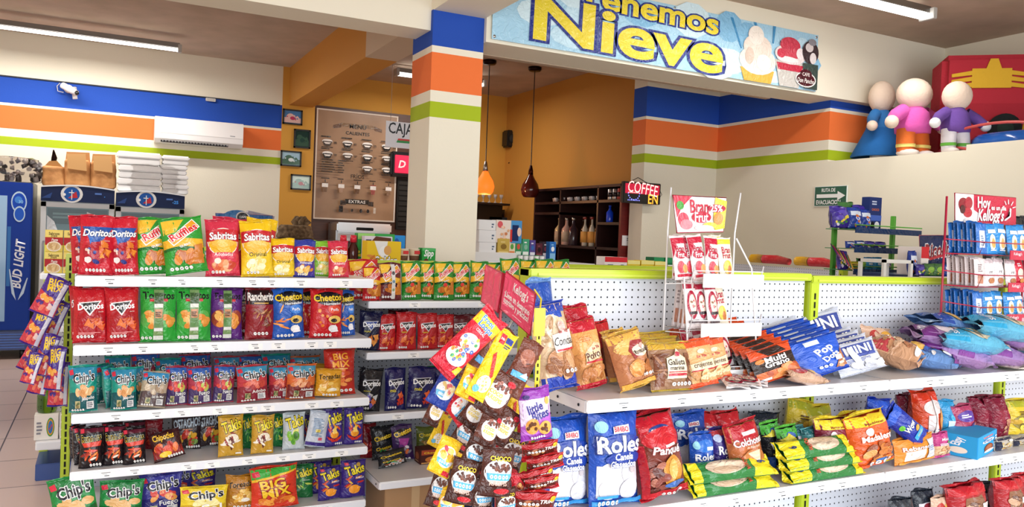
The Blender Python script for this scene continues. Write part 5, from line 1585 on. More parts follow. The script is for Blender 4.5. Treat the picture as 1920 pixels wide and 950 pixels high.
b = MB()
P0, P1 = atY(1007, 585, 1.60), atY(1010, 760, 1.60)
b.box(-.006, .006, -.001, .001, P1.z, P0.z, mat('E8D42C', 'plastic'))
z = P1.z + .01
while z < P0.z - .02:
    b.box(-.0022, .0022, -.0016, -.001, z, z + .008, mat('3A3410', 'matte'))
    z += .016
b.tube([(0, 0, P0.z), (0, -.004, P0.z + .03), (0, .03, P0.z + .05)], .002, mat('C8B020', 'plastic'), n=6)
b.box(-.016, .014, -.004, -.001, P0.z - .055, P0.z + .01, mat('E4D030', 'plastic'), bev=.002)
o = b.build('clip_strip')
o.location = ((P0.x + P1.x) / 2, 1.60, 0)
tag(o, 'yellow perforated plastic clip strip beside the shell bread bag', 'clip strip')


def quad_panel(name, pts, art, base, label, thick=.004, cat='sign', parts=True, kind='print'):
    """pts: TL, TR, BR, BL in space"""
    TL, TR, BR, BL = pts
    nrm = (TR - TL).cross(BL - TL).normalized()
    if nrm.y > 0:
        nrm = -nrm
    w, h = (TR - TL).length, (BL - TL).length
    org = BL.copy()
    t = empty(name, org)
    b = MB()
    f = [TL - org, TR - org, BR - org, BL - org]
    vs = f + [p - nrm * thick for p in f]
    b.add(vs, [(0, 1, 2, 3), (7, 6, 5, 4), (0, 4, 5, 1), (1, 5, 6, 2), (2, 6, 7, 3), (3, 7, 4, 0)], mat(base, kind))

    def fn(X, Y, e):
        u, v = X / w + .5, Y / h
        p = (f[3] * (1 - u) + f[2] * u) * (1 - v) + (f[0] * (1 - u) + f[1] * u) * v
        return tuple(p + nrm * (e + .0003))
    a = Art(b, fn, w, h, L=.06, kind=kind, eps=.0005, clip=False)
    a.draw(art, 3)
    b.build('panel', t)
    b = MB()
    q = [p - nrm * thick / 2 for p in f]
    b.tube(q, thick * .7, mat('A81430', 'plastic'), n=6, close=True)
    b.build('edge_trim', t)
    tag(t, label, cat)
    return t


KR = 'EC4C74'
quad_panel('cereal_sign', [atY(913.5, 497, 1.92), atY(944, 512.5, 1.80), atY(935, 585, 1.80), atY(904, 565, 1.92)],
           [('t', "Kellogg's", .15, .78, .95, 'F8F0F2', dict(b=.02, rot=-4, hs=1.5, sh=.15)), ('e', .1, .44, .35, .13, 'A8C838'), ('t', '¡Lleva un', .05, .52, 1.1, 'F8F0F2', dict(b=.03, rot=-2)), ('t', 'desayuno', 0, .42, 1.3, 'F8F0F2', dict(b=.03)), ('t', 'nutritivo', .0, .32, 1.3, 'F8F0F2', dict(b=.03)), ('r', -.1, .14, .5, .155, 'F8E8EC')],
           KR, 'narrow left panel of the red folded cereal sign')
quad_panel('cereal_sign', [atY(948.5, 509.5, 1.79), atY(1003, 550.5, 1.66), atY(993, 628, 1.66), atY(938.5, 579, 1.79)],
           [('t', "Kellogg's", .15, .76, 1.0, 'F8F0F2', dict(b=.02, hs=1.5, sh=.15)), ('t', '¡Lleva un desayuno', 0, .46, 1.7, 'F8F0F2', dict(b=.03, hs=1.3)), ('t', 'nutritivo y práctico!', 0, .30, 1.7, 'F8F0F2', dict(b=.03, hs=1.3)), ('r', -.15, .12, .45, .135, 'F8E8EC')],
           KR, 'wide right panel of the red folded cereal sign above the strip')
b = MB()
pa, pb = atY(946, 512, 1.80), atY(938, 590, 1.80)
b.tube([pa, pb, atY(936, 640, 1.79), atY(930, 950, 1.80)], .004, mat('B01830', 'plastic'), n=8)
b.tube([atY(990, 628, 1.67), atY(984, 660, 1.69), atY(950, 700, 1.79)], .003, mat('B01830', 'plastic'), n=8)
b.tube([atY(936, 640, 1.79), atY(900, 700, 1.80), atY(850, 950, 1.80)], .004, mat('C8CCD0', 'metal'), n=8)
b.tube([atY(936, 640, 1.79), atY(938, 640, 1.9), atY(985, 560, 2.22)], .004, mat('C8CCD0', 'metal'), n=8)
o = b.build('strip_holder')
tag(o, 'thin red and steel rod holder carrying the cereal sign and packs', 'holder')

# left strip of snack mix bags
GL = 'purple snack mix bags on the left strip'
left = [(84, 640, 34, 80, 14, .0), (100, 600, 36, 78, 20, .02), (64, 660, 32, 74, 24, .04), (110, 720, 34, 84, 2, .05), (78, 700, 34, 80, 14, .06), (72, 610, 36, 80, 24, .08), (95, 555, 44, 76, 24, .10),
        (86, 665, 30, 80, 16, .12), (104, 690, 32, 84, 6, .14), (60, 690, 26, 60, 16, .15)]
pos = ['partly hidden in the middle', 'right side, second from top', 'left side, hidden behind', 'at the lower right', 'low centre', 'left side, second from top', 'topmost, lettering facing out', 'centre, overlapping', 'front right, white edge', 'lowest at the left']
for k, (cx, cy, w, h, roll, dy) in enumerate(left):
    hang('bm_strip', cx, cy, w, h, roll, 3.92 - dy * 1.5, f'purple and red snack bag on left strip, {pos[k]}', yaw=-20 + 7 * (k % 4), group=GL, name='snack_bag')
b = MB()
pa, pb = atY(117, 535, 3.95), atY(112, 760, 3.95)
b.tube([pa, (pa + pb) / 2 + Vector((-.03, -.03, 0)), pb], .006, mat('8A9098', 'metal'), n=6)
o = b.build('clip_strip')
tag(o, 'grey clip strip carrying the purple snack mix bags', 'clip strip')
# ================================================================ bread units
bf = 1.86
U, Lw, Bt = 'bread rack upper shelf', 'bread rack lower shelf', 'bread rack bottom shelf'


def lay(key, cx, cyb, wpx, hm, Y, look, yaw=0, z=SB[0], lift=0.0, lean=-84, cat='bread bag', group=None, name='bread_bag'):
    """a pack lying on a shelf; cx, wpx: middle and width in the picture, hm: its length in metres"""
    p = PROTO[key]
    a, b_ = atY(cx - wpx / 2, cyb, Y), atY(cx + wpx / 2, cyb, Y)
    sx = (b_.x - a.x) / p['w']
    sz = hm / p['h']
    sy = min(sx, sz) * 1.35
    from mathutils import Euler
    e = Euler((math.radians(lean), 0, math.radians(yaw)))
    up = e.to_matrix() @ Vector((0, 0, 1))
    Yc = max(Y, bf + .02)
    c = Vector(((a.x + b_.x) / 2, Yc, z + p['d'] * sy * .5 + lift + max(0, up.z) * hm / 2 * .8))
    loc = c - up * hm / 2
    dy = max(0, c.y + abs(up.y) * hm / 2 + abs(up.x) * (b_.x - a.x) / 2 - 2.225)
    loc.y -= dy
    o = spawn(key, loc, e, (sx, sy, sz), name)
    tag(o, look, cat, group)
    return o


def lay_side(key, x0, x1, y, Y, look, z, lift, flip=False, hm=None, cat='bread pack', name='bun_pack', thick=.05, group=None, tilt=0, rise=0):
    """an elongated pack lying along the shelf front, its face turned to the viewer"""
    p = PROTO[key]
    a, b_ = atY(x0, y, Y), atY(x1, y, Y)
    L_ = b_.x - a.x
    sz = L_ / p['h']
    wd = hm or .09
    sx = wd / p['w']
    sy = thick / p['d']
    c = Vector(((a.x + b_.x) / 2, Y, z + lift))
    R = Matrix.Rotation(math.radians(-52 + rise), 4, 'X') @ Matrix.Rotation(math.radians(-90 if flip else 90), 4, 'Y')
    e = R.to_euler()
    up = R.to_3x3() @ Vector((0, 0, 1))
    o = spawn(key, c - up * L_ / 2, e, (sx, sy, sz), name)
    tag(o, look, cat, group)
    return o


NB = dict(name='bread_bag')


def O(**k):
    d = dict(name='bread_bag')
    d.update(k)
    return d


shelf_row([
    ('dulce_blue', 1000, 1062, 524, .30, 'tall blue frosted pack', O(roll=-6)),
    ('conchas', 1012, 1098, 570, .12, 'clear shell bread bag with blue ends', O(roll=-9, lean=-10)),
    ('tostado', 1062, 1122, 574, .24, 'red topped toast bag behind', O(roll=-6)),
    ('tostado', 1078, 1150, 600, .12, 'red topped toast bag in front', O(roll=-10, lean=-10)),
    ('redtop_bag', 1118, 1166, 604, .28, 'red topped bag leaning on the pegboard', O(roll=-12)),
    ('mantecada', 1138, 1190, 622, .20, 'yellow topped muffin bag behind', O(roll=-10)),
    ('mantecada', 1158, 1238, 628, .06, 'yellow topped muffin bag in front', O(roll=-14, lean=-14)),
    ('galleta', 1190, 1262, 624, .26, 'gold topped biscuit bag, hindmost', O(roll=-2)),
    ('galleta', 1204, 1274, 634, .16, 'gold topped biscuit bag, middle one', O(roll=-2)),
    ('galleta', 1222, 1300, 642, .05, 'gold topped biscuit bag, front one', O(roll=0, lean=-12)),
    ('crema', 1240, 1300, 622, .30, 'orange topped cracker bag, far left rear', O(roll=-8)),
    ('crema', 1280, 1346, 622, .22, 'orange topped cracker bag, second row', O(roll=-10)),
    ('crema', 1312, 1378, 640, .10, 'orange topped cracker bag, right front', O(roll=-9, lean=-12)),
    ('crema', 1288, 1352, 640, .05, 'orange topped cracker bag, left front', O(roll=-7, lean=-12)),
], SB[0], bf, U, 'bread bag', 'bagged bread and biscuits on the upper bread shelf')


def fan(key, xs, ytop, wpx, offs, look, n, roll, lean, zs=SB[0], place='', grp=None, nm='cracker_pack'):
    """a leaning file of equal packs, from the back one to the front one"""
    for k in range(n):
        q = k / max(1, n - 1)
        cx = xs[0] + (xs[1] - xs[0]) * q
        Y = bf + offs[0] + (offs[1] - offs[0]) * q
        p = PROTO[key]
        a, b_ = atY(cx - wpx / 2, ytop, Y), atY(cx + wpx / 2, ytop, Y)
        yt = ytop + (xs[2] if len(xs) > 2 else 0) * q
        H = (atY(cx, yt, Y).z - zs) / math.cos(math.radians(lean)) * 1.04
        sx = (b_.x - a.x) / p['w']
        c = spawn(key, ((a.x + b_.x) / 2, Y, zs + .004 + abs(math.sin(math.radians(roll))) * (b_.x - a.x) * .42), (math.radians(lean), math.radians(roll), math.radians(-8)), (sx, sx, H / p['h']), nm)
        ps = 'hindmost' if k == 0 else ('front one' if k == n - 1 else f'{ORD[k]} from the back')
        tag(c, f'{look}, {ps} of {NUM[n]}', 'pack', grp)


fan('multigrano', (1374, 1466, 44), 622, 74, (.30, .03), 'orange and black multigrain cracker pack', 8, -15, -22, grp='multigrain cracker packs')
fan('pops_blue', (1492, 1552, 26), 624, 78, (.28, .04), 'bright blue cookie pack', 6, -14, -20, grp='bright blue cookie packs')
fan('crackers', (1462, 1500, 16), 604, 66, (.36, .30), 'silver cracker pack in the rear left file', 4, -10, -25, grp='silver cracker packs, rear left')
fan('crackers', (1520, 1560, 6), 602, 92, (.36, .30), 'silver cracker pack in the rear right file', 4, -12, -28, grp='silver cracker packs, rear right')
fan('crackers', (1582, 1622, 20), 638, 74, (.22, .05), 'silver cracker pack in the front right file', 4, -12, -28, grp='silver cracker packs, front right')
for k in range(4):
    cx = 1342 + k * 14
    lay('bar_can', cx + 34, 712, 34, .10, bf + .05 + .02 * (k % 2), f'small white and maroon bar under the multigrain packs, {["left", "second", "third", "right"][k]} one', yaw=-25 - 8 * k, lean=-80, cat='snack bar', group='bars lying under the multigrain packs', name='snack_bar')
lay('toast_pack', 1505, 715, 60, .14, bf + .005, 'small tan pack lying in front of the blue cookie packs', yaw=70, lean=-82)
shelf_row([
    ('toast_pack', 1626, 1688, 616, .22, 'toast pack with red squares', O(roll=8, lean=-24)),
    ('toast_pack', 1648, 1706, 636, .14, 'toast pack with pale label', O(roll=16, lean=-30)),
], SB[0], bf, U, 'bread bag')
lay('bread_red', 1676, 690, 50, .20, bf + .13, 'clear bag of sliced brown bread with red label', yaw=24, lean=-76)
lay('dulce_blue', 1726, 690, 66, .25, bf + .12, 'blue and yellow bread pack lying right of the brown loaf', yaw=40, lean=-80)
lay('dulce_purple', 1778, 690, 62, .28, bf + .11, 'purple bread pack lying between two blue ones, front', yaw=52, lean=-80)
lay('dulce_purple', 1842, 690, 64, .28, bf + .10, 'purple and white bread pack at the shelf edge, right', yaw=60, lean=-82)
lay('tortilla_flat', 1890, 690, 90, .20, bf + .09, 'flat clear pack of pale tortillas at the shelf edge', yaw=10, lean=-86)
lay('dulce_blue', 1752, 680, 54, .24, bf + .26, 'small dark blue pack beside the pegboard', yaw=70, lean=-84, lift=.0)
lay('dulce_purple', 1762, 672, 58, .26, bf + .14, 'violet bread pack on the middle of the pile', yaw=64, lift=.06, lean=-80)
lay('dulce_cyan', 1806, 672, 60, .26, bf + .075, 'light blue bread pack lying in the middle pile, lower', yaw=62, lift=.055, lean=-82)
lay('dulce_blue', 1776, 652, 66, .26, bf + .20, 'dark blue bread pack at the back of the pile', yaw=74, lift=.09, lean=-76)
lay('dulce_purple', 1900, 664, 62, .26, bf + .075, 'violet bread pack under the cyan one at right', yaw=60, lift=.055, lean=-78)
lay('dulce_cyan', 1866, 656, 66, .28, bf + .06, 'large cyan bread pack on top of the pile', yaw=66, lift=.10, lean=-82)
lay('dulce_cyan', 1950, 680, 70, .26, bf + .14, 'cyan bread pack cut by the right edge of the picture', yaw=60, lean=-80)

# ---- lower shelf
shelf_row([
    ('roles', 1022, 1106, 782, .09, 'blue glazed roll bag with white letters', O()),
    ('roles', 1106, 1202, 768, .05, 'blue glazed roll bag with white letters', O(yaw=2)),
    ('panque', 1184, 1246, 772, .22, 'dark red pound cake bag', O(roll=-6)),
    ('panque', 1196, 1296, 778, .04, 'dark red pound cake bag', O(roll=-9, lean=-8)),
    ('roles', 1262, 1330, 775, .26, 'blue roll bag in the back row', O(roll=-3)),
    ('rol_blue', 1296, 1342, 812, .12, 'small blue roll bag', O(roll=-2)),
    ('rol_purple', 1334, 1382, 802, .12, 'purple roll bag', O(roll=-3)),
    ('redtop_bag', 1290, 1346, 776, .30, 'red topped bread bag in the back row', O(roll=8)),
    ('redtop_bag', 1342, 1396, 772, .28, 'red topped bread bag in the back row', O(roll=-6)),
    ('colchon', 1374, 1446, 796, .06, 'red topped orange bread bag', O(roll=-9, lean=-10)),
    ('dark_bag', 1400, 1462, 776, .30, 'black bag in the back row', O(roll=4)),
    ('nito', 1432, 1474, 792, .16, 'black and green cake bag', O(roll=-8)),
    ('nito', 1460, 1504, 800, .12, 'black and green cake bag', O(roll=-6)),
    ('yellow_bag', 1462, 1522, 756, .30, 'olive yellow bag in the back row', O(roll=12)),
    ('yellow_bag', 1506, 1564, 762, .28, 'olive yellow bag in the back row', O(roll=-4)),
    ('donitas', 1480, 1514, 800, .16, 'teal topped sugar ring bag', O(roll=-4)), ('donitas', 1508, 1548, 802, .13, 'teal topped sugar ring bag', O(roll=-6)),
    ('mante_choc', 1530, 1592, 782, .10, 'maroon muffin bag with yellow top', O(roll=0)),
    ('madalenas', 1574, 1622, 776, .16, 'orange bun bag with yellow top', O(roll=-8)),
    ('madalenas', 1596, 1676, 780, .05, 'orange bun bag with yellow top', O(roll=-8, lean=-8)),
    ('wow_blue', 1618, 1668, 752, .24, 'royal blue cake bag at the rear', O(roll=8)),
    ('rebanada', 1676, 1752, 822, .04, 'orange sliced cake bag', O(roll=-4)),
    ('maroon_loaf', 1688, 1726, 738, .24, 'brown loaf bag in the shade', O()),
    ('orange_loaf', 1716, 1762, 732, .16, 'red and white striped loaf bag', O(roll=-3)),
    ('pink_pack', 1748, 1780, 812, .06, 'magenta topped mini bread pack', O(roll=-3)),
    ('cyan_bag', 1756, 1790, 752, .18, 'crumpled cyan bag', O(roll=4)),
    ('pinkblue_bag', 1784, 1828, 760, .16, 'pink and blue bread bag', O(roll=-3)),
    ('maroon_loaf', 1822, 1862, 742, .20, 'tall maroon loaf bag', O()), ('maroon_loaf', 1852, 1888, 744, .16, 'tall maroon loaf bag', O(roll=-4)),
    ('wow_box', 1776, 1852, 806, .09, 'bright blue cake display carton', dict(lean=0, yaw=18, name='display_carton', cat='carton')),
    ('clear_cookie', 1862, 1896, 822, .05, 'clear bag of nut cookies', O(roll=-4)), ('clear_cookie', 1896, 1926, 822, .07, 'clear bag of nut cookies', O(roll=-4)),
    ('yellow_bag', 1884, 1934, 748, .20, 'yellow cracker bag at the far right', O()),
], SB[1], bf, Lw, 'bread bag', 'bagged bread on the lower bread shelf')
hang('wow_blue', 1697, 798, 46, 92, -52, bf + .05, 'royal blue cake bag lying tilted on the sliced cake bag', yaw=0, lean=-14, name='bread_bag', cat='bread bag')
gm = 'green and yellow bun packs'
for k, (x0, x1, y, fl, lf) in enumerate(((1288, 1448, 922, False, .026), (1282, 1446, 900, False, .068))):
    lay_side('medianoche', x0, x1, y, bf + .035, f'green and yellow bun pack, {["lower", "upper"][k]} of the left pile of two', SB[1], lf, fl, hm=.075, thick=.05, group=gm)
for k, (x0, x1, y, fl, lf) in enumerate(((1468, 1608, 905, True, .026), (1462, 1602, 884, True, .066), (1456, 1590, 864, True, .106))):
    lay_side('medianoche', x0, x1, y, bf + .035, f'green and yellow bun pack, {["lowest", "middle", "topmost"][k]} of the right pile of three', SB[1], lf, fl, hm=.075, thick=.05, group=gm)
# ---- bottom shelf
shelf_row([
    ('dark_bag', 1672, 1714, 934, .05, 'dark bag with pale label', O()), ('dark_bag', 1714, 1752, 918, .12, 'dark bag with pale label', O()),
    ('toast_pack', 1748, 1786, 930, .08, 'clear toast bag', O(name='bread_bag')), ('red_bread', 1778, 1846, 908, .06, 'red bread bag', O(roll=-3)), ('dark_bag', 1836, 1876, 904, .16, 'dark bag with pale label', O()),
    ('red_bread', 1866, 1914, 896, .06, 'red bread bag', O()), ('red_bread', 1908, 1950, 886, .08, 'red bread bag', O()),
], SB[2], bf, Bt, 'bread bag', 'bread bags on the bottom bread shelf')

# ================================================================ white wire rack of fruit bars
t = empty('bar_rack', (0, 0, 0))
t['d'] = 0
XA, XB = 1.672, 1.965
wire = mat('F4F4F6', 'enamel')
for x in (XA, XB):
    b = MB()
    b.tube([(x, 2.14, SB[0] + .003), (x, 2.14, 1.62), (x - (.01 if x == XA else -.0), 2.12, 1.76)], .003, wire, n=6)
    b.tube([(x, 2.0, SB[0] + .003), (x, 2.02, 1.30), (x, 2.05, 1.50), (x, 2.13, 1.60)], .003, wire, n=6)
    for z in (1.16, 1.30, 1.46):
        b.tube([(x, 2.14, z - .02), (x, 2.01, z - .01), (x, 1.995, z + .05)], .0022, wire, n=6)
    b.build('side_wire', t)
for k, z in enumerate((1.142, 1.296, 1.456)):
    b = MB()
    for q in range(5):
        y = 2.14 - q * .028
        b.tube([(XA, y, z), (XB, y, z)], .0018, wire, n=5)
    b.tube([(XA, 1.995, z + .035), (XB, 1.995, z + .035)], .002, wire, n=5)
    o = b.build('tray', t)
    b = MB()
    b.box(XA + .03, XB - .005, 1.985, 1.989, z - .018, z + .026, mat('FAFAFA', 'plastic'), bev=.001)
    b.build('label_holder', o)
tag(t, 'white wire rack of fruit bars with a printed header', 'rack')
del t['d']
quad_panel('fruit_bar_header', [atY(1262, 366, 2.10), atY(1362, 371, 2.10), atY(1356, 434, 2.10), atY(1270, 436, 2.10)],
           [('p', [(-1, 1), (-.3, 1), (-.7, .7), (-.95, .4)], 'D03048'), ('e', -.78, .74, .14, .12, '4A9A40'), ('e', -.70, .35, .22, .2, 'D84458'), ('e', -.6, .22, .26, .14, 'E8808A'), ('t', 'Bran', -.05, .72, .72, 'B81838', dict(b=.02, hs=1.4)), ('e', .02, .42, .40, .16, 'B81838'), ('t', 'Frut', .02, .42, .55, 'F8F0F0', dict(b=.02, hs=1.25)),
            ('p', [(.55, 1), (1, .9), (1, .1), (.6, .05), (.5, .4)], 'F0D840'), ('e', .62, .68, .36, .12, 'B01838'), ('t', '25%', .6, .68, .5, 'F8F4F0', dict(b=.04)), ('e', .7, .38, .2, .18, 'D89050'), ('e', .35, .18, .3, .1, 'F0C850'), ('e', .1, .12, .4, .08, 'F0E0E4')], 'F6F0F0', 'printed fruit bar header board on top of the white wire rack')


def bars(spec, z, place):
    for k, (key, x0, x1, yt, Y, roll, w) in enumerate(spec):
        p = PROTO[key]
        a, b_ = atY(x0, yt, Y), atY(x1, yt, Y)
        H = atY((x0 + x1) / 2, yt, Y).z - z
        o = spawn(key, ((a.x + b_.x) / 2, Y, z + .003), (math.radians(-10), math.radians(roll), math.radians(w)), ((b_.x - a.x) / p['w'], 1, H / p['h']), 'snack_bar')
        tag(o, f'wrapped fruit bar, {ORD[k]} from left in the {place} tray of the white rack', 'snack bar', 'fruit bars in the white rack')


bars([('bar_bran', 1266, 1284, 440, 2.09, -2, -40), ('bar_bran', 1270, 1296, 443, 2.05, -5, 0), ('bar_bran', 1286, 1312, 443, 2.07, -3, 0), ('bar_bran', 1304, 1332, 441, 2.05, -7, 0), ('bar_bran', 1326, 1352, 444, 2.04, 3, 0),
      ('bar_bran_y', 1340, 1364, 441, 2.07, -3, 0), ('bar_bran_y', 1354, 1380, 446, 2.04, -2, 0)], 1.456, 'top')
bars([('bar_pale_side', 1264, 1278, 526, 2.10, 2, -50), ('bar_pale_side', 1274, 1288, 528, 2.07, 2, -50), ('bar_pale_side', 1282, 1296, 526, 2.05, 2, -40), ('bar_can', 1292, 1316, 528, 2.04, -3, 0), ('bar_can', 1311, 1334, 530, 2.05, -4, 0), ('bar_can', 1332, 1354, 530, 2.03, -3, 0), ('bar_bran_y', 1348, 1372, 526, 2.06, -8, 0)], 1.296, 'middle')
bars([('bar_bran', 1296, 1322, 606, 2.05, -10, 0), ('bar_can', 1318, 1342, 612, 2.04, -10, 0), ('bar_can', 1338, 1362, 614, 2.05, -12, 0), ('bar_can', 1360, 1386, 612, 2.03, -14, 0)], 1.142, 'bottom')

# ================================================================ red wire rack of cereal bars
RX0, RX1, RY0, RY1 = 3.108, 3.665, 1.99, 2.14
t = empty('cereal_bar_rack', (0, 0, 0))
rw = mat('B82040', 'enamel')
for x in (RX0, RX1):
    for y in (RY1, ):
        b = MB()
        top = 1.815
        b.tube([(x, y, SB[0] + .003), (x, y, top)], .0045, rw, n=8)
        b.tube([(x, y, 1.22), (x, RY0, 1.22), (x, RY0 - .02, 1.27)], .003, rw, n=8)
        b.build('post', t)
TZ = (1.578, 1.447, 1.318, 1.222)
for k, z in enumerate(TZ):
    b = MB()
    for q in range(4):
        y = RY0 + .02 + q * .04
        b.tube([(RX0, y, z - .0), (RX1, y, z - .0)], .0018, rw, n=5)
    for x in (RX0, RX1):
        b.tube([(x, RY1, z), (x, RY0, z), (x, RY0 - .02, z + .05), (x, RY1, z + .06)], .0026, rw, n=6)
    b.tube([(RX0, RY0 - .02, z + .05), (RX1, RY0 - .02, z + .05)], .0026, rw, n=6)
    o = b.build('tray', t)
    b = MB()
    b.box(RX0 + .16, RX1, RY0 - .028, RY0 - .024, z - .016, z + .022, mat('C02848', 'print'), bev=.001)
    a = Art(b, lambda X, Y, e: ((RX0 + .16 + RX1) / 2 + X, RY0 - .0282 - e, z - .016 + Y), RX1 - RX0 - .16, .038, L=9, kind='print', eps=.0003, clip=False)
    a.draw([('t', "Kellogg's", -.75, .62, .28, 'F4E0E6'), ('r', -.5, .2, -.3, .6, 'E8A0B0'), ('t', "Kellogg's", 0, .62, .28, 'F4E0E6'), ('p', [(-.18, .05), (.18, .05), (.1, .45), (-.1, .45)], '2A9A58' if k % 2 == 0 else 'D04868'), ('r', .3, .2, .5, .6, 'E8A0B0'), ('t', "Kellogg's", .78, .62, .28, 'F4E0E6')], 2)
    b.build('price_rail', o)
tag(t, 'red wire rack of cereal bars on the bread shelf at right', 'rack')
quad_panel('cereal_bar_header', [atY(1791, 362, 2.13), atY(1905, 371, 2.13), atY(1905, 422, 2.13), atY(1791, 421, 2.13)],
           [('p', [(-1, 1), (-.42, 1), (-.42, .5), (-.25, .38), (-.3, .1), (-.45, 0), (-1, 0)], 'F4F0F0'), ('e', -.75, .66, .16, .22, '8A1828'), ('e', -.58, .72, .12, .2, 'A82838'), ('e', -.62, .4, .14, .16, 'B82838'), ('e', -.78, .5, .08, .14, '4A1018'), ('e', -.66, .12, .1, .1, 'D8D4D8'), ('t', 'Hoy', -.1, .70, .42, 'F8F2F4', dict(b=.04, hs=1.3)), ('t', 'es un día', .38, .60, .5, 'F8F2F4', dict(b=.03)),
            ('t', "Kellogg's", .12, .28, .85, 'F8F2F4', dict(b=.03, hs=1.4, sh=.2)), ('p', [(.75, .62), (.80, .58), (.78, .3), (.6, .15), (.55, .17), (.72, .34)], 'F8F2F4'), ('p', [(.6, .72), (.56, .86), (.58, .86), (.63, .73)], 'F8F2F4'), ('p', [(.68, .75), (.68, .92), (.70, .92), (.71, .75)], 'F8F2F4'), ('p', [(.77, .72), (.84, .86), (.86, .84), (.79, .70)], 'F8F2F4'), ('p', [(.82, .64), (.93, .68), (.93, .65), (.83, .61)], 'F8F2F4')],
           'C42444', 'red and white header board on the red wire rack')
for tier, (kf, ks, z, ht) in enumerate((('bar_blue', 'bar_side', TZ[0], .126), ('bar_pale', 'bar_pale_side', TZ[1], .114), ('bar_blue', 'bar_side', TZ[2], .106), ('bar_red', 'bar_red', TZ[3], .078))):
    tn = ['top', 'second', 'third', 'bottom'][tier]
    colr = ['light blue', 'pale silver', 'light blue', 'red'][tier]
    p = PROTO[ks]
    for k in range(7):
        y = RY0 + .012 + .0195 * k
        o = spawn(ks, (RX0 + .035 + .006 * (k % 2), y, z + .003), (math.radians(-6), 0, math.radians(-12)), (.055 / p['w'], .85, (ht + .004 * (k % 3)) / p['h']), 'cereal_bar')
        tag(o, f'{colr} cereal bar in the {tn} tray side file, {ORD[k]} from the front', 'cereal bar', 'cereal bars in the red rack')
    p = PROTO[kf]
    for k in range(6):
        x = RX0 + .11 + k * .072
        kk = kf if (tier != 1 or k % 3) else 'bar_red' if k else kf
        p = PROTO[kk]
        o = spawn(kk, (x, RY0 + .02 + .008 * (k % 2), z + .003), (math.radians(-7), math.radians((-3, 2, 0)[k % 3]), 0), (.069 / p['w'], 1.3, (ht + .005 * (k % 2)) / p['h']), 'cereal_bar')
        tag(o, f'{colr} cereal bar facing out in the {tn} tray, {ORD[k]} from left', 'cereal bar', 'cereal bars in the red rack')
# ================================================================ drinks coolers on the back wall
CYF = 10.29


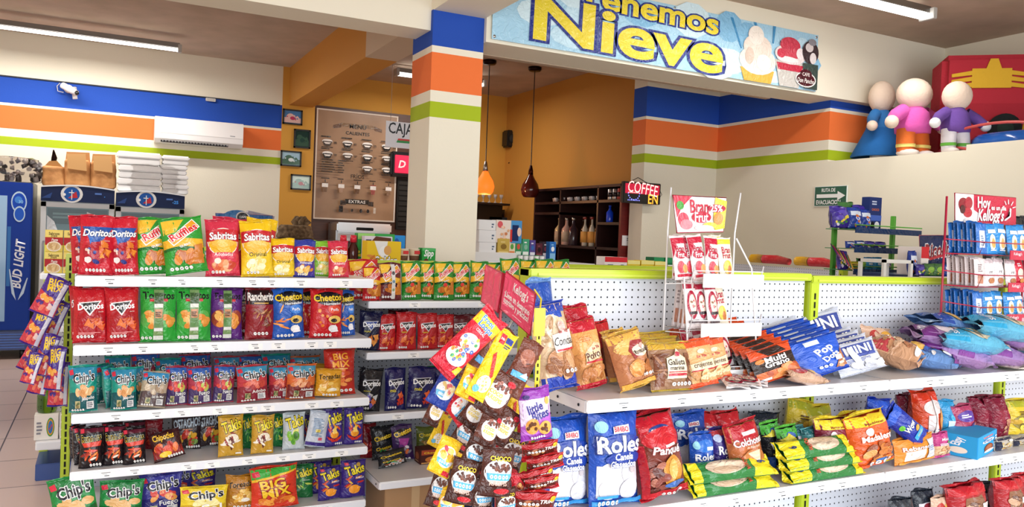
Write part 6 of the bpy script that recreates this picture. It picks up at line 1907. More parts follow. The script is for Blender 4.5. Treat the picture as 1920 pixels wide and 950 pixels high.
def cooler(x0, x1, h, label, body, kind):
    w = x1 - x0
    t = empty('drinks_cooler', ((x0 + x1) / 2, CYF, 0))
    b = MB()
    b.box(-w / 2, w / 2, .02, .64, .10, h, mat('23262C' if kind == 'blue' else 'C9CCCE', 'enamel'), bev=.008)
    for sx in (-1, 1):
        for y in (.08, .56):
            b.lathe([(.025, 0), (.025, .11)], mat('1A1A1C', 'plastic'), 10, Matrix.Translation((sx * (w / 2 - .07), y, 0)))
    b.build('cabinet', t)
    if kind == 'blue':
        b = MB()
        b.box(-w / 2, w / 2, -.03, .02, .32, h - .01, mat(body, 'satin'), bev=.012)
        b.box(-w / 2 + .05, w / 2 - .235, -.033, -.028, .42, h - .16, mat('9CC4E8', 'glassglow'))
        a = Art(b, lambda X, Y, e: (w / 2 - .12 + X, -.0305 - e, .34 + Y), .24, h - .4, L=9, kind='satin', eps=.0006, clip=False)
        a.draw([('e', -.05, .895, .62, .075, 'C8E4FA'), ('e', -.05, .895, .52, .063, '1A50C8'), ('e', 0.0, .81, .46, .056, 'C8E4FA'), ('e', 0.0, .81, .37, .045, '2460D0'),
                ('e', -.1, .91, .3, .025, '4A90E8'), ('r', -.9, .3, -.62, .72, '3A78C0'),
                ('t', 'BUD LIGHT', .02, .46, 4.4, 'F0F4FC', dict(rot=86, b=.035, sh=.2, hs=1.2)),
                ('p', [(-.7, .42), (-.62, .42), (-.2, .24), (-.1, .20), (-.45, .25)], 'C8E0F8'), ('p', [(.8, .36), (.72, .36), (.2, .24), (0.05, .20), (.5, .25)], 'C8E0F8')], 2)
        a.k += 2
        a.text('30', .1, .897, .36, '9AD8FF', b=.02)
        b.build('door', t)
        b = MB()
        b.box(-w / 2 + .01, w / 2 - .01, -.02, .03, .10, .31, mat('12307A', 'enamel'), bev=.004)
        for k in range(6):
            b.box(-w / 2 + .04, w / 2 - .04, -.028, -.018, .125 + k * .029, .137 + k * .029, mat('3A6AC8', 'enamel'))
        b.build('grille', t)
    else:
        n = 12
        b = MB()
        prof = [(-w / 2 + w * i / n, h - .10 + .028 * math.sin(PI * i / n)) for i in range(n + 1)]
        poly = [(x, z + .085) for x, z in prof] + [(w / 2, h - .165), (-w / 2, h - .165)]
        b.prism(poly, -.05, .05, mat('14244E', 'satin'))
        b.prism([(x, z + .10) for x, z in prof] + [(x, z + .085) for x, z in reversed(prof)], -.055, .05, mat('E8EAEC', 'plastic'))
        a = Art(b, lambda X, Y, e: (X, -.0505 - e, h - .165 + Y), w, .16, L=9, kind='satin', eps=.0006, clip=False)
        dx = -.18 if kind == 'w1' else -.14
        a.draw([('e', dx, .55, .30, .62, 'E8E8E6'), ('e', dx, .55, .22, .5, '1E58A8'), ('p', [(dx - .1, .25), (dx + .12, .75), (dx + .16, .3)], 'C83038'), ('r', dx - .012, .15, dx + .012, .85, 'F0F0F0'), ('r', dx - .08, .62, dx + .06, .68, 'F0F0F0'),
                ('e', dx - .2, .5, .04, .1, 'F8F8F8'), ('g', .45, .55, .65, .75, 1, '5A80C8'), ('p', [(-.98, .2), (-.7, .6), (-.75, .2)], '2C4A88')], 2)
        a.text('-25' if kind == 'w2' else '.', .72, .45, .18 if kind == 'w2' else .03, '4AA0FF', b=.03)
        b.build('header_panel', t)
        b = MB()
        z0, z1 = .30, h - .175
        for q in ((-w / 2, w / 2, z0, z0 + .06), (-w / 2, w / 2, z1 - .055, z1), (-w / 2, -w / 2 + .055, z0, z1), (w / 2 - .055, w / 2, z0, z1)):
            b.box(q[0], q[1], -.035, .018, q[2], q[3], mat('D0D2D2', 'metal' if False else 'plastic'), bev=.004)
        d_ = b.build('door', t)
        b = MB()
        b.box(-w / 2 + .055, w / 2 - .055, -.012, -.006, z0 + .06, z1 - .055, mat('5A7A80', 'darkglass'))
        a = Art(b, lambda X, Y, e: (X, -.0122 - e, z0 + .06 + Y), w - .11, z1 - z0 - .115, L=9, kind='darkglass', eps=.0006, clip=False)
        a.draw([('r', -.96, .86, .96, .99, '3A5458'), ('g', -.8, .9, .8, .96, 2, '6A8A8C')], 2)
        b.build('glass', d_)
        b = MB()
        a = Art(b, lambda X, Y, e: (X, -.0145 - e - .006 * math.sin(X * 22) ** 2, z0 + .06 + Y), w - .11, z1 - z0 - .115, L=.06, kind='film', eps=.0006, clip=False)
        if kind == 'w1':
            a.draw([('p', [(-.98, .93), (-.75, .88), (-.35, .62), (-.3, .2), (-.98, .2)], 'DDE4E8'), ('p', [(.28, .97), (.6, .94), (.97, .86), (.97, .3), (.45, .35)], 'DCE2E8')], 3)
        else:
            a.draw([('p', [(-.9, .78), (-.6, .93), (0, .97), (.5, .92), (.9, .74), (.8, .2), (-.85, .2)], 'E2E8EC'), ('e', 0, .72, .5, .06, 'F4F6F8')], 3)
        b.build('plastic_cover', d_)
        b = MB()
        b.tube([(-w / 2 + .035, -.04, .95), (-w / 2 + .035, -.075, .98), (-w / 2 + .035, -.075, 1.28), (-w / 2 + .035, -.04, 1.31)], .01, mat('8A8C8E', 'plastic'))
        b.build('handle', d_)
        b = MB()
        b.box(-w / 2 + .01, w / 2 - .01, -.01, .03, .10, .29, mat('2A2C30', 'plastic'))
        b.build('grille', t)
    tag(t, label, 'cooler')


MATS[('9CC4E8', 'glassglow')] = mat('9CC4E8', 'darkglass')
cooler(-1.47, -.735, 1.955, 'tall blue beer cooler with vertical white lettering at the left edge', '0E3A9E', 'blue')
cooler(-.655, .075, 1.925, 'glass door cooler with navy header, left of two under the paper bags', '', 'w1')
cooler(.092, .822, 1.905, 'glass door cooler with navy header, right of two under the foam boxes', '', 'w2')

# things on top of the coolers
rnd = random.Random(9)
b = MB()
cx = atY(25, 310, 10.45)
for k in range(70):
    x, z = rnd.uniform(-.38, .26), rnd.uniform(0, .20)
    M_ = Matrix.Translation((x, rnd.uniform(-.1, .12), z + .03)) @ Matrix.Rotation(rnd.uniform(0, 3), 4, 'X') @ Matrix.Rotation(rnd.uniform(0, 3), 4, 'Y')
    b.lathe([(.018, -.02), (.026, .02), (.028, .02), (.02, -.02)], mat(rnd.choice(['C8C0BC', '8A8484', 'E4DEDA', '5A5658']), 'plastic'), 8, M_)
o = b.build('lid_pile')
o.location = (cx.x, 10.45, 1.96)
tag(o, 'heap of grey and white small cup lids on the blue cooler', 'lids', kind='stuff')


def crumple(w, d, h, m, seed, n=14, amp=.12, top_in=.8):
    """a soft closed sack: rounded box with creases"""
    b = MB()
    vs, fs = [], []
    for j in range(n + 1):
        v = j / n
        for i in range(20):
            a = 2 * PI * i / 20
            c, s = math.cos(a), math.sin(a)
            k = (abs(c) ** 4 + abs(s) ** 4) ** -.25
            sh = 1 - (1 - top_in) * v ** 1.5
            if j == 0 or j == n:
                sh *= .86
            nz = noise.noise(Vector((c * 2, s * 2, v * 5)) + Vector((seed * 3.1, 0, 0)))
            r = 1 + amp * nz
            vs.append((w / 2 * k * c * sh * r, d / 2 * k * s * sh * r, h * v + amp * .25 * h * nz * (v > .1)))
    for j in range(n):
        for i in range(20):
            fs.append((j * 20 + i, j * 20 + (i + 1) % 20, (j + 1) * 20 + (i + 1) % 20, (j + 1) * 20 + i))
    fs.append(tuple(reversed(range(20))))
    fs.append(tuple(n * 20 + i for i in range(20)))
    b.add(vs, fs, m, True)
    return b


b = crumple(.68, .36, .27, mat('D8D0CC', 'clear'), 3, amp=.2, top_in=.8)
o = b.build('plastic_sack')
o.location = (cx.x - .06, 10.46, 1.958)
tag(o, 'clear plastic sack around the cup lids on the blue cooler', 'sack')
for k, (x0, x1, yt, lk) in enumerate(((80, 124, 288, 'left, with dark scoop'), (121, 171, 283, 'middle'), (170, 219, 287, 'right'))):
    A, B = atY(x0, yt, 10.4), atY(x1, yt, 10.4)
    w = B.x - A.x
    h = A.z - 1.935
    t = empty('paper_bag', ((A.x + B.x) / 2, 10.42, 1.935))
    b = crumple(w * 1.02, .22, h * .78 if k else h * .62, mix_noise_mat('kraft_paper_%d' % k, 'A8703C', 'C48C54', 9, .75, .5), 5 + k, amp=.07, top_in=.94)
    b.build('bag_body', t)
    b = MB()
    z0 = h * (.74 if k else .56)
    if k:
        b.prism([(-w * .45, z0), (w * .47, z0), (w * .44, h), (-w * .42, h * .98)], -.045, .03, mat('BC8450', 'card'))
        b.prism([(-w * .36, h * .5), (w * .36, h * .46), (w * .30, h * .95), (-w * .40, h * .92)], -.118, -.10, mat('D0A068', 'card'))
    else:
        b.prism([(-w * .45, z0), (w * .45, z0), (w * .12, h * .8), (-w * .2, h * .78)], -.06, .05, mat('A87844', 'card'))
    b.build('folded_top', t)
    if not k:
        b = MB()
        b.tube([(-.02, -.02, h * .5), (.0, -.02, h * .9), (-.01, -.02, h * 1.15)], [.02, .03, .006], mat('2A1C18', 'metal'))
        b.build('scoop_handle', t)
    tag(t, f'brown kraft paper bag on the middle cooler, {lk} of three' if k else 'smallest brown paper bag with a dark scoop, leftmost on the middle cooler', 'paper bag', 'brown paper bags on the cooler')
for k, (x0, x1, yt, n_) in enumerate(((222, 302, 283, 3), (303, 352, 291, 4))):
    A, B = atY(x0, yt, 10.4), atY(x1, yt, 10.4)
    w = B.x - A.x
    H = A.z - 1.915
    h = H / n_
    for q in range(n_):
        t = empty('foam_box', ((A.x + B.x) / 2 + .012 * math.sin(q * 2 + k), 10.42, 1.917 + q * h))
        b = MB()
        b.box(-w / 2, w / 2, -.13, .13, 0, h * .48, mat('EFEDEB', 'plastic'), bev=.012)
        b.build('tray', t)
        b = MB()
        b.box(-w / 2 - .006, w / 2 + .006, -.136, .13, h * .5, h * .97, mat('F6F4F2', 'plastic'), bev=.014)
        b.build('lid', t)
        tag(t, f'white foam takeaway box, {ORD[q]} from the bottom of the {["left", "right"][k]} stack on the right cooler', 'foam box', 'foam boxes on the right cooler')
b = crumple(.62, .34, .33, mat('F0ECEA', 'clear'), 8, amp=.12, top_in=.88)
o = b.build('plastic_sack')
o.location = (atY(290, 300, 10.42).x, 10.42, 1.915)
tag(o, 'clear plastic sack wrapped around the white foam boxes', 'sack')

# blue cafe board, chest freezer, wrapped appliance
A, B = atY(404, 399, 8.6), atY(511, 404, 8.6)
b = MB()
b.box(A.x - .3, B.x + .5, 8.64, 9.25, .05, 1.22, mat('E8E8EA', 'enamel'), bev=.02)
b.box(A.x - .31, B.x + .51, 8.62, 9.26, 1.22, 1.27, mat('D8D8DC', 'enamel'), bev=.01)
b.box(A.x - .29, B.x + .49, 8.66, 9.23, 0, .05, mat('2A2A2C', 'plastic'))
o = b.build('chest_freezer')
tag(o, 'white chest freezer behind the crisps carrying the blue board', 'freezer')
quad_panel('cafe_board', [A, B, Vector((B.x + .01, 8.6, 1.28)), Vector((A.x + .02, 8.6, 1.28))],
           [('e', -.25, .80, .6, .3, '2478BC'), ('e', .5, .5, .5, .4, '0E4E90'), ('p', [(-.9, .1), (.9, .3), (.9, .1)], '1A66A8'), ('e', -.06, .93, .24, .14, 'E8E4E0'), ('e', -.06, .92, .20, .12, '1A1216'), ('t', 'CAFE', -.06, .93, .24, 'F0ECE8', dict(b=.03))], '1E66AC',
           'blue cafe board with black badge standing behind the yellow crisps', cat='board')
A = atY(470, 400, 9.0)
b = crumple(.50, .3, .36, mat('C8C0CC', 'film'), 12, amp=.10, top_in=.9)
o = b.build('wrapped_appliance')
o.location = (A.x, 9.0, 1.272)
b = MB()
b.box(-.16, .2, -.13, .12, .36, .45, mat('C0B8C2', 'film'), bev=.04, M=Matrix.Rotation(.18, 4, 'Y'))
b.build('lid', o)
tag(o, 'pale lilac plastic wrapped appliance behind the blue board', 'appliance')

# burlap sack on a cabinet
A, B = atY(520, 447, 9.8), atY(586, 447, 9.8)
b = MB()
b.box(A.x - .3, 2.9, 9.6, 10.1, 0, A.z - .02, mat('4A2A1A', 'wood'), bev=.006)
b.box(A.x - .32, 2.92, 9.58, 10.12, A.z - .02, A.z, mat('3A2014', 'wood'), bev=.004)
for k in range(3):
    b.box(A.x - .26 + k * .42, A.x + .12 + k * .42, 9.59, 9.6, .1, A.z - .08, mat('5A3420', 'wood'))
o = b.build('wood_cabinet')
tag(o, 'dark wooden cabinet under the burlap coffee sack', 'cabinet')
t = empty('burlap_sack', ((A.x + B.x) / 2, 9.82, A.z))
burl = mix_noise_mat('burlap', '5A4630', '8A7254', 30, .95, .6)
b = crumple(B.x - A.x, .32, .17, burl, 15, amp=.12, top_in=.85)
b.build('sack_body', t)
b = MB()
for k in range(7):
    a0 = k * .9
    b.tube([(.05 + .03 * math.cos(a0), .03 * math.sin(a0), .15), (.07 + .09 * math.cos(a0), .08 * math.sin(a0), .21), (.06 + .05 * math.cos(a0 + .6), .05 * math.sin(a0 + .6), .27)], [.03, .035, .02], burl, n=8)
b.build('gathered_neck', t)
b = MB()
b.tube([(.06 + .06 * math.cos(q * .5), .06 * math.sin(q * .5), .165) for q in range(13)], .008, mat('2A2018', 'cloth'), close=True)
b.build('tie_string', t)
tag(t, 'tied burlap coffee sack in front of the yellow pillar', 'sack')

# soups and packs on the far left unit
carton('soup', .125, .13, .06, 'E8D060', [('r', -1, .30, 1, .66, 'B02830'), ('r', -.96, .68, .96, .97, 'EED878'), ('t', 'Sabrosa', 0, .84, 1.2, '5A4020', dict(b=.02)), ('t', 'Sopa', 0, .73, .7, '5A4020'), ('t', 'Pasta', .1, .55, .7, 'F4ECE0', dict(b=.02, sh=.2)),
       ('e', 0, .24, .82, .24, 'F0E4D0'), ('e', 0, .24, .70, .19, 'D8B888'), ('f', 0, .24, .5, .12, 10, 'curl', ['E8CC98', 'C8A068'])], name='soup_carton')
for c in range(4):
    for r_ in range(2):
        x0 = 84 + c * 35
        a, b_ = atY(x0, 480, 5.5), atY(x0 + 34, 480, 5.5)
        p = PROTO['soup']
        hh = .128
        o = spawn('soup', ((a.x + b_.x) / 2, 5.50, 1.247 + r_ * (hh + .001)), (0, 0, 0), ((b_.x - a.x) / p['w'] * .98, 1, hh / p['h']), 'soup_carton')
        tag(o, f'yellow and red soup carton, {["bottom", "top"][r_]} row, {ORD[c]} from the left at far left', 'carton', 'soup cartons at the far left')
carton('softener', .17, .15, .09, 'EFEBE4', [('e', .35, .5, .34, .38, '4A9A48'), ('e', .35, .5, .27, .32, 'E8A030'), ('e', .35, .5, .20, .26, '3A78B8'), ('t', 'Ariel', .35, .5, .42, 'D83030', dict(rot=60, b=.03)), ('g', -.8, .2, -.3, .75, 4, '8A8A94')], name='white_pack')
for k, (x0, x1) in enumerate(((64, 110), (112, 150))):
    a, b_ = atY(x0, 800, 5.5), atY(x1, 800, 5.5)
    p = PROTO['softener']
    o = spawn('softener', ((a.x + b_.x) / 2, 5.52, .247), (0, 0, 0), ((b_.x - a.x) / p['w'] * .98, 1, 1), 'white_pack')
    tag(o, ['white pack with round coloured logo on the lowest shelf at far left', 'white pack half hidden beside the round logo pack, far left'][k], 'pack')
t = empty('oil_bottle', (atY(88, 770, 5.55).x, 5.56, .40))
b = MB()
b.lathe([(.05, 0), (.055, .02), (.055, .10), (.04, .15), (.018, .19), (.018, .22)], mat('8AA870', 'clear'), 16)
b.build('bottle_body', t)
b = MB()
b.lathe([(.02, .215), (.02, .24), (0, .24)], mat('E0B030', 'plastic'), 12)
b.build('cap', t)
tag(t, 'clear green oil bottle standing on the white pack at far left', 'bottle')

# ================================================================ middle units carrying the goods seen above the rails
ZM = 1.365
gondola(1.20, 2.42, 5.17, 1.375, [(ZM, .42, .034), (1.05, .40, .034)], 'shelving unit in front of the striped column, topped with cartons', rail=False, tags=3, seed=41, ups=(False, False), base_y=.3)
gondola(2.45, 3.98, 5.17, 1.375, [(ZM, .42, .034), (1.05, .40, .034)], 'shelving unit right of the striped column with low packs on top', rail=False, tags=3, seed=42, ups=(False, False), base_y=.3)
carton('golden', .20, .13, .10, 'E8C020', [('p', [(-.6, 1), (.2, 1), (.1, .5), (-.3, .4)], 'E8E4E0'), ('e', 0, .55, .3, .25, 'F2F0EC'), ('e', .2, .62, .22, .2, 'D8A058'), ('t', 'Golden', .1, .2, 1.4, 'F8F6F2', dict(b=.05, ol='3A1A14', ow=.06, hs=1.2)), ('f', -.6, .25, .3, .15, 5, 'curl', ['C87028', 'D88A38'])], name='cereal_box')
carton('tallbox', .13, .15, .05, 'D8D0DC', [('p', [(-.2, 1), (.9, .95), (.9, .8), (-.5, .82)], '5A3020'), ('g', -.9, .6, -.3, .9, 3, '3A3A60')], name='cereal_box')
carton('greenbox', .18, .16, .06, '3AA04A', [('r', -1, .8, -.1, 1, '9AD070'), ('f', -.6, .4, .4, .4, 8, 'dot', ['2A6A34', 'E8D040', '78C058'])], name='cereal_box')
carton('bluebox', .12, .07, .06, '2A88D0', [('e', 0, .5, .4, .4, '1A5AA8')], name='small_box')
carton('sipp', .075, .085, .06, '2A9A40', [('r', -1, .85, 1, 1, '58B868'), ('t', 'Sipp', 0, .66, 1.4, 'F6F8F4', dict(b=.04, sh=.2, hs=1.4)), ('e', -.4, .2, .4, .2, '6A2A20'), ('e', .5, .15, .3, .15, 'E0A038')], name='small_box')
mo = dict(lean=0, roll=0)
gt = 'middle unit top'


def mrow(spec, Yf, where, cat, zz=ZM, group=None):
    return shelf_row([(a, b_, c, d, e, f, dict(lean=0, name=g)) for a, b_, c, d, e, f, g in spec], zz, Yf, where, cat, group)


mrow([('golden', 683, 746, 452, .06, 'yellow cereal box with white lettering', 'cereal_box'), ('tallbox', 680, 732, 443, .18, 'pale cereal box behind the yellow one', 'cereal_box'), ('greenbox', 667, 736, 438, .28, 'green box at the rear', 'cereal_box'),
      ('bluebox', 722, 754, 441, .31, 'bright blue box at the rear', 'small_box'), ('sipp', 787, 812, 465, .06, 'small green drink box', 'small_box')], 4.75, 'unit before the column', 'box')
for k, (x0, x1) in enumerate(((746, 766), (767, 787))):
    A, B = atY(x0, 466, 4.82), atY(x1, 466, 4.82)
    t = empty('soup_cup', ((A.x + B.x) / 2, 4.82, ZM + .001))
    r_ = (B.x - A.x) / 2
    h = A.z - ZM
    b = MB()
    b.lathe([(r_ * .74, 0), (r_ * .96, h * .95)], mat('D8C4A4', 'card'), 18)
    b.lathe([(r_ * .82, h * .28), (r_ * .90, h * .58)], mat('6A4A34', 'card'), 18)
    b.build('cup', t)
    b = MB()
    b.lathe([(r_ * 1.0, h * .95), (r_ * 1.0, h), (0, h)], mat('E8DCC8', 'card'), 18)
    b.box(-r_ * .3, r_ * .7, -r_ * 1.0, -r_ * .9, h * .68, h * .88, mat('D03838', 'card'))
    b.build('lid', t)
    tag(t, f'small tan noodle cup, {["left", "right"][k]} of two beside the yellow cereal box', 'cup', 'noodle cups')
for k, x in enumerate((644, 663)):
    A = atY(x, 441, 5.0)
    t = empty('sauce_bottle', (A.x, 5.0, ZM + .001))
    h = A.z - ZM
    b = MB()
    b.lathe([(.03, 0), (.034, .02), (.034, h * .5), (.018, h * .7), (.016, h * .78)], mat('4A1410', 'gloss'), 16)
    b.build('bottle_body', t)
    b = MB()
    b.lathe([(.022, h * .74), (.02, h), (0, h)], mat('D01E34', 'plastic'), 14)
    b.build('cap', t)
    tag(t, f'dark sauce bottle with red cap, {["left", "right"][k]} of two behind the red crisps', 'bottle', 'red capped bottles')
# pink pack seen above the crisps
A, B = atY(556, 446, 5.0), atY(606, 446, 5.0)
gondola(.90, 1.18, 5.17, 1.36, [(1.34, .42, .034)], 'narrow shelving unit behind the small crisps with a pink pack', rail=False, tags=1, seed=43, ups=(False, False), base_y=.3)
b = crumple(.17, .12, .115, mat('E0489A', 'film'), 4, amp=.15)
o = b.build('pink_pack')
o.location = (1.05, 4.95, 1.342)
tag(o, 'bright pink pack showing above the small blue edged crisps', 'pack')
# low packs right of the column
for nm, hx, t2 in (('redwhite', 'ECE4E0', 'D03038'), ('yellowp', 'E8C828', 'F4E890'), ('greenp', '1E6A44', '2E8A58')):
    carton(nm, .12, .05, .08, hx, [('r', -1, .6, 1, 1, t2), ('g', -.6, .15, .6, .45, 2, 'F4F0E8' if nm != 'redwhite' else '6A7A90')], name='small_carton')
mrow([('redwhite', 1125, 1152, 481, .02, 'white and red carton', 'small_carton'), ('redwhite', 1153, 1168, 482, .02, 'white and red carton', 'small_carton'), ('yellowp', 1169, 1192, 488, .02, 'low yellow carton', 'small_carton'), ('yellowp', 1194, 1218, 488, .02, 'low yellow carton', 'small_carton'), ('yellowp', 1220, 1243, 490, .02, 'low yellow carton', 'small_carton'),
      ('greenp', 1217, 1236, 482, .14, 'dark green carton', 'small_carton'), ('greenp', 1237, 1262, 483, .14, 'dark green carton', 'small_carton')], 4.77, 'unit behind lime rail', 'carton')

# units and boxes between the column and the cafe shelf
gondola(2.60, 3.82, 6.3, 1.37, [(1.36, .42, .034)], 'low white shelving unit topped with cartons beside the column', rail=False, tags=2, seed=44, ups=(False, False), base_y=.3)
carton('whitebox', .14, .115, .2, 'E6E4E4', [('g', .5, .2, .8, .7, 2, '5A6A80')], name='white_box')
z = 1.361
for k, (yt, yb) in enumerate(((460, 478), (436, 458), (415, 434))):
    A, B = atY(899 - k, 440, 5.92), atY(931 - k, 440, 5.92)
    h = (atY(910, yt, 5.92) - atY(910, yb, 5.92)).z * 1.02
    p = PROTO['whitebox']
    o = spawn('whitebox', ((A.x + B.x) / 2, 6.0, z + .075), (0, 0, 0), ((B.x - A.x) / p['w'], .8, h / p['h']), 'white_box')
    z += h + .001
    tag(o, f'plain white box, {["bottom", "middle", "top"][k]} of the stack beside the column', 'box', 'stacked white boxes')
b = MB()
b.box(2.62, 3.05, 5.9, 6.2, 1.361, 1.436, mat('E2E0DE', 'enamel'), bev=.004)
o = b.build('display_riser')
tag(o, 'low white riser under the stacked white boxes', 'riser')
carton('oats', .18, .14, .07, 'E8D8CC', [('r', .15, 0, 1, 1, '4A90C8'), ('r', .1, .05, .28, .6, 'D03830'), ('p', [(.25, .1), (.75, .1), (.75, .8), (.25, .8)], '14285A'), ('e', .8, .5, .16, .2, 'E8C8B8'), ('e', -.7, .8, .2, .15, 'D85A60'), ('f', -.4, .4, .4, .35, 12, 'dot', ['E0A880', 'C87A50', 'F0C8B0'])], name='oat_box')
for nm, hx, c2, c3 in (('c_gold', 'C8A850', 'E0C880', '8A6A28'), ('c_cream', 'E8D8B8', 'D8783A', '5AA048'), ('c_green', '3A9058', 'D8E8D8', 'D85848'), ('c_mint', '48A078', 'F0F2EE', '88B8A0'), ('c_purple', '5A4A90', 'E8E4EE', '3A68B0'), ('c_maroon', '5A2430', '8A4A50', '2A1418'), ('c_dark', '3A2A34', 'E8E0E0', '8A3A48'), ('c_blue', '2A70C0', '88C0E8', 'F0F4F8')):
    carton(nm, .06, .15, .06, hx, [('r', -.8, .1, .8, .45, c2), ('e', 0, .65, .5, .12, c3), ('g', -.5, .8, .5, .9, 1, c2)], name='drink_carton')
gm_ = 'small cartons beside the column'
shelf_row([('oats', 925, 973, 413, .22, 'wide oat box with blue end', dict(lean=0, name='oat_box', lift=.155))], 1.361, 5.75, 'boxes beside the column', 'box')
b = MB()
b.box(2.90, 3.15, 5.93, 6.08, 1.4365, 1.513, mat('D8D4D0', 'card'), bev=.003)
tag(b.build('flat_box'), 'flat pale box under the wide oat box', 'box')
shelf_row([('c_gold', 928, 950, 447, .06, 'gold carton', dict(lean=0, name='drink_carton')), ('c_cream', 950, 962, 447, .06, 'cream carton', dict(lean=0, name='drink_carton')), ('c_green', 962, 974, 447, .06, 'green carton', dict(lean=0, name='drink_carton')), ('c_mint', 975, 988, 448, .06, 'mint carton', dict(lean=0, name='drink_carton')),
           ('c_purple', 989, 1000, 450, .06, 'violet carton', dict(lean=0, name='drink_carton')), ('c_maroon', 1001, 1013, 456, .06, 'maroon carton', dict(lean=0, name='drink_carton')), ('c_dark', 1013, 1025, 453, .06, 'dark carton', dict(lean=0, name='drink_carton')), ('c_blue', 1026, 1038, 453, .00, 'tall blue carton', dict(lean=0, name='drink_carton'))],
          1.361, 5.90, 'row right of the column', 'carton', gm_)
for k in range(5):
    A, B = atY(975 + k * 10, 482, 5.86), atY(984 + k * 10, 482, 5.86)
    b = MB()
    r_ = (B.x - A.x) / 2
    b.lathe([(r_ * .75, 0), (r_, .055)], mat('F0F0EE', 'plastic'), 14)
    b.lathe([(r_ * 1.05, .055), (r_ * 1.05, .06), (0, .06)], mat('4A9A58' if k % 2 else '7A8A98', 'plastic'), 14)
    o = b.build('yogurt_cup')
    o.location = ((A.x + B.x) / 2, 5.895, 1.3615)
    tag(o, f'small white cup in front of the carton row, {ORD[k]} from left of five', 'cup', 'small white cups')

# ================================================================ cafe side shelf, bottles, signs
DK = mat('2E1512', 'wood')
t = empty('bottle_shelf', (4.95, 7.15, 0))
WX = .54
b = MB()
b.box(0, WX, 0, .035, 0, 2.19, mat('7A2420', 'wood'))
b.build('end_panel', t)
for yy in (.46, 1.30, 1.95):
    b = MB()
    b.box(0, WX, yy, yy + .03, 0, 2.17, DK)
    b.build('divider', t)
for (z, y0, y1) in ((2.16, 0, 1.98), (1.99, .03, 1.95), (1.46, .03, 1.95), (1.74, .03, .46), (.9, .03, 1.95), (1.86, 1.3, 1.95)):
    b = MB()
    b.box(0, WX, y0, y1, z, z + .03, DK)
    b.build('shelf_board', t)
b = MB()
b.box(WX - .015, WX, .03, .46, .9, 2.16, mat('1A0E0C', 'wood'))
b.box(WX - .015, WX, 1.3, 1.95, .9, 2.16, mat('1A0E0C', 'wood'))
b.box(0.02, WX, .03, 1.95, 0, .9, mat('2A1814', 'wood'))
b.build('back_board', t)
tag(t, 'dark red wood bottle shelf against the yellow cafe wall', 'shelf')


def bottle(x, y, z, h, r, glass, labelc, cap, lab, cat='bottle', group=None, name='bottle'):
    t = empty(name, (x, y, z))
    b = MB()
    b.lathe([(r * .95, 0), (r, .01), (r, h * .58), (r * .35, h * .74), (r * .32, h * .93)], glass, 12)
    b.build('bottle_body', t)
    b = MB()
    b.lathe([(r * .40, h * .92), (r * .4, h), (0, h)], cap, 10)
    b.build('cap', t)
    if labelc:
        b = MB()
        b.lathe([(r * 1.03, h * .12), (r * 1.03, h * .50)], labelc, 12)
        b.build('paper_label', t)
    tag(t, lab, cat, group)


clr = mat('E8DCC8', 'clear')
for k in range(6):
    bottle(5.0 + .03 * (k % 2), atX(1122 - k * 6.6, 460, 5.0).y, 1.491, .34, .034, clr if k % 2 else mat('C8BCA8', 'gloss'), mat('D89A48', 'paper'), mat('8A2A20', 'plastic'), f'tall clear bottle with orange label on the wood shelf, {ORD[5 - k]} from left', group='clear bottles with orange labels')
for k, (c, l) in enumerate((('3A2A30', 'dark'), ('C8A090', 'pinkish'), ('C8BC90', 'cream'))):
    bottle(5.02, atX(1074 - k * 13, 460, 5.02).y, 1.491, .33, .06, mat(c, 'gloss'), mat('B8A088', 'paper') if k else None, mat('C8C4BC', 'metal'), f'{l} coffee liqueur bottle on the left part of the wood shelf')
gset = random.Random(4)
for k in range(14):
    b = MB()
    b.lathe([(.018, 0), (.026, .05), (.028, .05), (.02, .004), (0, .004)], mat('C8C0C0', 'gloss'), 10)
    b.tube([(.026, 0, .04), (.042, 0, .03), (.024, 0, .012)], .004, mat('C8C0C0', 'gloss'), n=5)
    o = b.build('coffee_cup')
    o.location = (5.0 + .03 * (k % 2), atX(1124 - k * 6.8, 384, 5.0).y, 2.021)
    tag(o, 'small glass coffee cup in the row on the upper board', 'cup', 'coffee cups on the upper board')
for k, c in enumerate(('E8E4E4', 'D8D4D4', 'C84840')):
    b = MB()
    b.lathe([(.03, 0), (.033, .006), (.033, .115), (.026, .122), (0, .122)], mat(c, 'metal' if k < 2 else 'plastic'), 14)
    b.lathe([(.0335, .03), (.0335, .08)], mat('2A1A1C', 'plastic'), 14)
    o = b.build('drink_can')
    o.location = (5.0, atX(1145 + k * 9, 366, 5.0).y, 2.021)
    tag(o, f'{["silver", "pale", "red"][k]} drink can on the upper right of the wood shelf', 'can')
bottle(5.02, atX(1143, 410, 5.02).y, 1.771, .19, .04, mat('1C48D8', 'gloss'), None, mat('2A50C8', 'plastic'), 'bright blue bottle in the right compartment of the wood shelf')
# paper note on the end panel
A, B = atY(1167, 441, 7.14), atY(1193, 461, 7.14)
b = MB()
b.box(A.x, B.x, 7.141, 7.145, B.z, A.z, mat('F2EEEE', 'paper'))
a = Art(b, lambda X, Y, e: ((A.x + B.x) / 2 + X, 7.1405 - e, B.z + Y), B.x - A.x, A.z - B.z, L=9, kind='paper', eps=.0004, clip=False)
a.draw([('g', -.4, .45, .4, .8, 2, '9A98A0'), ('g', -.2, .2, .3, .35, 1, 'B0AEB4')], 2)
tag(b.build('paper_note'), 'white paper note taped to the red wood end panel', 'note')

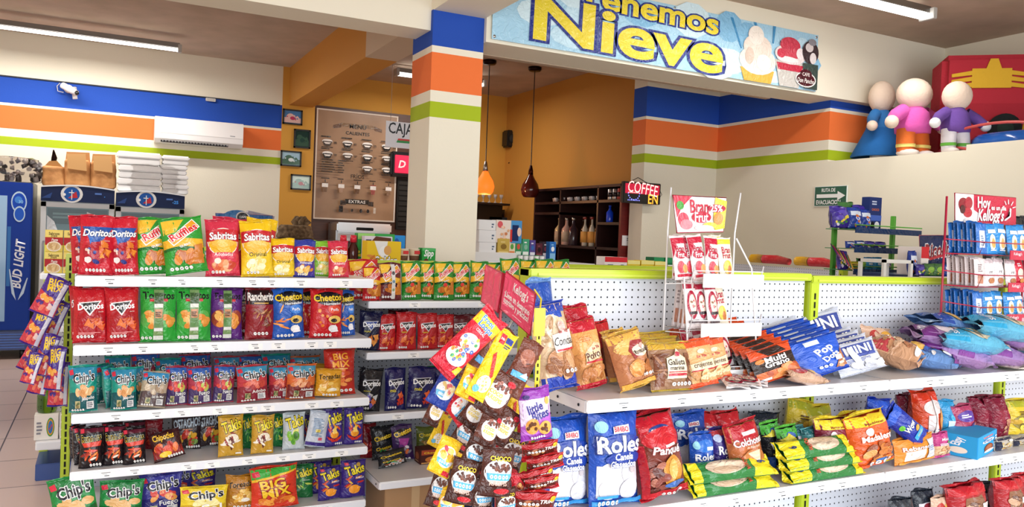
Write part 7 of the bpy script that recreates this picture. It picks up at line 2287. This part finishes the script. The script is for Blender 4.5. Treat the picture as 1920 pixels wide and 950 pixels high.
# coffee sign with light dots
A, B = atY(1170, 339, 6.72), atY(1238, 384, 6.72)
w, h = B.x - A.x, A.z - B.z
t = empty('coffee_sign', (A.x, 6.74, B.z))
b = MB()
b.box(0, w, -.02, .03, 0, h, mat('14100F', 'plastic'), bev=.006)
b.build('casing', t)
b = MB()
gm1 = bpy.data.materials.new('red_light_panel')
gm1.use_nodes = True
_e = gm1.node_tree.nodes['Principled BSDF']
_e.inputs['Base Color'].default_value = hexc('8A1028')
_e.inputs['Emission Color'].default_value = hexc('D0103A')
_e.inputs['Emission Strength'].default_value = .8
b.box(.02, w - .02, -.022, -.02, h * .45, h - .02, gm1)
b.build('red_panel', t)


def led(hx, s=3.0):
    m = mat(hx, 'glow')
    m.node_tree.nodes['Principled BSDF'].inputs['Emission Strength'].default_value = s
    return m


b = MB()
a = Art(b, lambda X, Y, e: (w / 2 + X, -.0225 - e, Y), w, h, L=9, kind='glow', eps=.0006, clip=False)
led('FFB8B0', 1.6)
led('FFA030', 1.6)
led('7A80F0', 1.6)
a.text('COFFEE', .02, .70, 1.6, 'FFB8B0', b=.0, hs=1.5, rot=-6, arc=.01)
a.text('EN', .58, .24, .52, 'FFA030', b=.01, hs=1.3)
for q in range(9):
    an = PI + PI * q / 8
    X, Y = -.45 + .3 * math.cos(an), .46 + .3 * math.sin(an)
    a.poly(ngon(X, Y, .03, .035, 6), '7A80F0')
for q in range(8):
    a.poly(ngon(-.75 + q * .085, .14, .026, .03, 6), '7A80F0')
    a.poly(ngon(-.72 + q * .075, .50, .024, .028, 6), 'FFB8B0')
b.build('light_dots', t)
b = MB()
b.tube([(.1, .01, h), (.2, .02, h + .05), (.32, .02, h)], .004, mat('1A1412', 'plastic'), n=6)
b.tube([(w, .0, h * .7), (w + .03, .0, h * .5), (w, 0, h * .35)], .003, mat('1A1412', 'plastic'), n=6)
b.tube([(w * .5, .03, h * .5), (w * .5, .2, h * .6), (w * .7, .41, h * .8)], .008, mat('1A1412', 'plastic'), n=6)
b.build('power_cable', t)
tag(t, 'black lighted coffee sign with red dotted letters at the shelf end', 'sign')

# small dark speaker and cable on the yellow wall, doorway below
t = empty('wall_speaker', (4.75, 11.14, 2.72))
t.location = (atY(957, 262, 11.0).x, 11.02, atY(957, 262, 11.0).z - .12)
b = MB()
b.box(-.09, .09, -.1, .1, 0, .26, mat('1C1A18', 'plastic'), bev=.02)
b.build('speaker_body', t)
b = MB()
b.lathe([(0, 0), (.06, 0), (.066, .01)], mat('2E2C2A', 'matte'), 16, Matrix.Translation((0, -.101, .13)) @ Matrix.Rotation(PI / 2, 4, 'X'))
b.build('cone_grille', t)
b = MB()
b.tube([(.05, 0, .02), (.09, -.02, -.1), (.05, -.02, -.2), (-.02, -.02, -.24)], .008, mat('1A1816', 'plastic'), n=6)
b.build('cable', t)
tag(t, 'small black wall speaker with dangling cable on the yellow wall', 'speaker')
b = MB()
A = atY(942, 393, 11.1)
b.box(A.x, 5.45, 11.02, 11.10, 0, A.z, mat('241812', 'wood'))
b.box(A.x + .25, 5.2, 11.0, 11.02, .3, A.z - .12, mat('3A4A58', 'darkglass'))
o = b.build('door_1')
o['kind'] = 'structure'
# dark wine rack seen through the column gap and its glasses
A, B = atY(897, 378, 10.7), atY(942, 378, 10.7)
t = empty('glass_rack', ((A.x + B.x) / 2, 10.9, A.z))
b = MB()
b.box(-.45, .35, -.15, .15, -.03, .0, mat('1E1210', 'wood'))
b.box(-.45, .35, .1, .15, -.8, 0, mat('160E0C', 'wood'))
b.build('rack_board', t)
for k in range(7):
    b = MB()
    b.lathe([(.03, .002), (.03, .005), (.006, .02), (.006, .06), (.028, .09), (.03, .13)], mat('B8B0AC', 'gloss'), 10, Matrix.Translation((-.35 + k * .1, -.05, 0)))
    b.build('glass', t)
tag(t, 'dark rack with a row of glasses right of the column', 'rack')

# ================================================================ right wall: sign, racks
A, B = atX(1529, 351, 5.99), atX(1590, 346, 5.99)
zb = atX(1530, 387, 5.99).z
L_ = A.y - B.y
t = empty('evacuation_sign', (5.985, (A.y + B.y) / 2, zb), -PI / 2)
h = (A.z + B.z) / 2 - zb
b = MB()
b.box(-L_ / 2, L_ / 2, -.003, .006, 0, h, mat('E8F0EC', 'plastic'))
a = Art(b, lambda X, Y, e: (X, -.0032 - e, Y), L_, h, L=9, kind='plastic', eps=.0008, clip=False)
a.draw([('r', -.97, .03, .97, .97, '1E5A44'), ('t', 'RUTA DE', -.12, .80, .85, 'F2F4F2', dict(b=.05, hs=1.2)), ('p', [(-.85, .42), (-.85, .60), (.45, .60), (.45, .42)], 'F2F4F2'), ('p', [(.45, .74), (.92, .51), (.45, .28)], 'F2F4F2'), ('t', 'EVACUACION', -.1, .20, 1.5, 'F2F4F2', dict(b=.05, hs=1.25))], 2)
b.build('sign_face', t)
tag(t, 'green evacuation route sign with white arrow on the right wall', 'sign')

# low white unit along the right wall with yellow and red rolls on top
g = gondola(0, 1.60, 0, 1.41, [(1.08, .35, .034), (.75, .35, .034)], 'white pegboard shelving unit running along the right wall', rail=False, tags=3, seed=51, ups=(True, True), base_y=.3)
g.location = (5.55, 6.3, 0)
g.rotation_euler = (0, 0, -PI / 2)
for k, (x0, x1, c, l) in enumerate(((1408, 1430, 'E0A820', 'yellow'), (1431, 1478, 'CC3038', 'red'), (1492, 1516, 'E0A820', 'yellow'), (1518, 1565, 'CC3038', 'red'))):
    A, B = atX(x0, 490, 5.55), atX(x1, 498, 5.55)
    b = MB()
    b.tube([(5.56, A.y, 1.452), (5.56, (A.y + B.y) / 2, 1.455), (5.56, B.y, 1.44 if l == 'red' else 1.452)], [.04, .042, .03 if l == 'red' else .04], mat(c, 'print'), n=14)
    o = b.build('wrapped_roll')
    tag(o, f'{l} wrapped roll on the white wall unit, {["far", "far", "near", "near"][k]} one', 'roll')

# green rack with sweets
gy = 4.25
gs = gy / 3.80
gx0, gx1 = 4.43 * gs, 5.08 * gs
zz_ = lambda z: HC + (z - HC) * gs
t = empty('sweets_rack', (0, 0, 0))
gg = mat('58A838', 'enamel')
for x, zt in ((gx0 + .06, zz_(1.74)), (gx1, zz_(1.83))):
    b = MB()
    b.box(x - .018, x + .018, gy + .10, gy + .13, 0, zt, gg, bev=.003)
    b.box(x - .015, x + .015, gy - .15, gy + .13, 0, .03, gg, bev=.003)
    b.build('post', t)
for z in (zz_(1.715), zz_(1.585), zz_(1.44), 1.1):
    b = MB()
    b.box(gx0 - .03, gx1 - .01, gy - .14, gy + .12, z - .006, z, mat('3A8A50', 'enamel'))
    b.tube([(gx0 - .03, gy - .15, z + .03), (gx1 - .01, gy - .15, z + .03)], .005, gg, n=6)
    b.box(gx0 - .03, gx1 - .02, gy - .158, gy - .150, z - .03, z + .012, mat('1E3C6A', 'print'))
    b.build('tray', t)
tag(t, 'lime green wire rack of sweets beside the evacuation sign', 'rack')
pouch('sweet_purple', .10, .13, .05, '3A2A8A', [('e', 0, .6, .7, .2, '5A4AB0'), ('f', 0, .4, .7, .3, 9, 'chip', ['E8D040', '2A2A68', 'E8E0F0', '4A8A48'])], 130)
pouch('sweet_blue', .09, .11, .04, '1C3A90', [('r', -.8, .6, .8, .8, 'D8E0F0'), ('f', 0, .35, .7, .25, 8, 'chip', ['D06A30', '3A60C8', 'E0E0E8'])], 131)
pouch('sweet_green', .09, .12, .04, '3A6A38', [('e', 0, .5, .7, .25, '8AC048'), ('f', 0, .4, .7, .3, 8, 'dot', ['E0C838', '1A3A20', 'E85A38'])], 132)
carton('sweetbox', .12, .20, .06, '22346E', [('t', 'CHOCO', 0, .62, 1.2, 'D8702C', dict(b=.04)), ('g', -.6, .75, .6, .9, 2, 'C8D0E8'), ('r', -1, .28, 1, .45, '4A68C0'), ('e', .3, .14, .4, .12, 'E8E4E8'), ('e', -.4, .15, .3, .1, '101018')], name='sweets_carton')
so = lambda n='sweets_bag': dict(name=n, lean=-6)
shelf_row([('sweet_purple', 1556, 1592, 386, .04, 'violet sweets bag', so()), ('sweet_purple', 1560, 1584, 398, .00, 'violet sweets bag', so()), ('sweet_green', 1574, 1604, 378, .12, 'green sweets bag', so()), ('sweet_blue', 1590, 1614, 388, .02, 'blue sweets bag', so()), ('sweet_purple', 1600, 1626, 384, .08, 'violet sweets bag', so()),
           ('sweet_blue', 1612, 1632, 392, .02, 'blue sweets bag', so()), ('sweetbox', 1622, 1645, 370, .06, 'dark blue sweets box', dict(lean=0, name='sweets_carton', cat='carton'))], zz_(1.715), gy - .12, 'green rack top tray', 'sweets bag', 'sweets on the green rack')
shelf_row([('sweet_blue', 1584, 1602, 452, .02, 'blue sweets bag', so()), ('sweet_blue', 1602, 1620, 451, .02, 'blue sweets bag', so()), ('sweet_purple', 1620, 1640, 452, .02, 'violet sweets bag', so()), ('sweet_purple', 1640, 1660, 453, .02, 'violet sweets bag', so()), ], zz_(1.585), gy - .12, 'green rack middle tray', 'sweets bag', 'sweets on the green rack')
shelf_row([('sweet_purple', 1570, 1590, 470, .0, 'violet sweets bag', so()), ('yellow_bag', 1586, 1610, 490, .0, 'yellow sweets bag', so()), ('sweet_green', 1606, 1624, 484, .03, 'green sweets bag', so()), ('cyan_bag', 1620, 1636, 482, .02, 'cyan sweets bag', so()), ('cyan_bag', 1636, 1654, 482, .02, 'cyan sweets bag', so()), ('sweet_blue', 1652, 1670, 486, .02, 'blue sweets bag', so())],
          zz_(1.44), gy - .12, 'green rack lower tray', 'sweets bag', 'sweets on the green rack')
for k in range(8):
    A = atY(1566 + k * 4, 470 + k * 3, gy - .17)
    b = MB()
    d_ = Vector((.10 - k * .006, 0, -.10))
    b.tube([A - d_ * .5, A + d_ * .5], [.003, .008], mat(['5A2A6A', 'C83A48', '2A6A48', 'D8A030'][k % 4], 'print'), n=6)
    b.tube([A + d_ * .5, A + d_ * .62], .004, mat('E8E0E0', 'plastic'), n=6)
    tag(b.build('candy_stick'), 'thin wrapped candy stick fanned out at the left of the green rack', 'candy stick', 'candy sticks on the green rack')

# white end frame and dark boxed goods right of it, chocolate sign
b = MB()
A, B = atY(1653, 486, 3.50), atY(1708, 486, 3.50)
for x in (A.x, B.x - .025):
    for y in (3.48, 3.66):
        b.box(x, x + .025, y, y + .02, 0, A.z, mat('E8E8E4', 'enamel'), bev=.002)
for z in (A.z - .022, .5):
    b.box(A.x, B.x, 3.48, 3.50, z, z + .022, mat('E8E8E4', 'enamel'), bev=.002)
    b.box(A.x, B.x, 3.66, 3.68, z, z + .022, mat('E8E8E4', 'enamel'), bev=.002)
    b.box(A.x, A.x + .025, 3.50, 3.66, z, z + .022, mat('E8E8E4', 'enamel'))
    b.box(B.x - .025, B.x, 3.50, 3.66, z, z + .022, mat('E8E8E4', 'enamel'))
o = b.build('white_stand')
tag(o, 'small white stand between the green rack and the dark blue display', 'stand')
b = MB()
b.box(4.77, 5.75, 3.45, 3.95, 0, 1.42, mat('20305E', 'enamel'), bev=.006)
b.box(4.77, 5.75, 3.44, 3.45, 1.36, 1.42, mat('D8D4D0', 'enamel'))
o = b.build('display_cabinet')
tag(o, 'dark blue display cabinet carrying the chocolate brand board', 'cabinet')
quad_panel('chocolate_board', [atY(1724, 441, 3.62), atY(1800, 441, 3.62), Vector((5.41, 3.62, 1.50)), Vector((5.01, 3.62, 1.50))],
           [('e', 0, .5, .9, .4, '16285A'), ('t', 'Ricolino', .05, .5, 1.6, '8A2430', dict(b=.035, rot=6, ol='E8E0E0', ow=.05, hs=1.3, sh=.2)), ('p', [(-.6, .2), (.2, .34), (.3, .28), (-.5, .12)], 'C0303C')], '14224E', 'dark blue chocolate brand board left of the red wire rack', cat='board')
b = MB()
b.box(5.0, 5.42, 3.6, 3.7, 1.42, 1.51, mat('1A2850', 'card'), bev=.003)
tag(b.build('display_tray'), 'dark blue tray holding up the chocolate board', 'tray')
mrow([('sweet_blue', 1702, 1716, 470, .06, 'dark blue candy bag', 'candy_bag'), ('redwhite', 1704, 1718, 462, .12, 'orange red candy box', 'candy_bag'), ('sweet_purple', 1716, 1732, 496, .0, 'violet candy bag', 'candy_bag'), ('sweet_green', 1732, 1750, 494, .0, 'green candy bag', 'candy_bag'), ('sweet_green', 1748, 1768, 494, .0, 'green candy bag', 'candy_bag'), ('sweet_blue', 1766, 1788, 496, .0, 'dark blue candy bag', 'candy_bag')],
     3.48, 'blue display cabinet', 'candy bag', zz=1.421)
# dark packs behind the red rack at the right edge
mrow([('dark_bag', 1850, 1880, 405, .0, 'tall dark packet', 'dark_packet'), ('dark_bag', 1880, 1912, 404, .0, 'tall dark packet', 'dark_packet'), ('dark_bag', 1910, 1940, 406, .0, 'tall dark packet', 'dark_packet')], 3.48, 'right edge rear display', 'packet', zz=1.421)

# ================================================================ paper figures on the ledge
LZ = 2.393


def figure(px, ptop, Y, look, body, legs, arm, skirt=None, band=None, w=.42, yaw=0):
    """a plain faceless stuffed paper figure standing on the ledge"""
    A = atY(px, ptop, Y)
    h = A.z - LZ
    t = empty('paper_figure', (A.x, Y, LZ), math.radians(yaw))
    pm = mat('EFD8C4', 'cloth')
    b = MB()
    # stuffed body: torso
    M_ = Matrix.Scale(1, 4)
    b.lathe([(0, h * .30), (w * .24, h * .31), (w * .25, h * .40), (w * .21, h * .56), (w * .12, h * .64), (0, h * .65)], mat(body, 'cloth'), 18)
    b.build('torso', t)
    b = MB()
    b.ball((0, 0, h * .80), (w * .27, w * .22, h * .20), pm, nu=18, nv=12)
    b.build('head', t)
    for s in (-1, 1):
        b = MB()
        b.tube([(s * w * .20, 0, h * .58), (s * w * .38, -.02, h * .50), (s * w * .50, -.05, h * .42)], [w * .10, w * .10, w * .085], mat(body, 'cloth'), n=12)
        b.ball((s * w * .52, -.055, h * .405), w * .095, mat(arm, 'cloth'), nu=12, nv=8)
        b.build('arm', t)
        b = MB()
        b.tube([(s * w * .13, 0, h * .34), (s * w * .15, -.01, h * .18), (s * w * .155, -.02, h * .055)], [w * .13, w * .125, w * .12], mat(legs, 'cloth'), n=12)
        b.ball((s * w * .155, -.04, h * .05), (w * .13, w * .17, h * .05), mat('E8E0DC', 'cloth'), nu=12, nv=8)
        b.build('leg', t)
        if band:
            b = MB()
            b.tube([(s * w * .152, -.015, h * .12), (s * w * .154, -.015, h * .16)], w * .132, mat(band, 'cloth'), n=12)
            b.build('leg_band', t)
    if skirt:
        b = MB()
        b.lathe([(w * .24, h * .42), (w * .34, h * .28), (w * .50, h * .06), (w * .47, h * .05), (w * .3, h * .28)], mat(skirt, 'cloth'), 20)
        b.build('skirt', t)
    tag(t, look, 'paper figure', 'plain paper figures on the ledge')


fx = lambda px: 5.0


def figat(px, pt, X, **k):
    Y = atX(px, 290, X).y
    figure(px, pt, Y, **k)


figat(1655, 152, 6.40, look='faceless paper figure with wide blue skirt, leftmost on the ledge', body='2E74B8', legs='E8DCD4', arm='EFD8C4', skirt='1E66AC', w=.50, yaw=12)
figat(1716, 147, 6.28, look='faceless paper figure in pink and orange, middle of the ledge', body='E060B4', legs='E0702C', arm='EFD8C4', w=.60, band='F0E080', yaw=-4)
figat(1796, 152, 6.34, look='faceless paper figure in violet and white, right on the ledge', body='6A489A', legs='E8E4EA', arm='F0EEF0', band='6AB848', w=.46, yaw=-16)
# big red paper box figure with wheels
A, B = atX(1757, 110, 6.95), atX(1895, 102, 6.95)
Y0 = atX(1826, 262, 6.9).y
t = empty('paper_box', (7.02, Y0, LZ + .002), math.radians(-42))
b = MB()
hh = atY(1826, 106, Y0).z - LZ
b.box(-.40, .40, -.22, .22, .02, hh, mat('B42A38', 'cloth'), bev=.05)
b.box(-.38, .38, -.226, -.20, .04, hh * .55, mat('A82432', 'cloth'), bev=.02)
b.build('box_body', t)
b = MB()
E_ = lambda pts: b.prism(pts, -.236, -.222, mat('E0B030', 'cloth'))
E_([(-.17, hh * .68), (.14, hh * .68), (.14, hh * .86), (-.17, hh * .86)])
E_([(-.06, hh * .86), (.06, hh * .86), (.03, hh * .95), (-.03, hh * .95)])
for q in range(3):
    E_([(-.17, hh * (.69 + q * .055)), (-.17, hh * (.73 + q * .055)), (-.33, hh * (.70 + q * .055)), (-.33, hh * (.67 + q * .055))])
    E_([(.14, hh * (.69 + q * .055)), (.14, hh * (.73 + q * .055)), (.30, hh * (.70 + q * .055)), (.30, hh * (.67 + q * .055))])
b.build('yellow_emblem', t)
for (x, y, z, r_, ax) in ((.41, 0, hh * .72, .12, 'Y'), (.1, -.24, hh * .30, .13, 'X')):
    b = MB()
    R_ = Matrix.Rotation(PI / 2, 4, ax)
    b.lathe([(0, -.03), (r_, -.03), (r_, .03), (0, .03)], mat('161A1C', 'cloth'), 24, Matrix.Translation((x, y, z)) @ R_)
    b.lathe([(0, -.036), (r_ * .5, -.036), (r_ * .5, .036), (0, .036)], mat('7A2030' if ax == 'Y' else '22342C', 'cloth'), 18, Matrix.Translation((x, y, z)) @ R_)
    b.build('wheel', t)
b = MB()
b.prism([(.22, .05), (.36, .05), (.36, hh * .45), (.28, hh * .5), (.22, hh * .2)], -.235, -.222, mat('D8A82C', 'cloth'))
b.build('yellow_patch', t)
tag(t, 'large plain red paper box with black wheels behind the figures', 'paper box')
# hoop, float and balls on the ledge
def on_ledge(px, X):
    return atX(px, 275, X).y


b = MB()
A = Vector((6.25, on_ledge(1860, 6.25), LZ + .06))
b.tube([(A.x + .02 * math.cos(q * .2618), A.y + .42 * math.cos(q * .2618), LZ + .03 + .10 + .10 * math.sin(q * .2618)) for q in range(24)], .012, mat('C04A48', 'plastic'), n=8, close=True)
tag(b.build('toy_hoop'), 'red plastic hoop leaning at the right end of the ledge', 'hoop')
b = MB()
Yf = on_ledge(1905, 6.5)
b.tube([(6.52 + .16 * math.cos(q * .393), Yf + .3 * math.sin(q * .393), LZ + .10) for q in range(16)], .075, mat('1E5AB0', 'gloss'), n=12, close=True)
tag(b.build('swim_ring'), 'blue inflatable ring on the ledge at the right edge', 'swim ring')
for k, (px, X, r_, c, l) in enumerate(((1712, 6.62, .075, 'B82438', 'deep red ball between the legs of the pink figure'), (1668, 6.60, .07, 'B01E34', 'small red ball behind the blue skirt figure'), (1772, 6.60, .06, 'A82038', 'small red ball between the pink and violet figures'))):
    b = MB()
    b.ball((0, 0, r_), r_, mat(c, 'gloss'), nu=18, nv=12)
    b.lathe([(0, 0), (.012, 0), (.008, .01)], mat(c, 'plastic'), 8, Matrix.Translation((0, 0, r_ * 2 - .004)))
    o = b.build('toy_ball')
    o.location = (X, on_ledge(px, X), LZ)
    tag(o, l, 'ball')
b = MB()
Yb = on_ledge(1935, 7.1) - .5
b.ball((7.1, Yb, LZ + .32), (.2, .3, .32), mat('2A6AA8', 'cloth'), nu=16, nv=12)
b.ball((7.08, Yb - .02, LZ + .76), (.15, .2, .16), mat('E8B8A8', 'cloth'), nu=14, nv=10)
tag(b.build('paper_shape'), 'rounded blue and pink paper shape cut by the right edge', 'paper shape')
